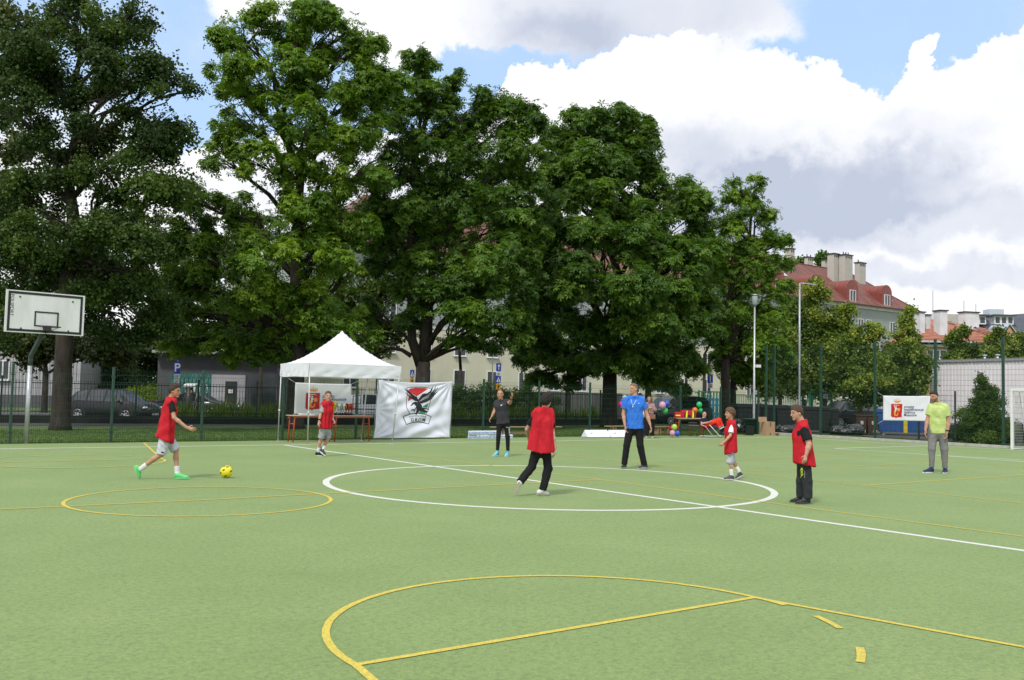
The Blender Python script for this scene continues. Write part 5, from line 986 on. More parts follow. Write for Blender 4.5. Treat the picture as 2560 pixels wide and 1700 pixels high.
# eagle banner
c4 = [on_v(945, 950, 14.2), on_v(1128.5, 954, 14.25), on_v(1124, 1094, 14.2), on_v(932, 1096, 14.0)]; o = (c4[2] + c4[3]) / 2; eb = thing('banner', 'large creased white banner with a black eagle beside the tent', 'banner', o); asp = (c4[1] - c4[0]).length / (c4[0] - c4[3]).length
def ew(u, v):
    s_ = 0
    for (cx, cy, ang, k, a) in ((0, 1, -.6, 26, .016), (1, 1, .75, 30, .018), (0, 0, .45, 24, .022), (1, 0, .2, 18, .010), (0, .5, -.5, 20, .012)):
        dx, dy = (u - cx) * 1.3, v - cy; rr_ = math.hypot(dx, dy) + .02; th_ = math.atan2(dy, dx); s_ += a * math.sin(th_ * k * .6 + ang * 9) * math.exp(-rr_ * 1.5) * min(1, rr_ * 5)
    s_ += .020 * math.sin((u * .9 - v * 1.5) * 17 + 2 * math.sin(u * 3)) * (1 - v) * min(1, 4 * u * (1 - u) + .2) + .012 * math.sin((u * 1.1 + v * .9) * 9)
    return s_ * 1.6 + .03, -.07 * math.sin(math.pi * u) * v ** 3
f = banner_surface(c4, ew); M_cotton = mat('cotton_banner', (.80, .81, .92), .85, .03, 3, .1, 20, trans=.1); sheet_from('sheet', f, M_cotton, eb, 90, 64, o)
X = lambda x, y=0: (x - 150 + (y - 95) * .09) / (1795 + (y - 95) * .06); Yy = lambda y: 1 - (y - 112) / 1400
P2 = lambda L: [(X(x, y), Yy(y)) for x, y in L]
M_ebk = mat('print_black', (.012, .013, .02), .6, .05)
drape('shield_line', f, M_ebk, eb, thick(P2([(880, 925), (830, 850), (800, 760), (815, 600), (830, 400), (832, 250), (950, 235), (1120, 228), (1280, 240), (1415, 265), (1400, 500), (1385, 640), (1360, 820), (1290, 925)]), .010, asp), o)
drape('red_field', f, M_bred, eb, [P2([(850, 330), (900, 275), (1050, 248), (1250, 255), (1330, 280), (1060, 470), (1000, 440), (900, 370)]), P2([(862, 470), (920, 490), (1000, 510), (855, 600)])], o, .005)
drape('green_field', f, M_bgr, eb, [P2([(1200, 745), (1350, 645), (1325, 765)]), P2([(1100, 905), (1140, 850), (1220, 840), (1290, 870), (1265, 920)])], o, .005)
feath = []
for (a, b, c, w) in (((1160, 560), (1390, 360), (1470, 200), .03), ((1180, 580), (1450, 380), (1535, 205), .03), ((1200, 590), (1480, 410), (1575, 240), .03), ((1200, 600), (1470, 450), (1585, 350), .028), ((1180, 610), (1430, 490), (1520, 410), .028), ((1170, 620), (1400, 530), (1480, 470), .026), ((1160, 635), (1350, 570), (1440, 530), .026), ((1150, 645), (1300, 600), (1380, 570), .024)): feath += thick(P2([a, b, c]), [w * 1.3, w, .004], asp)
for (a, b, c, w) in (((1060, 560), (900, 420), (755, 270), .026), ((1060, 540), (910, 400), (795, 265), .022), ((1060, 530), (930, 420), (830, 300), .022), ((1050, 580), (880, 470), (780, 380), .024)): feath += thick(P2([a, b, c]), [w * 1.4, w, .004], asp)
drape('eagle', f, M_ebk, eb, feath + [P2([(1010, 560), (1010, 470), (1060, 480), (1100, 560), (1190, 420), (1240, 400), (1350, 400), (1290, 560), (1180, 650), (1120, 650)]), P2([(930, 700), (960, 640), (1040, 600), (1110, 620), (1180, 700), (1200, 790), (1330, 870), (1290, 890), (1130, 850), (1100, 780), (1030, 720), (990, 670)]), P2([(1030, 700), (1100, 700), (1140, 790), (1110, 870), (1060, 920), (1030, 900), (1050, 820)]), P2([(900, 715), (935, 680), (975, 665), (950, 705), (925, 712), (908, 730)])] + thick(P2([(1040, 760), (1000, 820), (930, 820), (915, 845)]), .018, asp) + thick(P2([(1010, 820), (1000, 855), (960, 850)]), .014, asp) + thick(P2([(1060, 880), (1050, 930), (990, 900)]), .02, asp) + thick(P2([(1200, 780), (1360, 800)]), [.03, .012], asp) + thick(P2([(1220, 810), (1350, 860)]), [.03, .01], asp), o, .009)
drape('eagle_highlight', f, M_bwh, eb, thick(P2([(925, 680), (960, 630), (1040, 605), (1080, 625)]), .007, asp) + sum([thick(P2([(1130 + k * 48, 610 - k * 22), (1230 + k * 42, 500 - k * 26)]), .006, asp) for k in range(5)], []) + sum([thick(P2([(1240 + k * 22, 800 + k * 14), (1340, 830 + k * 12)]), .005, asp) for k in range(3)], []), o, .013)
drape('scroll', f, M_ebk, eb, thick(P2([(735, 985), (900, 925), (1080, 905), (1260, 930), (1420, 990), (1345, 1175), (1220, 1135), (1075, 1120), (930, 1140), (800, 1185), (735, 985)]), .014, asp), o)
drape_text('lettering', 'STOWARZYSZENIE', .040, f, M_ebk, eb, o, X(1082, 1000), Yy(988), asp, 1.0, .0, 'CENTER', bend=.9); drape_text('lettering', 'GROM', .088, f, M_ebk, eb, o, X(1085, 1100), Yy(1108), asp, 1.35, .0005, 'CENTER', bend=.12)
q = MB(); q.tube([c4[0] - o + Vector((0, .06, .02)), c4[3] - o + Vector((0, .06, -.03))], .012, 6); q.build('pole', M_tleg, eb); q = MB(); q.tube([c4[1] - o + Vector((.02, .03, .02)), c4[2] - o + Vector((.02, .03, -.03))], .012, 6); q.build('pole', M_tleg, eb)
# ================================================================== tables
M_orange = mat('orange_red_steel', (.50, .075, .028), .45, .08, 10); M_ply = mat('plywood', (.48, .33, .18), .6, .12, 5, stretch=(1, 6, 6)); M_plyw = mat('pale_tabletop', (.50, .44, .34), .5, .06, 5)
def school_table(label, c, L, D_, H_, rz, n=2, foot=False):
    t = thing('table', label, 'table', c, rz, 'orange-legged school tables'); q = MB(); q.box((0, 0, H_), (L, D_, .022), 0, .004); q.build('tabletop', M_plyw, t); q = MB(); q.box((0, -D_ / 2 + .05, H_ - .035), (L - .1, .03, .04)); q.box((0, D_ / 2 - .05, H_ - .035), (L - .1, .03, .04)); q.build('rail', M_orange, t)
    for s in (-1, 1):
        for y in (-1, 1): q = MB(); x = s * (L / 2 - .08); q.tube([(x, y * (D_ / 2 - .06), 0), (x - s * .03, y * (D_ / 2 - .06), H_ - .10), (x - s * .09, y * (D_ / 2 - .06), H_ - .02)], .021, 8); q.build('leg', M_orange, t)
        q = MB(); q.tube([(s * (L / 2 - .09), -D_ / 2 + .06, .55), (s * (L / 2 - .09), D_ / 2 - .06, .55)], .016, 6); q.build('crossbar', M_orange, t)
    return t
pL, pR = W(.70, 13.45), W(3.40, 13.40); half = (pR - pL) / 2; a1 = math.atan2(half.y, half.x); TB_H = .80
school_table('left orange-legged table under the tent, holding folded white cloths', pL + half * .5, half.length - .01, .5, TB_H, a1); school_table('right orange-legged table under the tent, holding the trophies', pL + half * 1.5, half.length - .01, .5, TB_H, a1)
q = MB(); rr = random.Random(3)
for i in range(7): q.box((i * .13 - .4, rr.uniform(-.05, .05), .012 + rr.uniform(0, .02)), (.2, .22, .025 + rr.uniform(0, .02)), rr.uniform(-.3, .3), .008)
o = q.build('folded_cloth', M_wht2 if 'M_wht2' in globals() else M_bwh); p_ = pL + half * .62; o.location = (p_.x, p_.y, TB_H + .02); o.rotation_euler = (0, 0, a1); tag(o, 'row of folded white cloths on the table under the tent', 'cloth')
M_gold = mat('trophy_gold', (.70, .58, .04), .22, .1, 20, metal=.8); M_silv = mat('trophy_silver', (.60, .62, .66), .2, .1, 20, metal=.85); M_brz = mat('trophy_bronze', (.42, .06, .03), .25, .15, 20, metal=.7)
def trophy(label, m_, px, h, dep):
    b = on_v(px, 1040, 13.42 + dep); t = thing('trophy', label, 'trophy', (b.x, b.y, TB_H + .011), 0, 'trophies on the tent table'); q = MB(); q.lathe((0, 0, 0), [(.045, 0), (.045, .05), (.038, .055)], 14); q.build('base', M_bk, t); q = MB(); q.lathe((0, 0, .056), [(.028, 0), (.012, .03), (.012, .06), (.03, .10), (.052, h - .16), (.062, h - .06), (.058, h - .057), (.045, h - .16), (.01, .12)], 16)
    q.build('cup', m_, t)
    q = MB()
    for s in (-1, 1): q.tube([(s * .03, 0, .17), (s * .075, 0, .2), (s * .08, 0, h - .1), (s * .062, 0, h - .03)], .005, 5)
    q.build('handle', m_, t); return t
for i, (px, m_, h, nm) in enumerate(((827, M_gold, .40, 'gold trophy cup half hidden by the boy under the tent'), (836, M_gold, .42, 'gold trophy cup in full view, left of the silver ones'), (847, M_silv, .38, 'leftmost of the silver trophy cups'), (852.5, M_silv, .36, 'middle one of the silver trophy cups'), (858.5, M_silv, .38, 'rightmost silver trophy cup, beside the bronze ones'), (865, M_brz, .37, 'leftmost of the bronze-red trophy cups'), (871.5, M_brz, .36, 'middle one of the bronze-red trophy cups'), (878, M_brz, .37, 'rightmost of the bronze-red trophy cups'))): trophy(nm, m_, px, h, .08 * (i % 2))
# ================================================================== first aid corner: table, bag, chair, balloons
tb = on_v(1715, 1093, 13.6); school_table('orange-legged table by the fence with the red first aid bag', Vector((tb.x, tb.y, 0)) + Vector((.15, .1, 0)), 1.22, .55, .74, .12)
ch0 = on_v(1735, 1093, 13.9); t = thing('school_chair', 'orange-framed school chair tucked under the first aid table', 'chair', (ch0.x, ch0.y, 0), .2); q = MB(); q.box((0, 0, .43), (.38, .36, .015), 0, .005); q.build('seat', M_ply, t)
for sx_ in (-1, 1):
    q = MB(); q.tube([(sx_ * .17, -.22, .02), (sx_ * .17, .2, .02)], .014, 6); q.tube([(sx_ * .17, .02, .02), (sx_ * .15, .0, .42)], .014, 6); q.build('leg', M_orange, t)
bg = on_v(1714, 1045, 13.65); t = thing('first_aid_bag', 'red first aid holdall with yellow reflective bands on the table', 'bag', (bg.x, bg.y, .752), .1); M_bagr = mat('bag_red_nylon', (.42, .012, .03), .6, .15, 8, .3, 20)
q = MB(); q.box((.10, 0, .16), (.62, .30, .32), 0, .09); q.box((-.32, 0, .12), (.30, .26, .24), 0, .06); q.build('bag_body', M_bagr, t); q = MB()
for x in (0.0, .27): q.box((x, -.004, .16), (.05, .315, .33), 0, .06)
q.box((-.36, -.133, .10), (.2, .012, .05)); q.build('reflective_band', mat('reflective_yellow', (.78, .72, .02), .4, .05), t); q = MB(); q.tube([(-.1, -.15, .05), (-.05, -.18, .3), (.15, -.1, .38), (.3, -.17, .28), (.34, -.16, .04)], .014, 6); q.box((.1, -.152, .07), (.16, .02, .12), 0, .01); q.build('strap', M_bk, t)
c0 = AT(1762, 1090, 38.4); t = thing('folding_chair', 'black folding recliner with silver tube frame holding the medic', 'chair', (c0.x, c0.y, 0)); q = MB()
def k3(x, y, d=0): return AT(x / 6.56 + 1700, y / 6.56 + 900, 38.4 + d) - Vector((c0.x, c0.y, 0))
for d in (-.28, .28):
    q.tube([k3(300, 1250, d), k3(330, 1245, d), k3(560, 1260, d), k3(660, 1255, d), k3(480, 1060, d)], .014, 6); q.tube([k3(340, 1060, d), k3(420, 1090, d), k3(500, 1200, d), k3(560, 1258, d)], .014, 6); q.tube([k3(640, 1250, d), k3(700, 1240, d)], .014, 6)
q.build('frame', M_tleg, t); q = MB(); q.add([k3(300, 960, -.27), k3(300, 960, .27), k3(400, 1130, .27), k3(400, 1130, -.27), k3(600, 1090, .27), k3(600, 1090, -.27), k3(680, 1215, .27), k3(680, 1215, -.27)], [(0, 1, 2, 3), (3, 2, 4, 5), (5, 4, 6, 7)]); sl_ = q.build('sling_seat', M_blk if 'M_blk' in globals() else M_bk, t); md = sl_.modifiers.new('t', 'SOLIDIFY'); md.thickness = .015
def balloon(label, px, py, Y, r, col, group, tie=None):
    m_ = mat('balloon_%s' % col[0], col[1], .28, .05, 4, spec=.6, trans=.25); c = AT(px, py, Y); o = MB(); o.ball((0, 0, 0), r, 22, (1, 1, 1.1)); o.lathe((0, 0, -r * 1.1 - .02), [(.014, 0), (.006, .015), (.02, .03)], 8); b = o.build('balloon', m_); b.location = c; tag(b, label, 'balloon', group); return b
BC = dict(pink=('pink', (.70, .40, .58)), blue=('blue', (.03, .12, .62)), green=('green', (.04, .55, .16)), orange=('orange', (.80, .20, .02)), red=('red', (.55, .01, .02)), lime=('lime', (.52, .70, .12)), magenta=('magenta', (.60, .02, .16)))
G1 = 'balloons tied to the fence'; 
for lb, x, y, r, cn in (('pink balloon on the fence right of the woman in plaid', 1656, 1013, .145, 'pink'), ('blue balloon behind the pink one on the fence', 1667, 1009, .12, 'blue'), ('green balloon under the pink one on the fence', 1663, 1027, .125, 'green'), ('upper green balloon above the first aid bag', 1748, 1012, .125, 'green'), ('lower green balloon above the first aid bag', 1751, 1026, .10, 'green'), ('orange balloon above the first aid bag', 1737, 1026, .125, 'orange'), ('magenta balloon peeping out left of the man in blue', 1553, 1011, .12, 'magenta'), ('blue balloon just left of the sleeve of the man in blue', 1557, 1003, .11, 'blue'), ('lime balloon at the left shoulder of the man in blue', 1562, 995, .10, 'lime')):
    Y = on_v(x, y, 14.2).y; balloon(lb, x, y, Y, r, BC[cn], G1)
G2 = 'balloons lying by the first aid table'
for lb, x, y, r, cn, d in (('pink balloon in the heap on the ground by the orange legs', 1681, 1083, .115, 'pink', 0), ('blue balloon in the heap on the ground by the orange legs', 1693.5, 1083.5, .11, 'blue', .02), ('lime balloon on top of the heap on the ground', 1686, 1068, .115, 'lime', .05), ('red balloon behind the lime one in the ground heap', 1679, 1071, .10, 'red', .2)): balloon(lb, x, y, 37.6 + d, r, BC[cn], G2)
# ================================================================== low benches, prism boards, water, ball
def bench(label, pa, pb_, h=.34):
    m_ = (pa + pb_) / 2; m_.z = 0; d = pb_ - pa; L = d.length; rz = math.atan2(d.y, d.x); t = thing('bench', label, 'bench', m_, rz, 'low gym benches along the fence'); q = MB(); q.box((0, 0, h), (L, .24, .03), 0, .005); q.build('seat', M_ply, t)
    for s in (-1, 1): q = MB(); q.box((s * L * .33, 0, h / 2 - .01), (.05, .20, h - .03)); q.box((s * L * .33 + .14, 0, h / 2 - .01), (.04, .20, h - .03)); q.box((s * L * .33 + .07, 0, h * .3), (.14, .03, .05)); q.build('leg', M_ply, t)
    q = MB(); q.box((0, 0, .12), (L * .7, .04, .08)); q.build('beam', M_ply, t)
bench('low gym bench behind the pointing man', on_v(1228, 1085, 15.3), on_v(1400, 1080, 15.3)); bench('low gym bench behind the white prism boards and the man in blue', on_v(1515, 1080, 15.6), on_v(1600, 1078, 15.6)); bench('low gym bench between the woman in plaid and the ground balloons', on_v(1635, 1083, 14.9), on_v(1673, 1083, 14.9))
M_prism = mat('prism_white', (.78, .79, .88), .5, .03, 3); 
def prism_board(label, x0, x1, yb=1094):
    a, b = GP(x0, yb), GP(x1, yb - .5); c = (a + b) / 2; d = b - a; L = d.length; rz = math.atan2(d.y, d.x); t = thing('prism_board', label, 'board', c, rz, 'white prism boards on the touchline'); w, hh = .40, .28; q = MB(); q.prism([(-w / 2, .02), (w / 2, .02), (0, hh)], (-L / 2, w / 2, 0), (0, 1, 0), (0, 0, 1), (L, 0, 0))
    q.build('panel', M_prism, t); n_ = Vector((0, -hh, -w / 2)).normalized(); sl2 = math.atan2(hh - .02, w / 2); x = text_mesh('lettering', 'FUNDAMENT.PL', .11, M_bnv, t, (-.12, w / 4 - .004, .12), rot=(sl2, 0, 0), ext=.002)
    q = MB(); q.prism([(-.2, .0), (-.12, .03), (-.12, .05), (-.24, .03)], (-.1, w / 4 - .008, .14), (1, 0, 0), (0, math.cos(sl2), math.sin(sl2)), (0, -.002, .001)); q.build('emblem', M_pst, t); return t
prism_board('left white prism board lying on the touchline', 1469, 1525); prism_board('right white prism board partly hidden by the legs of the man in blue', 1529, 1582)
M_pet = mat('water_bottles_plastic', (.30, .42, .66), .18, .5, 30, spec=.7, hue=(.62, .68, .76), detail=6); M_cap = mat('bottle_label_blue', (.06, .16, .55), .5, .4, 22, hue=(.4, .5, .7))
pk0 = None
def pack(loc, rz, label, rows=(6, 2)):
    t = thing('water_pack', label, 'water bottles', loc, rz, 'shrink-wrapped water packs'); 
    for lyr in range(1):
        for i in range(rows[0]):
            for j in range(rows[1]):
                q = MB(); q.lathe((i * .088 - .22, j * .088 - .044, 0), [(.040, 0), (.043, .02), (.043, .10), (.038, .12), (.043, .15), (.043, .19), (.03, .235), (.013, .262), (.014, .285)], 10); b = q.build('bottle', M_pet, t); q = MB(); q.lathe((i * .088 - .22, j * .088 - .044, .10), [(.0445, 0), (.0445, .07)], 10); q.build('bottle_label', M_cap, b)
    return t
first = None; rr = random.Random(8); k = 0
for lyr in range(2):
    for i in range(11 if lyr == 0 else 8):
        a = i / 10.5; p_ = on_v(1179 + (1278 - 1179) * a, 1097, 13.75); loc = Vector((p_.x + rr.uniform(-.01, .01), p_.y + rr.uniform(-.02, .02), .003 + lyr * .144)); nm = ('leftmost', 'second', 'third', 'fourth', 'fifth', 'sixth', 'seventh', 'eighth', 'ninth', 'tenth', 'eleventh')[i] + (' water pack from the left in the bottom row' if lyr == 0 else ' water pack from the left in the top row')
        if lyr and i == 0: loc = loc + Vector((.30, .2, 0)) * 0
        if first is None:
            first = pack(loc, TH - .1, nm); first.scale = (.5, .5, .5)
        else: c = copy_tree(first); place(c, loc, TH - .1 + rr.uniform(-.05, .05), nm)
# ball
M_ball = mat('ball_yellow', (.78, .68, .02), .35, .05, 6, spec=.5); bc = AT(566, 1178.6, 16.92); bc.z = .112
t = thing('football', 'yellow football with black patches on the turf', 'ball', (bc.x, bc.y, 0)); q = MB(); q.ball((0, 0, .112), .111, 28); q.build('ball', M_ball, t); q = MB()
rr = random.Random(4)
for (a, e) in ((-100, 20), (-60, 55), (-28, 8), (-135, -10), (-80, -38), (30, 20), (120, 30), (170, -20), (75, -20), (-170, 45), (-125, 62)):
    c = Vector((math.cos(R(a)) * math.cos(R(e)), math.sin(R(a)) * math.cos(R(e)), math.sin(R(e)))); x_ = c.cross(Vector((0, 0, 1))).normalized(); y_ = c.cross(x_); vs = []
    for kx in range(5):
        for ky in range(5): u_, v_ = (kx / 4 - .5) * .42, (ky / 4 - .5) * .26; sk = rr.uniform(-.02, .02); vs.append(Vector((0, 0, .112)) + (c + x_ * (u_ + v_ * .5) + y_ * (v_ + u_ * .2)).normalized() * .1125)
    q.add(vs, [(i * 5 + j, (i + 1) * 5 + j, (i + 1) * 5 + j + 1, i * 5 + j + 1) for i in range(4) for j in range(4)], True)
q.build('patch', M_bk, t)
# ================================================================== bins and rubbish by the corner
M_bin = mat('black_bin_plastic', (.012, .013, .015), .5, .15, 4, spec=.4); M_bag = mat('black_bag_plastic', (.012, .012, .013), .22, .2, 10, .8, 18, spec=.8); M_brown = mat('brown_bin_plastic', (.050, .022, .014), .5, .12, 5); M_bbl = mat('blue_bin_plastic', (.018, .07, .22), .5, .08, 4); M_grnb = mat('green_bin_plastic', (.020, .055, .035), .5, .12, 5)
def big_bin(name, label, px, Y, wd, ht, m_, rz, dp=1.0, group=None, stripe=False):
    b = ground_at(px, Y, -.05); t = thing(name, label, 'bin', b, rz, group); q = MB(); q.prism([(-wd * .44, .18), (wd * .44, .18), (wd * .5, ht * .85), (-wd * .5, ht * .85)], (0, -dp / 2, 0), (1, 0, 0), (0, 0, 1), (0, dp, 0)); q.build('container', m_, t); q = MB(); q.box((0, 0, ht * .88), (wd * 1.06, dp * 1.08, .07), 0, .02); q.box((0, .02, ht * .94), (wd, dp * .95, .12), 0, .04); q.build('lid', m_, t); q = MB()
    for i in range(int(wd / .22)): q.box((-wd * .42 + i * .22, -dp / 2 - .012, ht * .5), (.04, .03, ht * .6))
    q.build('rib', m_, t)
    for s in (-1, 1):
        for y in (-1, 1): q = MB(); c = Vector((s * wd * .38, y * dp * .38, .09)); q.tube([c - Vector((0, .03, 0)), c + Vector((0, .03, 0))], .085, 12); q.build('wheel', M_galv if stripe else M_tyre, t)
    if stripe: q = MB(); q.box((-.02, -dp / 2 - .03, ht * .40), (.17, .03, ht * .55)); q.build('yellow_stripe', mat('stripe_yellow', (.55, .42, .02), .5, .06), t)
    return t
GB = 'large black wheeled containers in the corner'
big_bin('black_bin', 'leftmost black wheeled container, behind the small boy', 1862, 46.5, 1.25, 1.42, M_bin, .25, group=GB); big_bin('black_bin', 'second black wheeled container, behind the cardboard box', 1915, 47.2, 1.2, 1.38, M_bin, .25, group=GB); big_bin('black_bin', 'third black container, left of the sturdy boy head', 1972, 47.0, 1.35, 1.38, M_bin, -.1, group=GB); big_bin('black_bin', 'fourth black container, right of the sturdy boy head', 2034, 46.4, 1.35, 1.36, M_bin, -.1, group=GB); big_bin('black_bin', 'narrow black container at the right end, in front of the estate car bonnet', 2077, 47.0, .62, 1.28, M_bin, -.15, 1.0, group=GB)
big_bin('blue_container', 'wide blue container with a yellow stripe behind the city banner', 2262, 46.3, 2.65, 1.30, M_bbl, -.30, 1.0, stripe=True)
for px, lb in ((2150, 'left brown bin with white stickers'), (2178, 'right brown bin with white stickers, beside the blue container')):
    b = ground_at(px, 45.6, -.05); t = thing('brown_bin', lb, 'bin', b, -.12, 'brown two-wheeled bins'); q = MB(); q.prism([(-.20, .08), (.20, .08), (.25, .92), (-.25, .92)], (0, -.3, 0), (1, 0, 0), (0, 0, 1), (0, .6, 0)); q.build('container', M_brown, t); q = MB(); q.box((0, 0, .96), (.54, .66, .06), 0, .02); q.build('lid', M_brown, t); q = MB(); q.box((.02, -.315, .62), (.13, .01, .17)); q.box((.1, -.312, .22), (.17, .01, .12)); q.build('sticker', mat('sticker_pale', (.42, .41, .42), .6, .3, 30), t)
    for s in (-1, 1): q = MB(); q.tube([(s * .2 - .02, .22, .1), (s * .2 + .02, .22, .1)], .1, 12); q.build('wheel', M_tyre, t)
b = ground_at(1879, 43.3, 0); t = thing('green_bin', 'open dark green bin beside the cardboard box', 'bin', b, .1); q = MB(); q.lathe((0, 0, 0), [(.27, 0), (.36, .62), (.40, .64), (.40, .70), (.37, .70), (.35, .6), (.2, .1)], 22); q.build('container', M_grnb, t); q = MB(); q.lathe((0, 0, .66), [(.41, 0), (.41, .03)], 22); q.build('rim', M_grnb, t)
def rubbish_bag(label, px, Y, r, sc=(1.1, .9, .8), z=0):
    b = ground_at(px, Y, z); bm = bmesh.new(); bmesh.ops.create_icosphere(bm, subdivisions=4, radius=r); rr = random.Random(px); ks = [Vector((rr.uniform(-1, 1), rr.uniform(-1, 1), rr.uniform(-1, 1))) * rr.uniform(12, 42) for _ in range(9)]; ph = [rr.uniform(0, 6) for _ in ks]
    for v in bm.verts:
        p = v.co.copy(); w = sum(abs(math.sin(p.dot(k_) + h_)) for k_, h_ in zip(ks, ph)) / 9 - .6; v.co = p * (1 + w * .55); v.co = Vector((v.co.x * sc[0], v.co.y * sc[1], max(-r * .6, v.co.z * sc[2]) + r * .6))
    me = bpy.data.meshes.new('rubbish_bag'); bm.to_mesh(me); bm.free(); me.materials.append(M_bag); me.polygons.foreach_set('use_smooth', [True] * len(me.polygons)); o = bpy.data.objects.new('rubbish_bag', me); C.objects.link(o); o.location = b; return tag(o, label, 'bag', 'full black rubbish bags by the corner')
for a in (('rubbish bag left of the green bin', 1849, 43.6, .40), ('second rubbish bag behind the folding recliner', 1838, 44.2, .42, (1.1, .9, 1)), ('rubbish bag right of the cardboard box', 1945, 43.8, .30), ('rubbish bag with creased plastic left of the sturdy boy', 1966, 43.4, .30, (1.4, .9, .8)), ('rubbish bag behind the sturdy boy head', 1988, 43.9, .32), ('leftmost rubbish bag under the black estate car', 2092, 44.6, .30, (1.3, 1, .8)), ('biggest rubbish bag in front of the brown bins', 2135, 44.3, .36, (1.3, 1, .85)), ('flat rubbish bag between the bigger ones', 2112, 44.0, .25, (1.3, 1, .6))): rubbish_bag(*a)
M_card = mat('cardboard', (.40, .26, .16), .85, .08, 3, .1, 20); b = GP(1918, 1088); t = thing('cardboard_box', 'tall open brown cardboard box with one flap up', 'box', b, .45); q = MB(); q.box((0, 0, .30), (.52, .42, .60)); q.build('box', M_card, t); q = MB(); q.box((-.35, -.1, .70), (.50, .008, .22), .1, rx=-.1); q.build('flap', M_card, t); q = MB(); q.box((0, -.212, .5), (.06, .006, .2)); q.box((-.0, -.212, .06), (.06, .006, .12)); q.build('tape', mat('brown_tape', (.16, .09, .05), .5, .1), t)
q = MB(); rr = random.Random(6)
for i in range(9): q.box((rr.uniform(-.2, .25), rr.uniform(-.1, .1), .03 + rr.uniform(0, .08)), (.16, .10, .03), rr.uniform(0, 3), rx=rr.uniform(-.5, .5), ry=rr.uniform(-.5, .5))
o = q.build('cardboard_scraps', M_card); o.location = GP(1936, 1088.5); tag(o, 'crumpled cardboard scraps at the foot of the tall box', 'cardboard')
b = GP(1872, 1088.5); t = thing('plastic_chair', 'tipped black plastic chair with thin legs by the green bin', 'chair', b, .2); q = MB(); q.box((.05, 0, .22), (.40, .03, .42), 0, .01, rx=.12, ry=.08); q.build('backrest', M_bin, t); q = MB(); q.box((.05, .2, .06), (.4, .38, .03), 0, .01); q.build('seat', M_bin, t)
for a_, b_ in (((-.16, 0, .42), (-.30, .0, .42)), ((-.30, 0, .42), (-.22, .02, .0)), ((-.22, .02, .01), (.0, .02, .01))): q = MB(); q.tube([a_, b_], .010, 6); q.build('leg', M_bk, t)
q = MB(); q.box((0, 0, .03), (2.0, .14, .06), -.45, .01); o = q.build('timber_edging', mat('weathered_timber', (.10, .05, .04), .9, .2, 5)); o.location = on_u(2275, 1092, 25.3); o.location.z = 0; tag(o, 'dark reddish plank lying in the grass under the blue container', 'plank')
# blue lattice (folded goals / carts) behind the light green gate
b = ground_at(1790, 58, -.1); t = thing('blue_rack', 'light blue metal rack behind the mesh fence left of the slender chestnut', 'rack', b, .3); M_lb = mat('light_blue_paint', (.04, .30, .48), .5, .15, 6); q = MB()
for z in (.25, .75, 1.25, 1.6): q.box((0, 0, z), (1.5, .05, .10)); q.box((0, .4, z), (1.5, .05, .10))
q.build('shelf_rail', M_lb, t); q = MB()
for x in (-.72, -.36, 0, .36, .72): q.box((x, 0, .85), (.05, .05, 1.7)); q.box((x, .4, .85), (.05, .05, 1.7))
q.build('upright', M_lb, t)
b = on_u(2388, 1050, 27.2); t = thing('mesh_gate', 'short grey mesh gate between the laurel hedge and the clad hall', 'gate', (b.x, b.y, 0), TH); q = MB(); wire_panel(q, Vector((0, .1, 0)), Vector((0, 1.5, 0)), .1, 1.95, .05, .2, .003, .004); q.build('mesh_panel', M_pst, t, recalc=False)
for y in (0, 1.6): q = MB(); q.box((0, y, 1.05), (.06, .06, 2.1), 0, .008); q.build('post', M_dark, t)
# yellow-green plants along the railing and grass blades (nobody could count these)
def plant_strip(name, label, segs, n, h, cols, w=.02, spread=.5, kind='stuff', cat='plants'):
    P = []
    for a, b in segs: k = int(n * (b - a).length); t = RNG.uniform(0, 1, k); d = (b - a); nn = np.array([-d.y, d.x, 0]) / max(d.length, .01); P.append(np.array(a)[None] + np.array(d)[None] * t[:, None] + nn * RNG.uniform(-spread, spread, k)[:, None])
    P = np.concatenate(P); k = len(P); hh = h * RNG.uniform(.5, 1.2, k) * (1 + .25 * np.sin(P[:, 0] * 2.3) * np.sin(P[:, 0] * .9 + 1)); d = unit(np.c_[RNG.normal(size=(k, 2)) * .28, np.ones(k)]); sd_ = unit(np.cross(d, RNG.normal(size=(k, 3)))) * (w * RNG.uniform(.6, 1.4, k))[:, None]
    V = np.empty((k, 4, 3)); V[:, 0] = P; V[:, 1] = P + d * hh[:, None] * .55 + sd_; V[:, 2] = P + d * hh[:, None] + np.c_[RNG.normal(size=(k, 2)) * .12, np.zeros(k)] * hh[:, None]; V[:, 3] = P + d * hh[:, None] * .55 - sd_
    c = np.array(cols[0]) + (np.array(cols[1]) - np.array(cols[0])) * RNG.uniform(0, 1, k)[:, None]; o = np_mesh(name, V.reshape(-1, 3), np.arange(k * 4).reshape(-1, 4), M_leaf2, None, np.repeat(c, 4, axis=0)); return tag(o, label, cat, kind=kind)
up = Vector((0, 0, .02)); RP = rail_pts
off = Vector((-.2, .9, 0))
plant_strip('daylily_border', 'bright yellow-green leafy border along the railing', [(ground_at(420, 43, -.02), ground_at(700, 44.5, -.02)), (ground_at(1120, 48, -.02), ground_at(1500, 54, -.02)), (ground_at(690, 44.6, -.02), ground_at(760, 45, -.02))], 150, .95, [(.06, .13, .012), (.24, .32, .03)], .028, .7)
def grass_area(u0, u1, v0, v1, n, h):
    k = n; U = RNG.uniform(u0, u1, k); Vv = RNG.uniform(v0, v1, k); P = np.stack([OX + U * CU - Vv * SU, OY + U * SU + Vv * CU, np.full(k, -.02)], 1); return P, h
k = 90000; parts_ = [grass_area(-16, 24, 14.5, 23, 70000, .05), grass_area(24.7, 28, -8, 14.5, 24000, .07), grass_area(-14, 24, 14.45, 14.9, 9000, .09)]
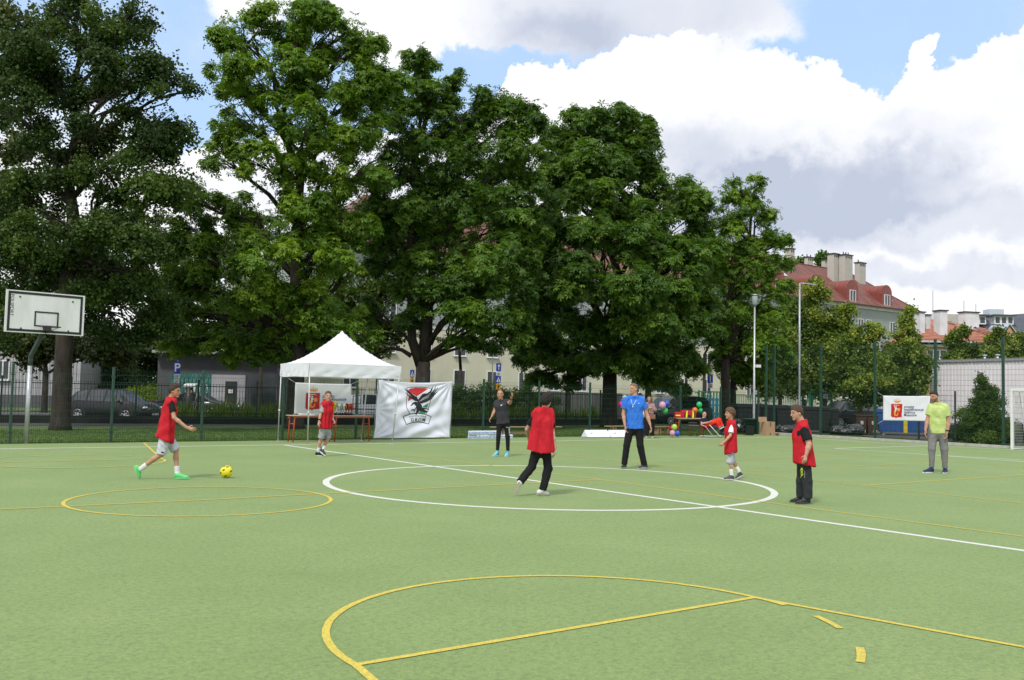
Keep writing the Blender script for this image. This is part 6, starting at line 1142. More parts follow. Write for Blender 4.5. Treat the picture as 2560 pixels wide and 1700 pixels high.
P = np.concatenate([p for p, _ in parts_]); hh = np.concatenate([np.full(len(p), h) for p, h in parts_]) * RNG.uniform(.5, 1.3, len(P)); n_ = len(P)
d = unit(np.c_[RNG.normal(size=(n_, 2)) * .45, np.ones(n_)]); sd_ = unit(np.cross(d, RNG.normal(size=(n_, 3)))) * .009; V = np.empty((n_, 3, 3)); V[:, 0] = P - sd_; V[:, 1] = P + sd_; V[:, 2] = P + d * hh[:, None]; t_ = RNG.uniform(0, 1, n_)[:, None]; c = np.array([.055, .12, .018]) * (1 - t_) + np.array([.13, .22, .04]) * t_
tag(np_mesh('grass', V.reshape(-1, 3), np.arange(n_ * 3).reshape(-1, 3), M_leaf2, None, np.repeat(c, 3, axis=0)), 'short mown grass behind the mesh fence', 'grass', kind='stuff')
# ================================================================== people: each body is one distance-field surface, clothes are shells over it
def V3(a): return np.array((a[0], a[1], a[2]), dtype=np.float64)
class Field:
    def __init__(s, vox=.008): s.P = []; s.vox = vox
    def cone(s, a, b, ra, rb, k=.02, ax=None, sq=1.0, clip=()): s.P.append(('c', V3(a), V3(b), ra, rb, k, None if ax is None else V3(ax), sq, [(V3(c), V3(n)) for c, n in clip])); return s
    def ell(s, c, axes, r, k=.02, clip=()): s.P.append(('e', V3(c), [V3(a) for a in axes], r, 0, k, None, 1, [(V3(q), V3(n)) for q, n in clip])); return s
    def mesh(s, name, m, parent, origin, col=None, wrinkle=0.0, wl=.07, seed=0, smooth=1, wdir=(1, 1, .75)):
        lo = np.full(3, 1e9); hi = -lo
        for p in s.P:
            if p[0] == 'c': r = max(p[3], p[4]) + p[5]; lo = np.minimum(lo, np.minimum(p[1], p[2]) - r); hi = np.maximum(hi, np.maximum(p[1], p[2]) + r)
            else: r = max(p[3]) + p[5]; lo = np.minimum(lo, p[1] - r); hi = np.maximum(hi, p[1] + r)
        v = s.vox; lo -= 2 * v; n = np.ceil((hi - lo) / v).astype(int) + 3
        D = np.full(n, .08, np.float32); ax = [lo[i] + v * np.arange(n[i]) for i in range(3)]
        for p in s.P:
            if p[0] == 'c': r = max(p[3], p[4]) + p[5] + 2 * v; a = np.minimum(p[1], p[2]) - r; b = np.maximum(p[1], p[2]) + r
            else: r = max(p[3]) + p[5] + 2 * v; a = p[1] - r; b = p[1] + r
            i0 = np.clip(((a - lo) / v).astype(int), 0, n - 1); i1 = np.clip(((b - lo) / v).astype(int) + 2, 1, n)
            X, Y, Z = np.meshgrid(ax[0][i0[0]:i1[0]], ax[1][i0[1]:i1[1]], ax[2][i0[2]:i1[2]], indexing='ij')
            if p[0] == 'c':
                A, B = p[1], p[2]; x, y, z = X - A[0], Y - A[1], Z - A[2]; d = B - A; f = 1.0
                if p[6] is not None:
                    e = p[6] / np.linalg.norm(p[6]); q = (x * e[0] + y * e[1] + z * e[2]) * (1 / p[7] - 1); x, y, z = x + e[0] * q, y + e[1] * q, z + e[2] * q; d = d + e * (d @ e) * (1 / p[7] - 1); f = (1 + p[7]) / 2
                t = np.clip((x * d[0] + y * d[1] + z * d[2]) / max(d @ d, 1e-9), 0, 1)
                dd = (np.sqrt((x - d[0] * t) ** 2 + (y - d[1] * t) ** 2 + (z - d[2] * t) ** 2) - (p[3] + (p[4] - p[3]) * t)) * f
            else:
                x, y, z = X - p[1][0], Y - p[1][1], Z - p[1][2]; q = 0; q2 = 0
                for e, r in zip(p[2], p[3]): w = (x * e[0] + y * e[1] + z * e[2]) / r; q = q + w * w; q2 = q2 + (w / r) ** 2
                q = np.sqrt(q); dd = q * (q - 1) / np.maximum(np.sqrt(q2), 1e-6)
            for c, nn in p[8]:
                nn = nn / np.linalg.norm(nn); dd = np.maximum(dd, (X - c[0]) * nn[0] + (Y - c[1]) * nn[1] + (Z - c[2]) * nn[2])
            S = D[i0[0]:i1[0], i0[1]:i1[1], i0[2]:i1[2]]; k = p[5]; h = np.maximum(k - np.abs(S - dd), 0) / k
            D[i0[0]:i1[0], i0[1]:i1[1], i0[2]:i1[2]] = np.minimum(S, dd) - h * h * k * .25
        I = D < 0; c8 = [I[a:n[0] - 1 + a, b:n[1] - 1 + b, c:n[2] - 1 + c] for a in (0, 1) for b in (0, 1) for c in (0, 1)]
        sm = sum(c.astype(np.int8) for c in c8); cells = np.argwhere((sm > 0) & (sm < 8)); idx = -np.ones(n - 1, np.int64); idx[tuple(cells.T)] = np.arange(len(cells))
        acc = np.zeros((len(cells), 3)); cnt = np.zeros(len(cells)); cor = [(a, b, c) for a in (0, 1) for b in (0, 1) for c in (0, 1)]
        vals = [D[cells[:, 0] + a, cells[:, 1] + b, cells[:, 2] + c] for a, b, c in cor]
        for i in range(8):
            for j in range(i + 1, 8):
                df = np.array(cor[j]) - np.array(cor[i])
                if abs(df).sum() != 1: continue
                m_ = (vals[i] < 0) != (vals[j] < 0); t = np.where(m_, vals[i] / np.where(m_, vals[i] - vals[j], 1), 0)
                acc += m_[:, None] * (np.array(cor[i]) + df * t[:, None]); cnt += m_
        VV = lo + v * (cells + acc / cnt[:, None]); F = []
        for a_, (b_, c_) in enumerate(((1, 2), (2, 0), (0, 1))):
            sl0 = [slice(1, -1)] * 3; sl0[a_] = slice(0, -1); sl1 = [slice(1, -1)] * 3; sl1[a_] = slice(1, None)
            A, B = I[tuple(sl0)], I[tuple(sl1)]
            e = np.argwhere(A != B)
            if not len(e): continue
            s0 = A[tuple(e.T)]; e = e + 1; e[:, a_] -= 1; ub = np.zeros(3, int); ub[b_] = 1; uc = np.zeros(3, int); uc[c_] = 1
            q = np.stack([idx[tuple((e - ub - uc).T)], idx[tuple((e - uc).T)], idx[tuple(e.T)], idx[tuple((e - ub).T)]], 1)
            q[~s0] = q[~s0][:, ::-1]; F.append(q)
        F = np.concatenate(F); F = F[(F >= 0).all(1)]
        fn = np.cross(VV[F[:, 2]] - VV[F[:, 0]], VV[F[:, 3]] - VV[F[:, 1]]); N = np.zeros_like(VV)
        for i in range(4): np.add.at(N, F[:, i], fn)
        N /= np.maximum(np.linalg.norm(N, axis=1, keepdims=True), 1e-12)
        for _ in range(smooth):
            S = np.zeros_like(VV); cn = np.zeros(len(VV))
            for i in range(4): np.add.at(S, F[:, i], VV[F[:, (i + 1) % 4]]); np.add.at(cn, F[:, i], 1)
            VV = VV * .5 + .5 * S / np.maximum(cn, 1)[:, None]
        if wrinkle:
            rg = np.random.default_rng(seed + 1); w = 0; Q = VV - lo
            for i in range(7):
                kd = unit(rg.normal(size=(1, 3)) * np.array(wdir))[0] * (2 * math.pi / (wl * rg.uniform(.6, 1.7))); ph = rg.uniform(0, 6)
                wb = unit(rg.normal(size=(1, 3)) * np.array(wdir))[0] * (2 * math.pi / (wl * 5)); kd[2] *= min(1, wdir[2] + .1); wb[2] *= min(1, wdir[2] * 2); w = w + np.sin(Q @ kd + ph + 1.6 * np.sin(Q @ wb + ph)) * rg.uniform(.4, 1)
            w = w / 2.2; VV = VV + N * (wrinkle * np.tanh(w))[:, None]
        cc = col(VV) if callable(col) else col
        o = np_mesh(name, VV, F.astype(np.int32), m, parent, cc, True, origin); return o
M_skin = mat('skin', (1, 1, 1), .55, .07, 18, attr=True, spec=.35)
def cloth(name, col, rough=.85, bump=.5): return mat(name, col, rough, .14, 9, bump, 18, spec=.2)
M_red = cloth('red_bib_cloth', (.47, .013, .024), .75); M_blk = cloth('black_cloth', (.012, .012, .014)); M_blk2 = cloth('charcoal_shirt', (.038, .038, .044)); M_gry = cloth('light_grey_jersey', (.42, .44, .48)); M_lgry = cloth('pale_grey_jersey', (.50, .52, .58))
M_gry2 = cloth('grey_shorts_cloth', (.30, .32, .33)); M_gry3 = cloth('grey_trouser_cloth', (.20, .195, .20)); M_blue = cloth('blue_shirt_cloth', (.035, .17, .64), .7); M_lime = cloth('lime_shirt_cloth', (.47, .57, .21)); M_wht2 = cloth('white_cloth', (.70, .71, .74)); M_anth = cloth('anthracite_trousers', (.030, .033, .038))
M_sole = mat('shoe_sole_white', (.66, .67, .68), .6, .06, 10); M_solek = mat('shoe_sole_dark', (.05, .05, .05), .7, .1, 10)
SKIN = (.50, .27, .185)
class Person:
    def __init__(s, label, D, J, h, yaw, byaw=None, skin=SKIN, w=1.0, group=None, hs=None, brow=.25, beard=0):
        s.D = D; s.h = h; s.sc = h / 1.78; s.w = w; s.skin = np.array(skin); s.J = {}
        s.crop = J.pop('crop'); sx, ox, oy = s.crop
        for k, v in J.items(): s.J[k] = AT(v[0] / sx + ox, v[1] / sx + oy, D + (v[2] if len(v) > 2 else 0))
        g = [s.J[k] for k in s.J if k[0] in 'HT' and len(k) == 2]
        base = sum((Vector(p) for p in g), Vector()) / len(g); base.z = 0; s.base = base
        s.root = thing('person', label, 'person', base, 0, group)
        s.f = Vector((math.sin(R(yaw)), -math.cos(R(yaw)), 0)); by = yaw if byaw is None else byaw; s.bf = Vector((math.sin(R(by)), -math.cos(R(by)), 0))
        s.hs = (hs or (.80 + .20 * s.sc)) ; s.brow, s.beard = brow, beard
        s.side = s.f.cross(Vector((0, 0, 1))); s.body()
    def j(s, k): return s.J[k]
    def frames(s):
        sl, sr = s.j('sl'), s.j('sr'); lat = (sr - sl).normalized(); nb = s.j('neck'); pv = s.j('pelvis'); upv = (nb - pv).normalized(); fw = lat.cross(upv).normalized()
        if fw.dot(s.bf) < 0: fw = -fw
        return lat, upv, fw, nb, pv
    def hips(s):
        lat = s.frames()[0]; lat = Vector((lat.x, lat.y, 0)).normalized(); pv = s.j('pelvis'); return pv - lat * .085 * s.sc * s.w, pv + lat * .085 * s.sc * s.w
    def body(s):
        sc, hs, w = s.sc, s.hs, s.w; F = Field(.0075 if sc > .7 else .007); hc = s.j('head'); up = (hc - s.j('neck')); up = Vector((up.x * .35, up.y * .35, up.z)).normalized(); f = (s.f - up * s.f.dot(up)).normalized(); sd = f.cross(up).normalized()
        s.hframe = (hc, up, f, sd)
        F.ell(hc + up * .018 * hs - f * .006, (sd, f, up), (.074 * hs, .093 * hs, .098 * hs)); F.ell(hc - up * .045 * hs + f * .022 * hs, (sd, f, up), (.056 * hs, .062 * hs, .064 * hs), .03)
        F.cone(hc + f * .086 * hs + up * .008 * hs, hc + f * .104 * hs - up * .026 * hs, .007 * hs, .012 * hs, .012); F.ell(hc + f * .068 * hs - up * .095 * hs, (sd, f, up), (.024 * hs, .02 * hs, .018 * hs), .02)
        F.cone(hc + f * .083 * hs - up * .058 * hs - sd * .014, hc + f * .083 * hs - up * .058 * hs + sd * .014, .008 * hs, .008 * hs, .01)
        F.cone(hc + f * .074 * hs + up * .032 * hs - sd * .03, hc + f * .074 * hs + up * .032 * hs + sd * .03, .010, .010, .015)
        for e in (-1, 1): F.ell(hc + sd * e * .077 * hs - f * .008 - up * .012 * hs, (sd, f, up), (.010, .019 * hs, .031 * hs), .006)
        nb = s.j('neck'); F.cone(hc - up * .05 * hs - f * .02, nb, .052 * hs * w ** .5, .058 * sc * w, .03)
        lat, upv, fw, nb, pv = s.frames(); sl, sr = s.j('sl'), s.j('sr'); ch = nb.lerp(pv, .3); wa = nb.lerp(pv, .68)
        F.cone(sl.lerp(nb, .15), sr.lerp(nb, .15), .05 * sc, .05 * sc, .04); F.cone(ch - lat * .05, ch + lat * .05, .105 * sc * w, .105 * sc * w, .05, fw, .85)
        for e in (-1, 1): F.cone(ch + lat * e * .045 * sc, wa + lat * e * .035 * sc, .10 * sc * w, .092 * sc * w, .05, fw, .85); F.cone(wa + lat * e * .035 * sc, pv + lat * e * .05 * sc, .092 * sc * w, .098 * sc * w, .05, fw, .9)
        for a in 'lr':
            S, E, Wr = s.j('s' + a), s.j('e' + a), s.j('w' + a); F.cone(S, E, .050 * sc * w, .039 * sc * w, .03); F.cone(E, E.lerp(Wr, .35), .039 * sc * w, .040 * sc * w, .02); F.cone(E.lerp(Wr, .35), Wr, .040 * sc * w, .026 * sc, .02)
            s.hand(F, Wr, s.j('f' + a), E)
        hl, hr = s.hips()
        for a, hp in (('l', hl), ('r', hr)):
            K, A = s.j('k' + a), s.j('a' + a); F.cone(hp, K, .080 * sc * w, .048 * sc * w ** .6, .04); cm = K.lerp(A, .32); back = (A - K).normalized().cross(lat).normalized(); back = back if back.dot(s.bf) < 0 else -back
            F.cone(K, cm + back * .010, .047 * sc * w ** .5, .048 * sc * w ** .5, .02); F.cone(cm + back * .010, A, .048 * sc * w ** .5, .034 * sc, .03); F.cone(A, A.lerp(s.j('H' + a), .5), .033 * sc, .022 * sc, .01)
        hcn, upn, fn, sn = V3(hc), V3(up), V3(f), V3(sd); skin = s.skin; brow, beard = s.brow, s.beard
        def paint(V):
            c = np.tile(skin, (len(V), 1)); q = V - hcn; x, y, z = q @ sn / hs, q @ fn / hs, q @ upn / hs; front = y > .03
            def blend(mask, colr, a=1): c[mask] = c[mask] * (1 - a) + np.array(colr) * a
            blend(front & (np.abs(z + .02) < .05) & (np.abs(np.abs(x) - .045) < .02), skin * np.array([1.08, .86, .82]), .6)
            for e in (-1, 1):
                blend(front & ((x - e * .032) ** 2 / .017 ** 2 + (z - .012) ** 2 / .009 ** 2 < 1), (.03, .02, .018), .9)
                blend(front & (np.abs(x - e * .033) < .021) & (np.abs(z - .036) < .006), (.10, .055, .03), brow + .3)
            blend(front & ((x / .027) ** 2 + ((z + .060) / .009) ** 2 < 1), (.30, .09, .075), .75)
            blend(front & (np.abs(x) < .016) & (np.abs(z + .036) < .006), skin * .5, .6)
            if beard: blend((y > -.015) & (z < -.04) & (z > -.13) & ((np.abs(x) > .03) | (z < -.075) | (np.abs(z + .046) < .006)), (.09, .055, .04), beard)
            return c
        s.bodyo = F.mesh('body', M_skin, s.root, s.base, paint)
    def hand(s, F, W_, tip, E):
        d = (tip - W_); L = .175 * s.sc; d = d.normalized() if d.length > .01 else (W_ - E).normalized(); c = s.j('pelvis') + Vector((0, 0, .25)); pn = (c - W_); pn = (pn - d * pn.dot(d)).normalized(); la = d.cross(pn).normalized(); r = s.sc
        if la.dot(s.bf) < 0: la = -la
        kn = W_ + d * L * .5; F.cone(W_ + d * .012, kn, .024 * r, .030 * r, .015, pn, .55)
        F.cone(kn - la * .022 * r, kn + la * .024 * r, .013 * r, .013 * r, .01)
        for i, (o, ln, cu) in enumerate(((.030, .085, .25), (.011, .095, .38), (-.009, .088, .5), (-.027, .07, .65))):
            a = kn + la * o * r; m1 = a + (d * math.cos(cu * .6) + pn * math.sin(cu * .6) + la * o * 2.5) .normalized() * ln * r * .52; e = m1 + (d * math.cos(cu * 2) + pn * math.sin(cu * 2)) * ln * r * .48
            F.cone(a, m1, .0092 * r, .0085 * r, .004); F.cone(m1, e, .0085 * r, .0072 * r, .004)
        t0 = W_ + d * .028 * r + la * .022 * r; t1 = t0 + (la * .75 + d * .65 + pn * .25).normalized() * .042 * r; t2 = t1 + (d * .95 + la * .2 + pn * .3).normalized() * .034 * r
        F.cone(t0, t1, .012 * r, .010 * r, .008); F.cone(t1, t2, .010 * r, .008 * r, .004)
    def hair(s, colr, thick=.012, top=0.0, front=.060, nape=-.05, long=0, name='hair', seed=1, side=0.0, fz=.078):
        hc, up, f, sd = s.hframe; hs = s.hs; a = hc + f * front * hs + up * fz * hs; b = hc - f * .05 * hs + up * nape * hs; ln = (b - a).normalized(); n = sd.cross(ln).normalized(); n = n if n.dot(f) > 0 else -n
        F = Field(.0065); c0 = hc + up * .018 * hs - f * .006; t = thick
        F.ell(c0, (sd, f, up), (.074 * hs + t + side, .093 * hs + t, .098 * hs + t), .01, [(a, n)])
        if top: F.ell(c0 + up * (.06 + top * .4) * hs + f * .012, (sd, f, up), (.062 * hs, .078 * hs, .035 * hs + top), .02, [(a + f * .012, n)])
        if long:
            for e in (-1, 0, 1):
                p = hc - f * .045 + sd * e * .055; F.cone(p, p - up * long + sd * e * .025 + f * .01, .048, .036, .04)
            for e in (-1, 1): p = hc + sd * e * .075 + up * .02; F.cone(p, p - up * long * .9 + sd * e * .02 + f * .02, .022, .028, .03)
        thick += .002; return F.mesh(name, mat('hair_%d' % round(sum(colr) * 9999), colr, .75, .35, 60, .5, 160, stretch=(1, 1, .4)), s.root, s.base, wrinkle=.0025 + thick * .18, wl=.024, seed=seed)
    def shirt(s, m, drop=.10, sleeve=.55, ease=.012, name='t_shirt', vneck=False, flare=.02, wr=.005, seed=0, under=False):
        sc, w = s.sc, s.w; lat, upv, fw, nb, pv = s.frames(); sl, sr = s.j('sl'), s.j('sr'); e = ease - (.014 if under else 0); se = max(ease, .012); wr = .003 if under else wr; flare = 0 if under else flare; F = Field(.0085); hem = pv - upv * drop; top = nb + upv * .012 * sc
        cl = [(hem, -upv), (top + fw * .02, upv * 1.0 + fw * (.35 if vneck else .1))]
        ch = nb.lerp(pv, .3); wa = nb.lerp(pv, .68); bt = pv - upv * (drop + .15)
        F.cone(sl.lerp(nb, .10), nb, .046 * sc + e, .050 * sc + e, .05, fw, .95, cl); F.cone(sr.lerp(nb, .10), nb, .046 * sc + e, .050 * sc + e, .05, fw, .95, cl); F.cone(ch - lat * .06 * w, ch + lat * .06 * w, .112 * sc * w + e, .112 * sc * w + e, .05, fw, .88, cl)
        for q_ in (-1, 1):
            F.cone(ch + lat * q_ * .055 * sc, wa + lat * q_ * .05 * sc, .106 * sc * w + e, .104 * sc * w + e, .05, fw, .90, cl); F.cone(wa + lat * q_ * .05 * sc, bt + lat * q_ * .055 * sc, .104 * sc * w + e, .108 * sc * w + e + flare, .04, fw, .90, cl)
        if sleeve:
            for a in 'lr':
                S, E = s.j('s' + a), s.j('e' + a); d = (E - S).normalized(); q = S.lerp(E, sleeve); F.cone(S, S.lerp(E, sleeve + .3), .048 * sc * w + (se if not under else .004), .052 * sc * w + se + .014, .04, None, 1, [(q, d)])
        o = F.mesh(name, m, s.root, s.base, wrinkle=wr, wl=.11, seed=seed, wdir=(1, 1, .5)); return o
    def bib(s, m, drop=.16, w=1.0, seed=3, flare=.05, hemtilt=.25):
        sc = s.sc; lat, upv, fw, nb, pv = s.frames(); sl, sr = s.j('sl'), s.j('sr'); F = Field(.0085); hem = pv - upv * drop; top = nb + upv * .004
        cl = [(hem, -upv + fw * hemtilt * .3), (top, upv + fw * .2)]; ew = .030; W_ = s.w * w; ch = nb.lerp(pv, .34); bt = hem - upv * .15
        for q_, sh_ in ((-1, sl), (1, sr)):
            F.cone(sh_.lerp(nb, .22), nb, .046 * sc + ew, .052 * sc + ew, .05, fw, .95, cl); F.cone(sh_.lerp(nb, .42), ch + lat * q_ * .055 * sc, .060 * sc + ew, .108 * sc * W_ + ew, .05, fw, .92, cl)
            F.cone(ch + lat * q_ * .055 * sc, bt + lat * q_ * .060 * sc, .110 * sc * W_ + ew, .118 * sc * W_ + ew + flare, .05, fw, .92, cl)
        return F.mesh('bib', m, s.root, s.base, wrinkle=.016, wl=.10, seed=seed, wdir=(1, 1, .18))
    def legs(s, m, to=1.0, r=(.10, .075, .058), name='trousers', wr=.006, seed=5, waist=.07, wl=.09):
        """to: 1 at the ankle, 0.5 at the knee"""
        sc, w = s.sc, s.w; lat, upv, fw, nb, pv = s.frames(); F = Field(.0085); wt = pv + upv * waist; F.cone(wt - lat * .045, wt + lat * .045, .096 * sc * w + .006, .096 * sc * w + .006, .03, fw, .88, [(wt + upv * .02, upv)]); F.cone(wt, pv - upv * .02, .125 * sc * w + .004, .135 * sc * w + .004, .05, fw, .80, [(wt + upv * .02, upv)])
        for a, hp in zip('lr', s.hips()):
            K, A = s.j('k' + a), s.j('a' + a)
            if to <= .5:
                q = hp.lerp(K, to * 2); d = (K - hp).normalized(); F.cone(hp, hp.lerp(K, to * 2 + .3), r[0] * sc * w, r[1] * sc * w, .04, None, 1, [(q, d)])
            else:
                t = (to - .5) * 2; q = K.lerp(A, t); d = (A - K).normalized(); wk = w ** .5; F.cone(hp, K, r[0] * sc * w, r[1] * sc * wk, .04); F.cone(K, K.lerp(A, min(t + .1, 1.15)), r[1] * sc * wk, r[1] * sc * wk + (r[2] * sc - r[1] * sc * wk) * t, .02, None, 1, [(q, d)])
        return F.mesh(name, m, s.root, s.base, wrinkle=wr * .8, wl=wl * 1.25, seed=seed, wdir=(1, 1, .45))
    def shoes(s, m, sole=None, accent=None, socks=None, sock_len=.35, sockm=None):
        sc = s.sc
        for i, a in enumerate('lr'):
            H, T, A, K = s.j('H' + a), s.j('T' + a), s.j('a' + a), s.j('k' + a); d = (T - H); L = d.length; d.normalize(); Lr = max(.24 * s.h / 1.75, min(L, .31)); mid = (H + T) / 2; H, T = mid - d * Lr / 2, mid + d * Lr / 2
            up = (A - mid); up = (up - d * up.dot(d)).normalized(); lt = d.cross(up).normalized(); r = Lr / .29
            if abs(H.z - T.z) < .06: dz = .012 - min(H.z, T.z); H.z += dz; T.z += dz
            low = min(H.z, T.z)
            if low < .012: H.z += .012 - low; T.z += .012 - low
            F = Field(.0065); cut = [(H + up * .004, -up)]
            F.cone(H + d * .045 * r + up * .035 * r, T - d * .055 * r + up * .018 * r, .040 * r, .036 * r, .02, lt, .92, cut); F.cone(H + d * .04 * r + up * .05 * r, H + d * .11 * r + up * .055 * r, .036 * r, .034 * r, .02, None, 1, cut); F.cone(A - (A - (H + d * .06 + up * .05)) * .5, T - d * .12 * r + up * .03 * r, .040 * r, .034 * r, .03, None, 1, cut); F.cone(A - (A - (H + d * .06 + up * .05)) * .5, A + (K - A).normalized() * .01, .037 * sc, .038 * sc, .02, None, 1, [(A + (K - A).normalized() * .012, K - A)])
            o = F.mesh('shoe', m, s.root, s.base)
            q = MB(); n = 18; ring = []
            for k in range(n):
                t = 2 * math.pi * k / n; x = .5 + .5 * math.cos(t); wd = (.036 + .010 * math.sin(math.pi * min(x * 1.1, 1))) * r; ring.append(H + d * (x * Lr) + lt * math.sin(t) * wd - Vector(s.base))
            vs = [p - up * .008 for p in ring] + [p + up * .018 * r for p in ring]; q.add(vs, [list(range(n))[::-1], list(range(n, 2 * n))] + [(k, (k + 1) % n, n + (k + 1) % n, n + k) for k in range(n)]); q.build('sole', sole or M_sole, o)
            if accent:
                F = Field(.0065); c = H + d * .06 * r + up * .045 * r; F.ell(c, (d, lt, up), (.062 * r, .042 * r, .045 * r), .01, [(H + up * .012, -up), (H + d * .11 * r + up * .02, d - up * .7)]); F.mesh('shoe_panel', accent, o, s.base)
            if socks:
                F = Field(.0065); e = A.lerp(K, sock_len); F.cone(A, A.lerp(K, sock_len + .15), .036 * sc + .006, .046 * sc + .006, .01, None, 1, [(e, K - A)]); F.cone(A, H + d * .07 + up * .05, .038 * sc, .034 * sc, .02); so_ = F.mesh('sock', socks, s.root, s.base, wrinkle=.002, wl=.03)
    def decal(s, target, name, m, polys, off=.004):
        """marks printed on a garment: outlines in crop units laid onto the cloth surface"""
        sx, ox, oy = s.crop; V = []; F = []; cam0 = Vector((0, 0, CAM_H)); o = Vector(target.parent.location) if target.parent.parent is None else Vector(target.parent.parent.location)
        for poly in polys:
            pts = []
            for x, y in poly:
                d = ray(x / sx + ox, y / sx + oy).normalized(); hit, loc, nrm, _ = target.ray_cast(cam0 - o, d)
                pts.append((loc - d * off) if hit else None)
            if any(p is None for p in pts): continue
            n = len(V); V += pts; F.append(list(range(n, n + len(pts))))
        if V: return np_mesh(name, [tuple(v) for v in V], F, m, target)
    def watch(s, a, m=None, name='watch'):
        W_, E = s.j('w' + a), s.j('e' + a); d = (E - W_).normalized(); c = W_ + d * .03 * s.sc; q = MB(); q.tube([c - d * .014 - Vector(s.base), c + d * .014 - Vector(s.base)], .036 * s.sc, 14); q.build(name, m or M_blk, s.root)
def strip(x0, y0, x1, y1, w, n=5):
    """a run of small quads along a line, in crop units"""
    dx, dy = x1 - x0, y1 - y0; L = math.hypot(dx, dy); nx, ny = -dy / L * w / 2, dx / L * w / 2; out = []
    for i in range(n): a, b = i / n, (i + 1) / n; out.append([(x0 + dx * a + nx, y0 + dy * a + ny), (x0 + dx * b + nx, y0 + dy * b + ny), (x0 + dx * b - nx, y0 + dy * b - ny), (x0 + dx * a - nx, y0 + dy * a - ny)])
    return out
M_prw = mat('white_print', (.75, .76, .78), .6, .03); M_prk = mat('black_print', (.02, .02, .02), .6, .05); M_pry = mat('lime_print', (.62, .75, .03), .6, .05)
PL = 'players on the pitch'
# A: boy with the ball
p = Person('boy in a red bib striding right towards the yellow ball', 16.46, dict(crop=(4.48, 300, 900), head=(613, 345), neck=(572, 432), sl=(560, 480, .17), sr=(575, 482, -.17), el=(530, 620, .22), er=(605, 645, -.22), wl=(545, 740, .2), wr=(748, 758, -.2), fl=(560, 800, .2), fr=(830, 782, -.2),
    pelvis=(507, 845), kl=(628, 1010, .10), kr=(462, 1060, -.09), al=(642, 1265, .08), ar=(228, 1222, -.10), Hl=(605, 1335, .08), Tl=(785, 1338, .05), Hr=(160, 1205, -.10), Tr=(222, 1345, -.10)), 1.72, 85, 85, (.48, .26, .17), .88)
p.hair((.045, .028, .018), .014, .022, .064, -.06); sh = p.shirt(M_blk, .10, .62, under=True); p.bib(M_red, .075, .95, 4, .05, -.9); st = p.legs(M_lgry, .5, (.108, .098, .06), 'shorts', .009, wl=.07)
p.shoes(mat('green_boot', (.11, .52, .16), .45, .15, 12), mat('green_sole', (.16, .50, .20), .6, .1), socks=M_wht2, sock_len=.30); p.decal(st, 'logo', M_prk, [[(462, 1025), (495, 1032), (492, 1046), (460, 1040)]])
# B: boy under the tent edge
p = Person('boy in a red bib and grey shorts in front of the white canopy tent', 22.9, dict(crop=(4.238, 650, 800), head=(722, 808), neck=(715, 868), sl=(668, 912, -.12), sr=(755, 905, .12), el=(640, 1002, -.18), er=(765, 1000, .16), wl=(626, 1068, -.22), wr=(772, 1052, .04), fl=(616, 1125, -.25), fr=(795, 1090, -.02),
    pelvis=(693, 1135), kl=(645, 1262, -.06), kr=(722, 1262, .08), al=(618, 1388, -.02), ar=(668, 1362, .02), Hl=(585, 1436, .03), Tl=(685, 1444, -.02), Hr=(612, 1372, .08), Tr=(692, 1440, -.08)), 1.60, 18, 50, (.50, .29, .21), .86)
p.hair((.12, .075, .045), .011, .014, .055, -.05); p.shirt(M_gry2, .05, .75, .016, under=True); p.bib(M_red, .03, 1.0, 8, .02); p.legs(M_gry2, .47, (.105, .105, .06), 'shorts', .008)
p.shoes(mat('black_trainer', (.02, .02, .022), .5, .1, 12), socks=M_wht2, sock_len=.28); p.watch('l')
# C: pointing man
p = Person('man in a charcoal shirt and black tights pointing with his raised arm', 24.2, dict(crop=(4.2375, 1130, 900), head=(511, 363), neck=(517, 425), sl=(472, 450), sr=(588, 440), el=(452, 535, 0), er=(612, 458, -.22), wl=(422, 598, -.06), wr=(630, 405, -.42), fl=(398, 635, -.1), fr=(642, 365, -.5),
    pelvis=(540, 655), kl=(492, 805, -.03), kr=(590, 810, 0), al=(482, 955, 0), ar=(592, 960, 0), Hl=(498, 1006, .06), Tl=(425, 1016, -.10), Hr=(598, 1004, .08), Tr=(562, 1018, -.16)), 1.74, -8, 2, (.48, .25, .17), .98, brow=.1)
p.hair((.055, .042, .034), .006, 0, .035, -.05, fz=.09); sh = p.shirt(M_blk2, .045, .5); tr = p.legs(M_blk, 1, (.09, .062, .042), 'tights', .003)
p.shoes(mat('sky_blue_trainer', (.06, .35, .52), .5, .25, 12, hue=(.2, .55, .65)), M_sole); p.watch('r')
p.decal(sh, 'logo', M_prw, [[(513, 482), (520, 474), (528, 474), (538, 466), (526, 482), (517, 487)]]); p.decal(tr, 'stripe', M_prw, strip(604, 712, 610, 800, 8, 8) + [[(572, 716), (583, 706), (592, 716)]])
# D: boy seen from behind
p = Person('teenager in a red bib seen from behind, in white shoes', 15.1, dict(crop=(4.2375, 1130, 900), head=(1000, 432), neck=(980, 520), sl=(872, 602, .02), sr=(1046, 606, .0), el=(795, 735, .12), er=(1068, 785, -.04), wl=(820, 850, .32), wr=(1092, 925, -.04), fl=(850, 900, .42), fr=(1088, 1015, -.06),
    pelvis=(948, 945), kl=(846, 1130, .02), kr=(1018, 1150, .04), al=(722, 1292, -.12), ar=(960, 1378, .0), Hl=(712, 1300, -.16), Tl=(668, 1420, -.10), Hr=(895, 1428, -.02), Tr=(1032, 1434, .08)), 1.76, 150, 172, (.50, .30, .23), .86)
p.hair((.018, .015, .013), .017, .014, .062, -.075); p.shirt(M_blk, .06, .62, .014, under=True); p.bib(M_red, .0, .94, 12, .055, 1.0); p.legs(M_blk, 1, (.095, .075, .062), 'trousers', .007)
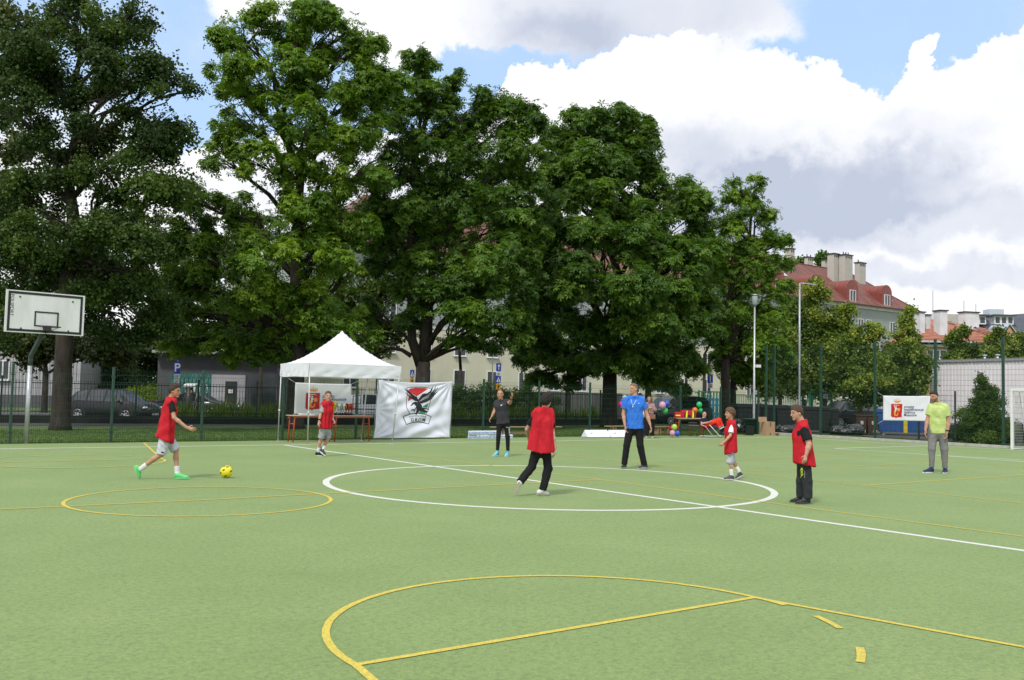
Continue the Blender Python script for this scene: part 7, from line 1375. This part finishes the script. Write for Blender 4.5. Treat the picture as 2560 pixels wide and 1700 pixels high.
p.shoes(mat('white_trainer', (.66, .66, .67), .5, .08, 12), mat('putty_sole', (.42, .38, .30), .7, .1))
# E: man in blue
p = Person('tall man in a bright blue shirt with a whistle round his neck', 21.1, dict(crop=(4.9, 1450, 900), head=(657, 356), neck=(668, 445), sl=(560, 490), sr=(762, 488), el=(533, 665, .02), er=(822, 675, .0), wl=(550, 795, -.05), wr=(858, 790, -.05), fl=(560, 885, -.08), fr=(880, 875, -.08),
    pelvis=(672, 815), kl=(572, 1045, -.03), kr=(738, 1050, -.02), al=(542, 1278, .02), ar=(788, 1288, .0), Hl=(560, 1322, .10), Tl=(500, 1326, -.12), Hr=(828, 1328, .04), Tr=(706, 1340, -.10)), 1.90, -55, -8, (.52, .28, .19), .98, brow=0)
p.hair((.20, .13, .075), .006, .006, .048, -.04, fz=.086); sh = p.shirt(M_blue, .045, .58, .018, seed=6, wr=.007); tr = p.legs(M_blk, 1, (.095, .072, .062), 'trousers', .005)
p.shoes(mat('dark_grey_trainer', (.045, .045, .05), .5, .2, 12), mat('grey_sole', (.35, .34, .33), .6, .1))
p.decal(sh, 'lanyard', M_prw, strip(622, 478, 645, 560, 3.2, 7) + strip(690, 492, 648, 560, 3.2, 7) + [[(641, 560), (651, 562), (650, 580), (642, 578)]]); p.decal(sh, 'logo', M_prw, [[(710, 531), (722, 526), (734, 529), (722, 531), (716, 535)]])
# F: small boy
p = Person('small boy in a long red bib and grey shorts walking left', 18.75, dict(crop=(4.9, 1450, 900), head=(1838, 655), neck=(1845, 748), sl=(1858, 805, -.13), sr=(1848, 800, .13), el=(1842, 925, -.18), er=(1812, 920, .18), wl=(1768, 1005, -.18), wr=(1775, 1005, .18), fl=(1700, 1060, -.16), fr=(1720, 1060, .16),
    pelvis=(1852, 1105), kl=(1838, 1248, -.05), kr=(1868, 1240, .05), al=(1858, 1405, -.06), ar=(1948, 1360, .05), Hl=(1888, 1462, -.06), Tl=(1750, 1464, -.08), Hr=(1995, 1412, .05), Tr=(1902, 1462, .03)), 1.42, -82, -82, (.50, .28, .19), .84)
p.hair((.11, .065, .038), .019, .006, .074, -.055, side=.004, fz=.058); p.shirt(M_wht2, .03, .72, .012, under=True); p.bib(M_red, .045, 1.0, 15, .03, -.6); p.legs(M_gry, .52, (.095, .092, .06), 'shorts', .005)
p.shoes(mat('grey_red_trainer', (.055, .055, .065), .5, .25, 12), mat('pale_sole', (.52, .50, .50), .6, .1), accent=None, socks=M_wht2, sock_len=.42)
# G: sturdy boy on the right
p = Person('sturdy boy in a red bib and dark trousers standing beside the circle', 14.85, dict(crop=(4.02, 1750, 900), head=(972, 532), neck=(1018, 622), sl=(1052, 700, -.17), sr=(1040, 690, .17), el=(1096, 850, -.24), er=(1085, 850, .22), wl=(1068, 950, -.27), wr=(1062, 950, .25), fl=(1052, 1020, -.28), fr=(1050, 1020, .27),
    pelvis=(1045, 1030), kl=(1076, 1215, -.09), kr=(1018, 1210, .10), al=(1084, 1392, -.10), ar=(1008, 1375, .12), Hl=(1112, 1446, -.10), Tl=(955, 1450, -.12), Hr=(1030, 1412, .13), Tr=(902, 1412, .10)), 1.62, -78, -80, (.50, .28, .20), 1.13)
p.hair((.075, .045, .028), .013, .018, .072, -.045, fz=.068); sh = p.shirt(M_blk, .10, .72, .02, wr=.008, under=True); p.bib(M_red, .02, .97, 21, .045, .9); tr = p.legs(M_anth, 1, (.095, .082, .072), 'trousers', .007)
p.shoes(mat('black_boot', (.018, .018, .02), .5, .1, 12), M_solek, accent=mat('lime_boot_panel', (.25, .70, .03), .5, .1))
for i, (gx, gs) in enumerate((((1012, 1032), [[0, 0, 1, 0], [0, 1, 1, 1], [0, 0, 1, 1]]),)):
    L1 = []
    def gl(y, segs):
        for a, b, c, d in segs: L1.extend(strip(1012 + 20 * (1 - a), y + b, 1012 + 20 * (1 - c), y + d, 4.5, 2))
    gl(1086, [(0, 0, 1, 0), (0, 12, 1, 12), (1, 0, 0, 12)]); gl(1103, [(0, 0, 1, 0), (1, 0, 1, 10), (.5, 0, .5, 8), (0, 0, 0, 10)]); gl(1118, [(1, 0, 0, 4), (0, 4, .7, 8), (.7, 8, 0, 12), (0, 12, 1, 16)]); gl(1140, [(1, 0, .5, 6), (1, 12, .5, 6), (.5, 6, 0, 6)])
    L1 += strip(1008, 1178, 1034, 1146, 9, 4) + strip(1012, 1172, 1012, 1188, 5, 2)
    p.decal(tr, 'print', M_pry, L1)
    p.decal(tr, 'small_print', M_prw, [strip(1049, 1115 + k * 11, 1053, 1115 + k * 11, 5, 1)[0] for k in range(7)])
# H: man in lime
p = Person('man in a lime yellow shirt and grey tracksuit trousers near the goal', 21.7, dict(crop=(4.9, 2150, 900), head=(907, 452), neck=(945, 530), sl=(868, 575, .06), sr=(1050, 578, -.06), el=(826, 740, .05), er=(1082, 752, -.08), wl=(802, 858, -.02), wr=(1068, 885, -.14), fl=(796, 925, -.05), fr=(1054, 970, -.18),
    pelvis=(950, 875), kl=(882, 1090, 0), kr=(1032, 1090, -.04), al=(878, 1312, .02), ar=(1040, 1325, -.02), Hl=(900, 1374, .04), Tl=(762, 1376, -.05), Hr=(1058, 1380, .08), Tr=(1020, 1388, -.18)), 1.86, -62, -22, (.46, .24, .16), 1.07, beard=.7)
p.hair((.028, .020, .016), .010, .010, .062, -.0, fz=.078); sh = p.shirt(M_lime, .04, .62, .014, seed=9, wr=.007); p.legs(M_gry3, 1, (.10, .075, .052), 'trousers', .008, seed=2)
p.shoes(mat('navy_trainer', (.012, .02, .07), .5, .15, 12), M_sole); p.watch('r')
p.decal(sh, 'print', mat('faded_print', (.33, .40, .16), .8, .3), [strip(875, 622, 892, 640, 7, 2)[0], strip(895, 640, 908, 620, 7, 2)[0], strip(908, 622, 918, 638, 6, 2)[0]] + strip(925, 690, 960, 686, 3, 2) + strip(930, 700, 965, 697, 3, 2))
# spectators
M_plaid = mat('plaid_shirt_cloth', (.20, .02, .03), .85, .9, 22, hue=(.35, .22, .24))
p = Person('long-haired woman in a red plaid shirt holding a phone beside the balloons', 36.5, dict(crop=(7.467, 1460, 900), head=(1216, 728), neck=(1220, 795), sl=(1165, 830), sr=(1282, 832), el=(1150, 960, -.02), er=(1335, 945, -.02), wl=(1215, 900, -.25), wr=(1262, 905, -.26), fl=(1240, 885, -.3), fr=(1245, 895, -.3),
    pelvis=(1222, 1065), kl=(1180, 1240), kr=(1278, 1240), al=(1168, 1412), ar=(1272, 1412), Hl=(1175, 1440, .08), Tl=(1160, 1450, -.15), Hr=(1270, 1440, .08), Tr=(1280, 1455, -.15)), 1.66, -8, 0, (.50, .30, .22), .86)
p.hair((.06, .035, .025), .014, .004, .05, -.06, long=.26); p.shirt(M_blk, .06, 0, .008, name='top'); p.shirt(M_plaid, .02, .95, .02, name='overshirt').scale = (1, 1, 1); p.legs(M_blk, 1, (.105, .10, .085), 'trousers', .006); p.shoes(mat('cream_trainer', (.45, .38, .30), .6, .1, 12))
q = MB(); c = AT(1245 / 7.467 + 1460, 890 / 7.467 + 900, 36.2) - Vector(p.base); q.box(c, (.07, .012, .14), 0, .004); tag(q.build('phone', M_dark), 'dark phone in the hands of the woman in plaid', 'phone').location = p.base
q = MB(); q.box((0, 0, 0), (.26, .10, .18), 0, .03); q.tube([(-.12, 0, .08), (-.16, 0, .45), (-.1, .05, .62)], .01, 6); o = q.build('handbag', mat('tan_leather', (.22, .10, .07), .6, .2, 10)); o.location = AT(1268 / 7.467 + 1460, 1060 / 7.467 + 900, 36.3); tag(o, 'brown handbag at the hip of the woman in plaid', 'bag')
p = Person('man in a black cap half hidden behind the man in blue', 37.3, dict(crop=(7.467, 1460, 900), head=(1048, 672), neck=(1050, 745), sl=(990, 785), sr=(1112, 788), el=(975, 900), er=(1128, 905), wl=(985, 1000, -.1), wr=(1122, 1010, -.1), fl=(990, 1060, -.12), fr=(1120, 1060, -.12),
    pelvis=(1060, 1040), kl=(1015, 1230), kr=(1105, 1230), al=(1010, 1405), ar=(1110, 1405), Hl=(1010, 1430, .08), Tl=(1000, 1440, -.15), Hr=(1110, 1430, .08), Tr=(1118, 1440, -.15)), 1.80, -12, 0, (.46, .27, .19), .98)
p.shirt(M_wht2, .05, .6, .014); p.legs(cloth('navy_cloth', (.02, .025, .06)), 1, (.10, .08, .07), 'trousers'); p.shoes(mat('black_trainer', (.02, .02, .022)), M_solek)
cp = p.hair((.015, .015, .016), .012, 0, .085, .0, name='cap', fz=.055); q = MB(); hc, up, f, sd = p.hframe; c = hc + f * .13 + up * .055 - Vector(p.base); q.box(c, (.16, .14, .012), math.atan2(f.y, f.x) - math.pi / 2, .004); q.build('peak', M_blk, cp)
# K: medic reclining
p = Person('bald medic in red trousers reclining in a folding chair beside the table', 38.4, dict(crop=(6.56, 1700, 900), head=(400, 897), neck=(388, 962), sl=(340, 990, -.10), sr=(415, 985, .20), el=(355, 1045, -.25), er=(470, 1040, .25), wl=(470, 1018, -.25), wr=(520, 1000, .15), fl=(520, 1000, -.22), fr=(550, 985, .1),
    pelvis=(420, 1085, 0), kl=(590, 1005, -.12), kr=(640, 985, .14), al=(690, 1165, -.12), ar=(712, 1150, .14), Hl=(700, 1235, -.12), Tl=(735, 1190, -.14), Hr=(722, 1230, .14), Tr=(765, 1200, .14)), 1.78, 25, 80, (.50, .29, .22), 1.05, brow=.3)
p.hair((.22, .19, .17), .003, 0, -.01, -.05, fz=.05); p.shirt(cloth('navy_polo', (.018, .016, .03)), .02, .6, .012); tr = p.legs(cloth('orange_red_cloth', (.75, .035, .02)), .80, (.11, .09, .08), 'trousers', .012); p.shoes(mat('black_trainer', (.02, .02, .022)), M_solek, socks=M_blk, sock_len=.55)
q = MB()
for a in 'lr':
    A, K = p.j('a' + a), p.j('k' + a); b_ = Vector(p.base)
    for t in (.26, .42): c = A.lerp(K, t) - b_; d = (K - A).normalized(); q.tube([c - d * .02, c + d * .02], .085, 14)
q.build('reflective_band', mat('reflective_grey', (.6, .62, .63), .4, .1), p.root)
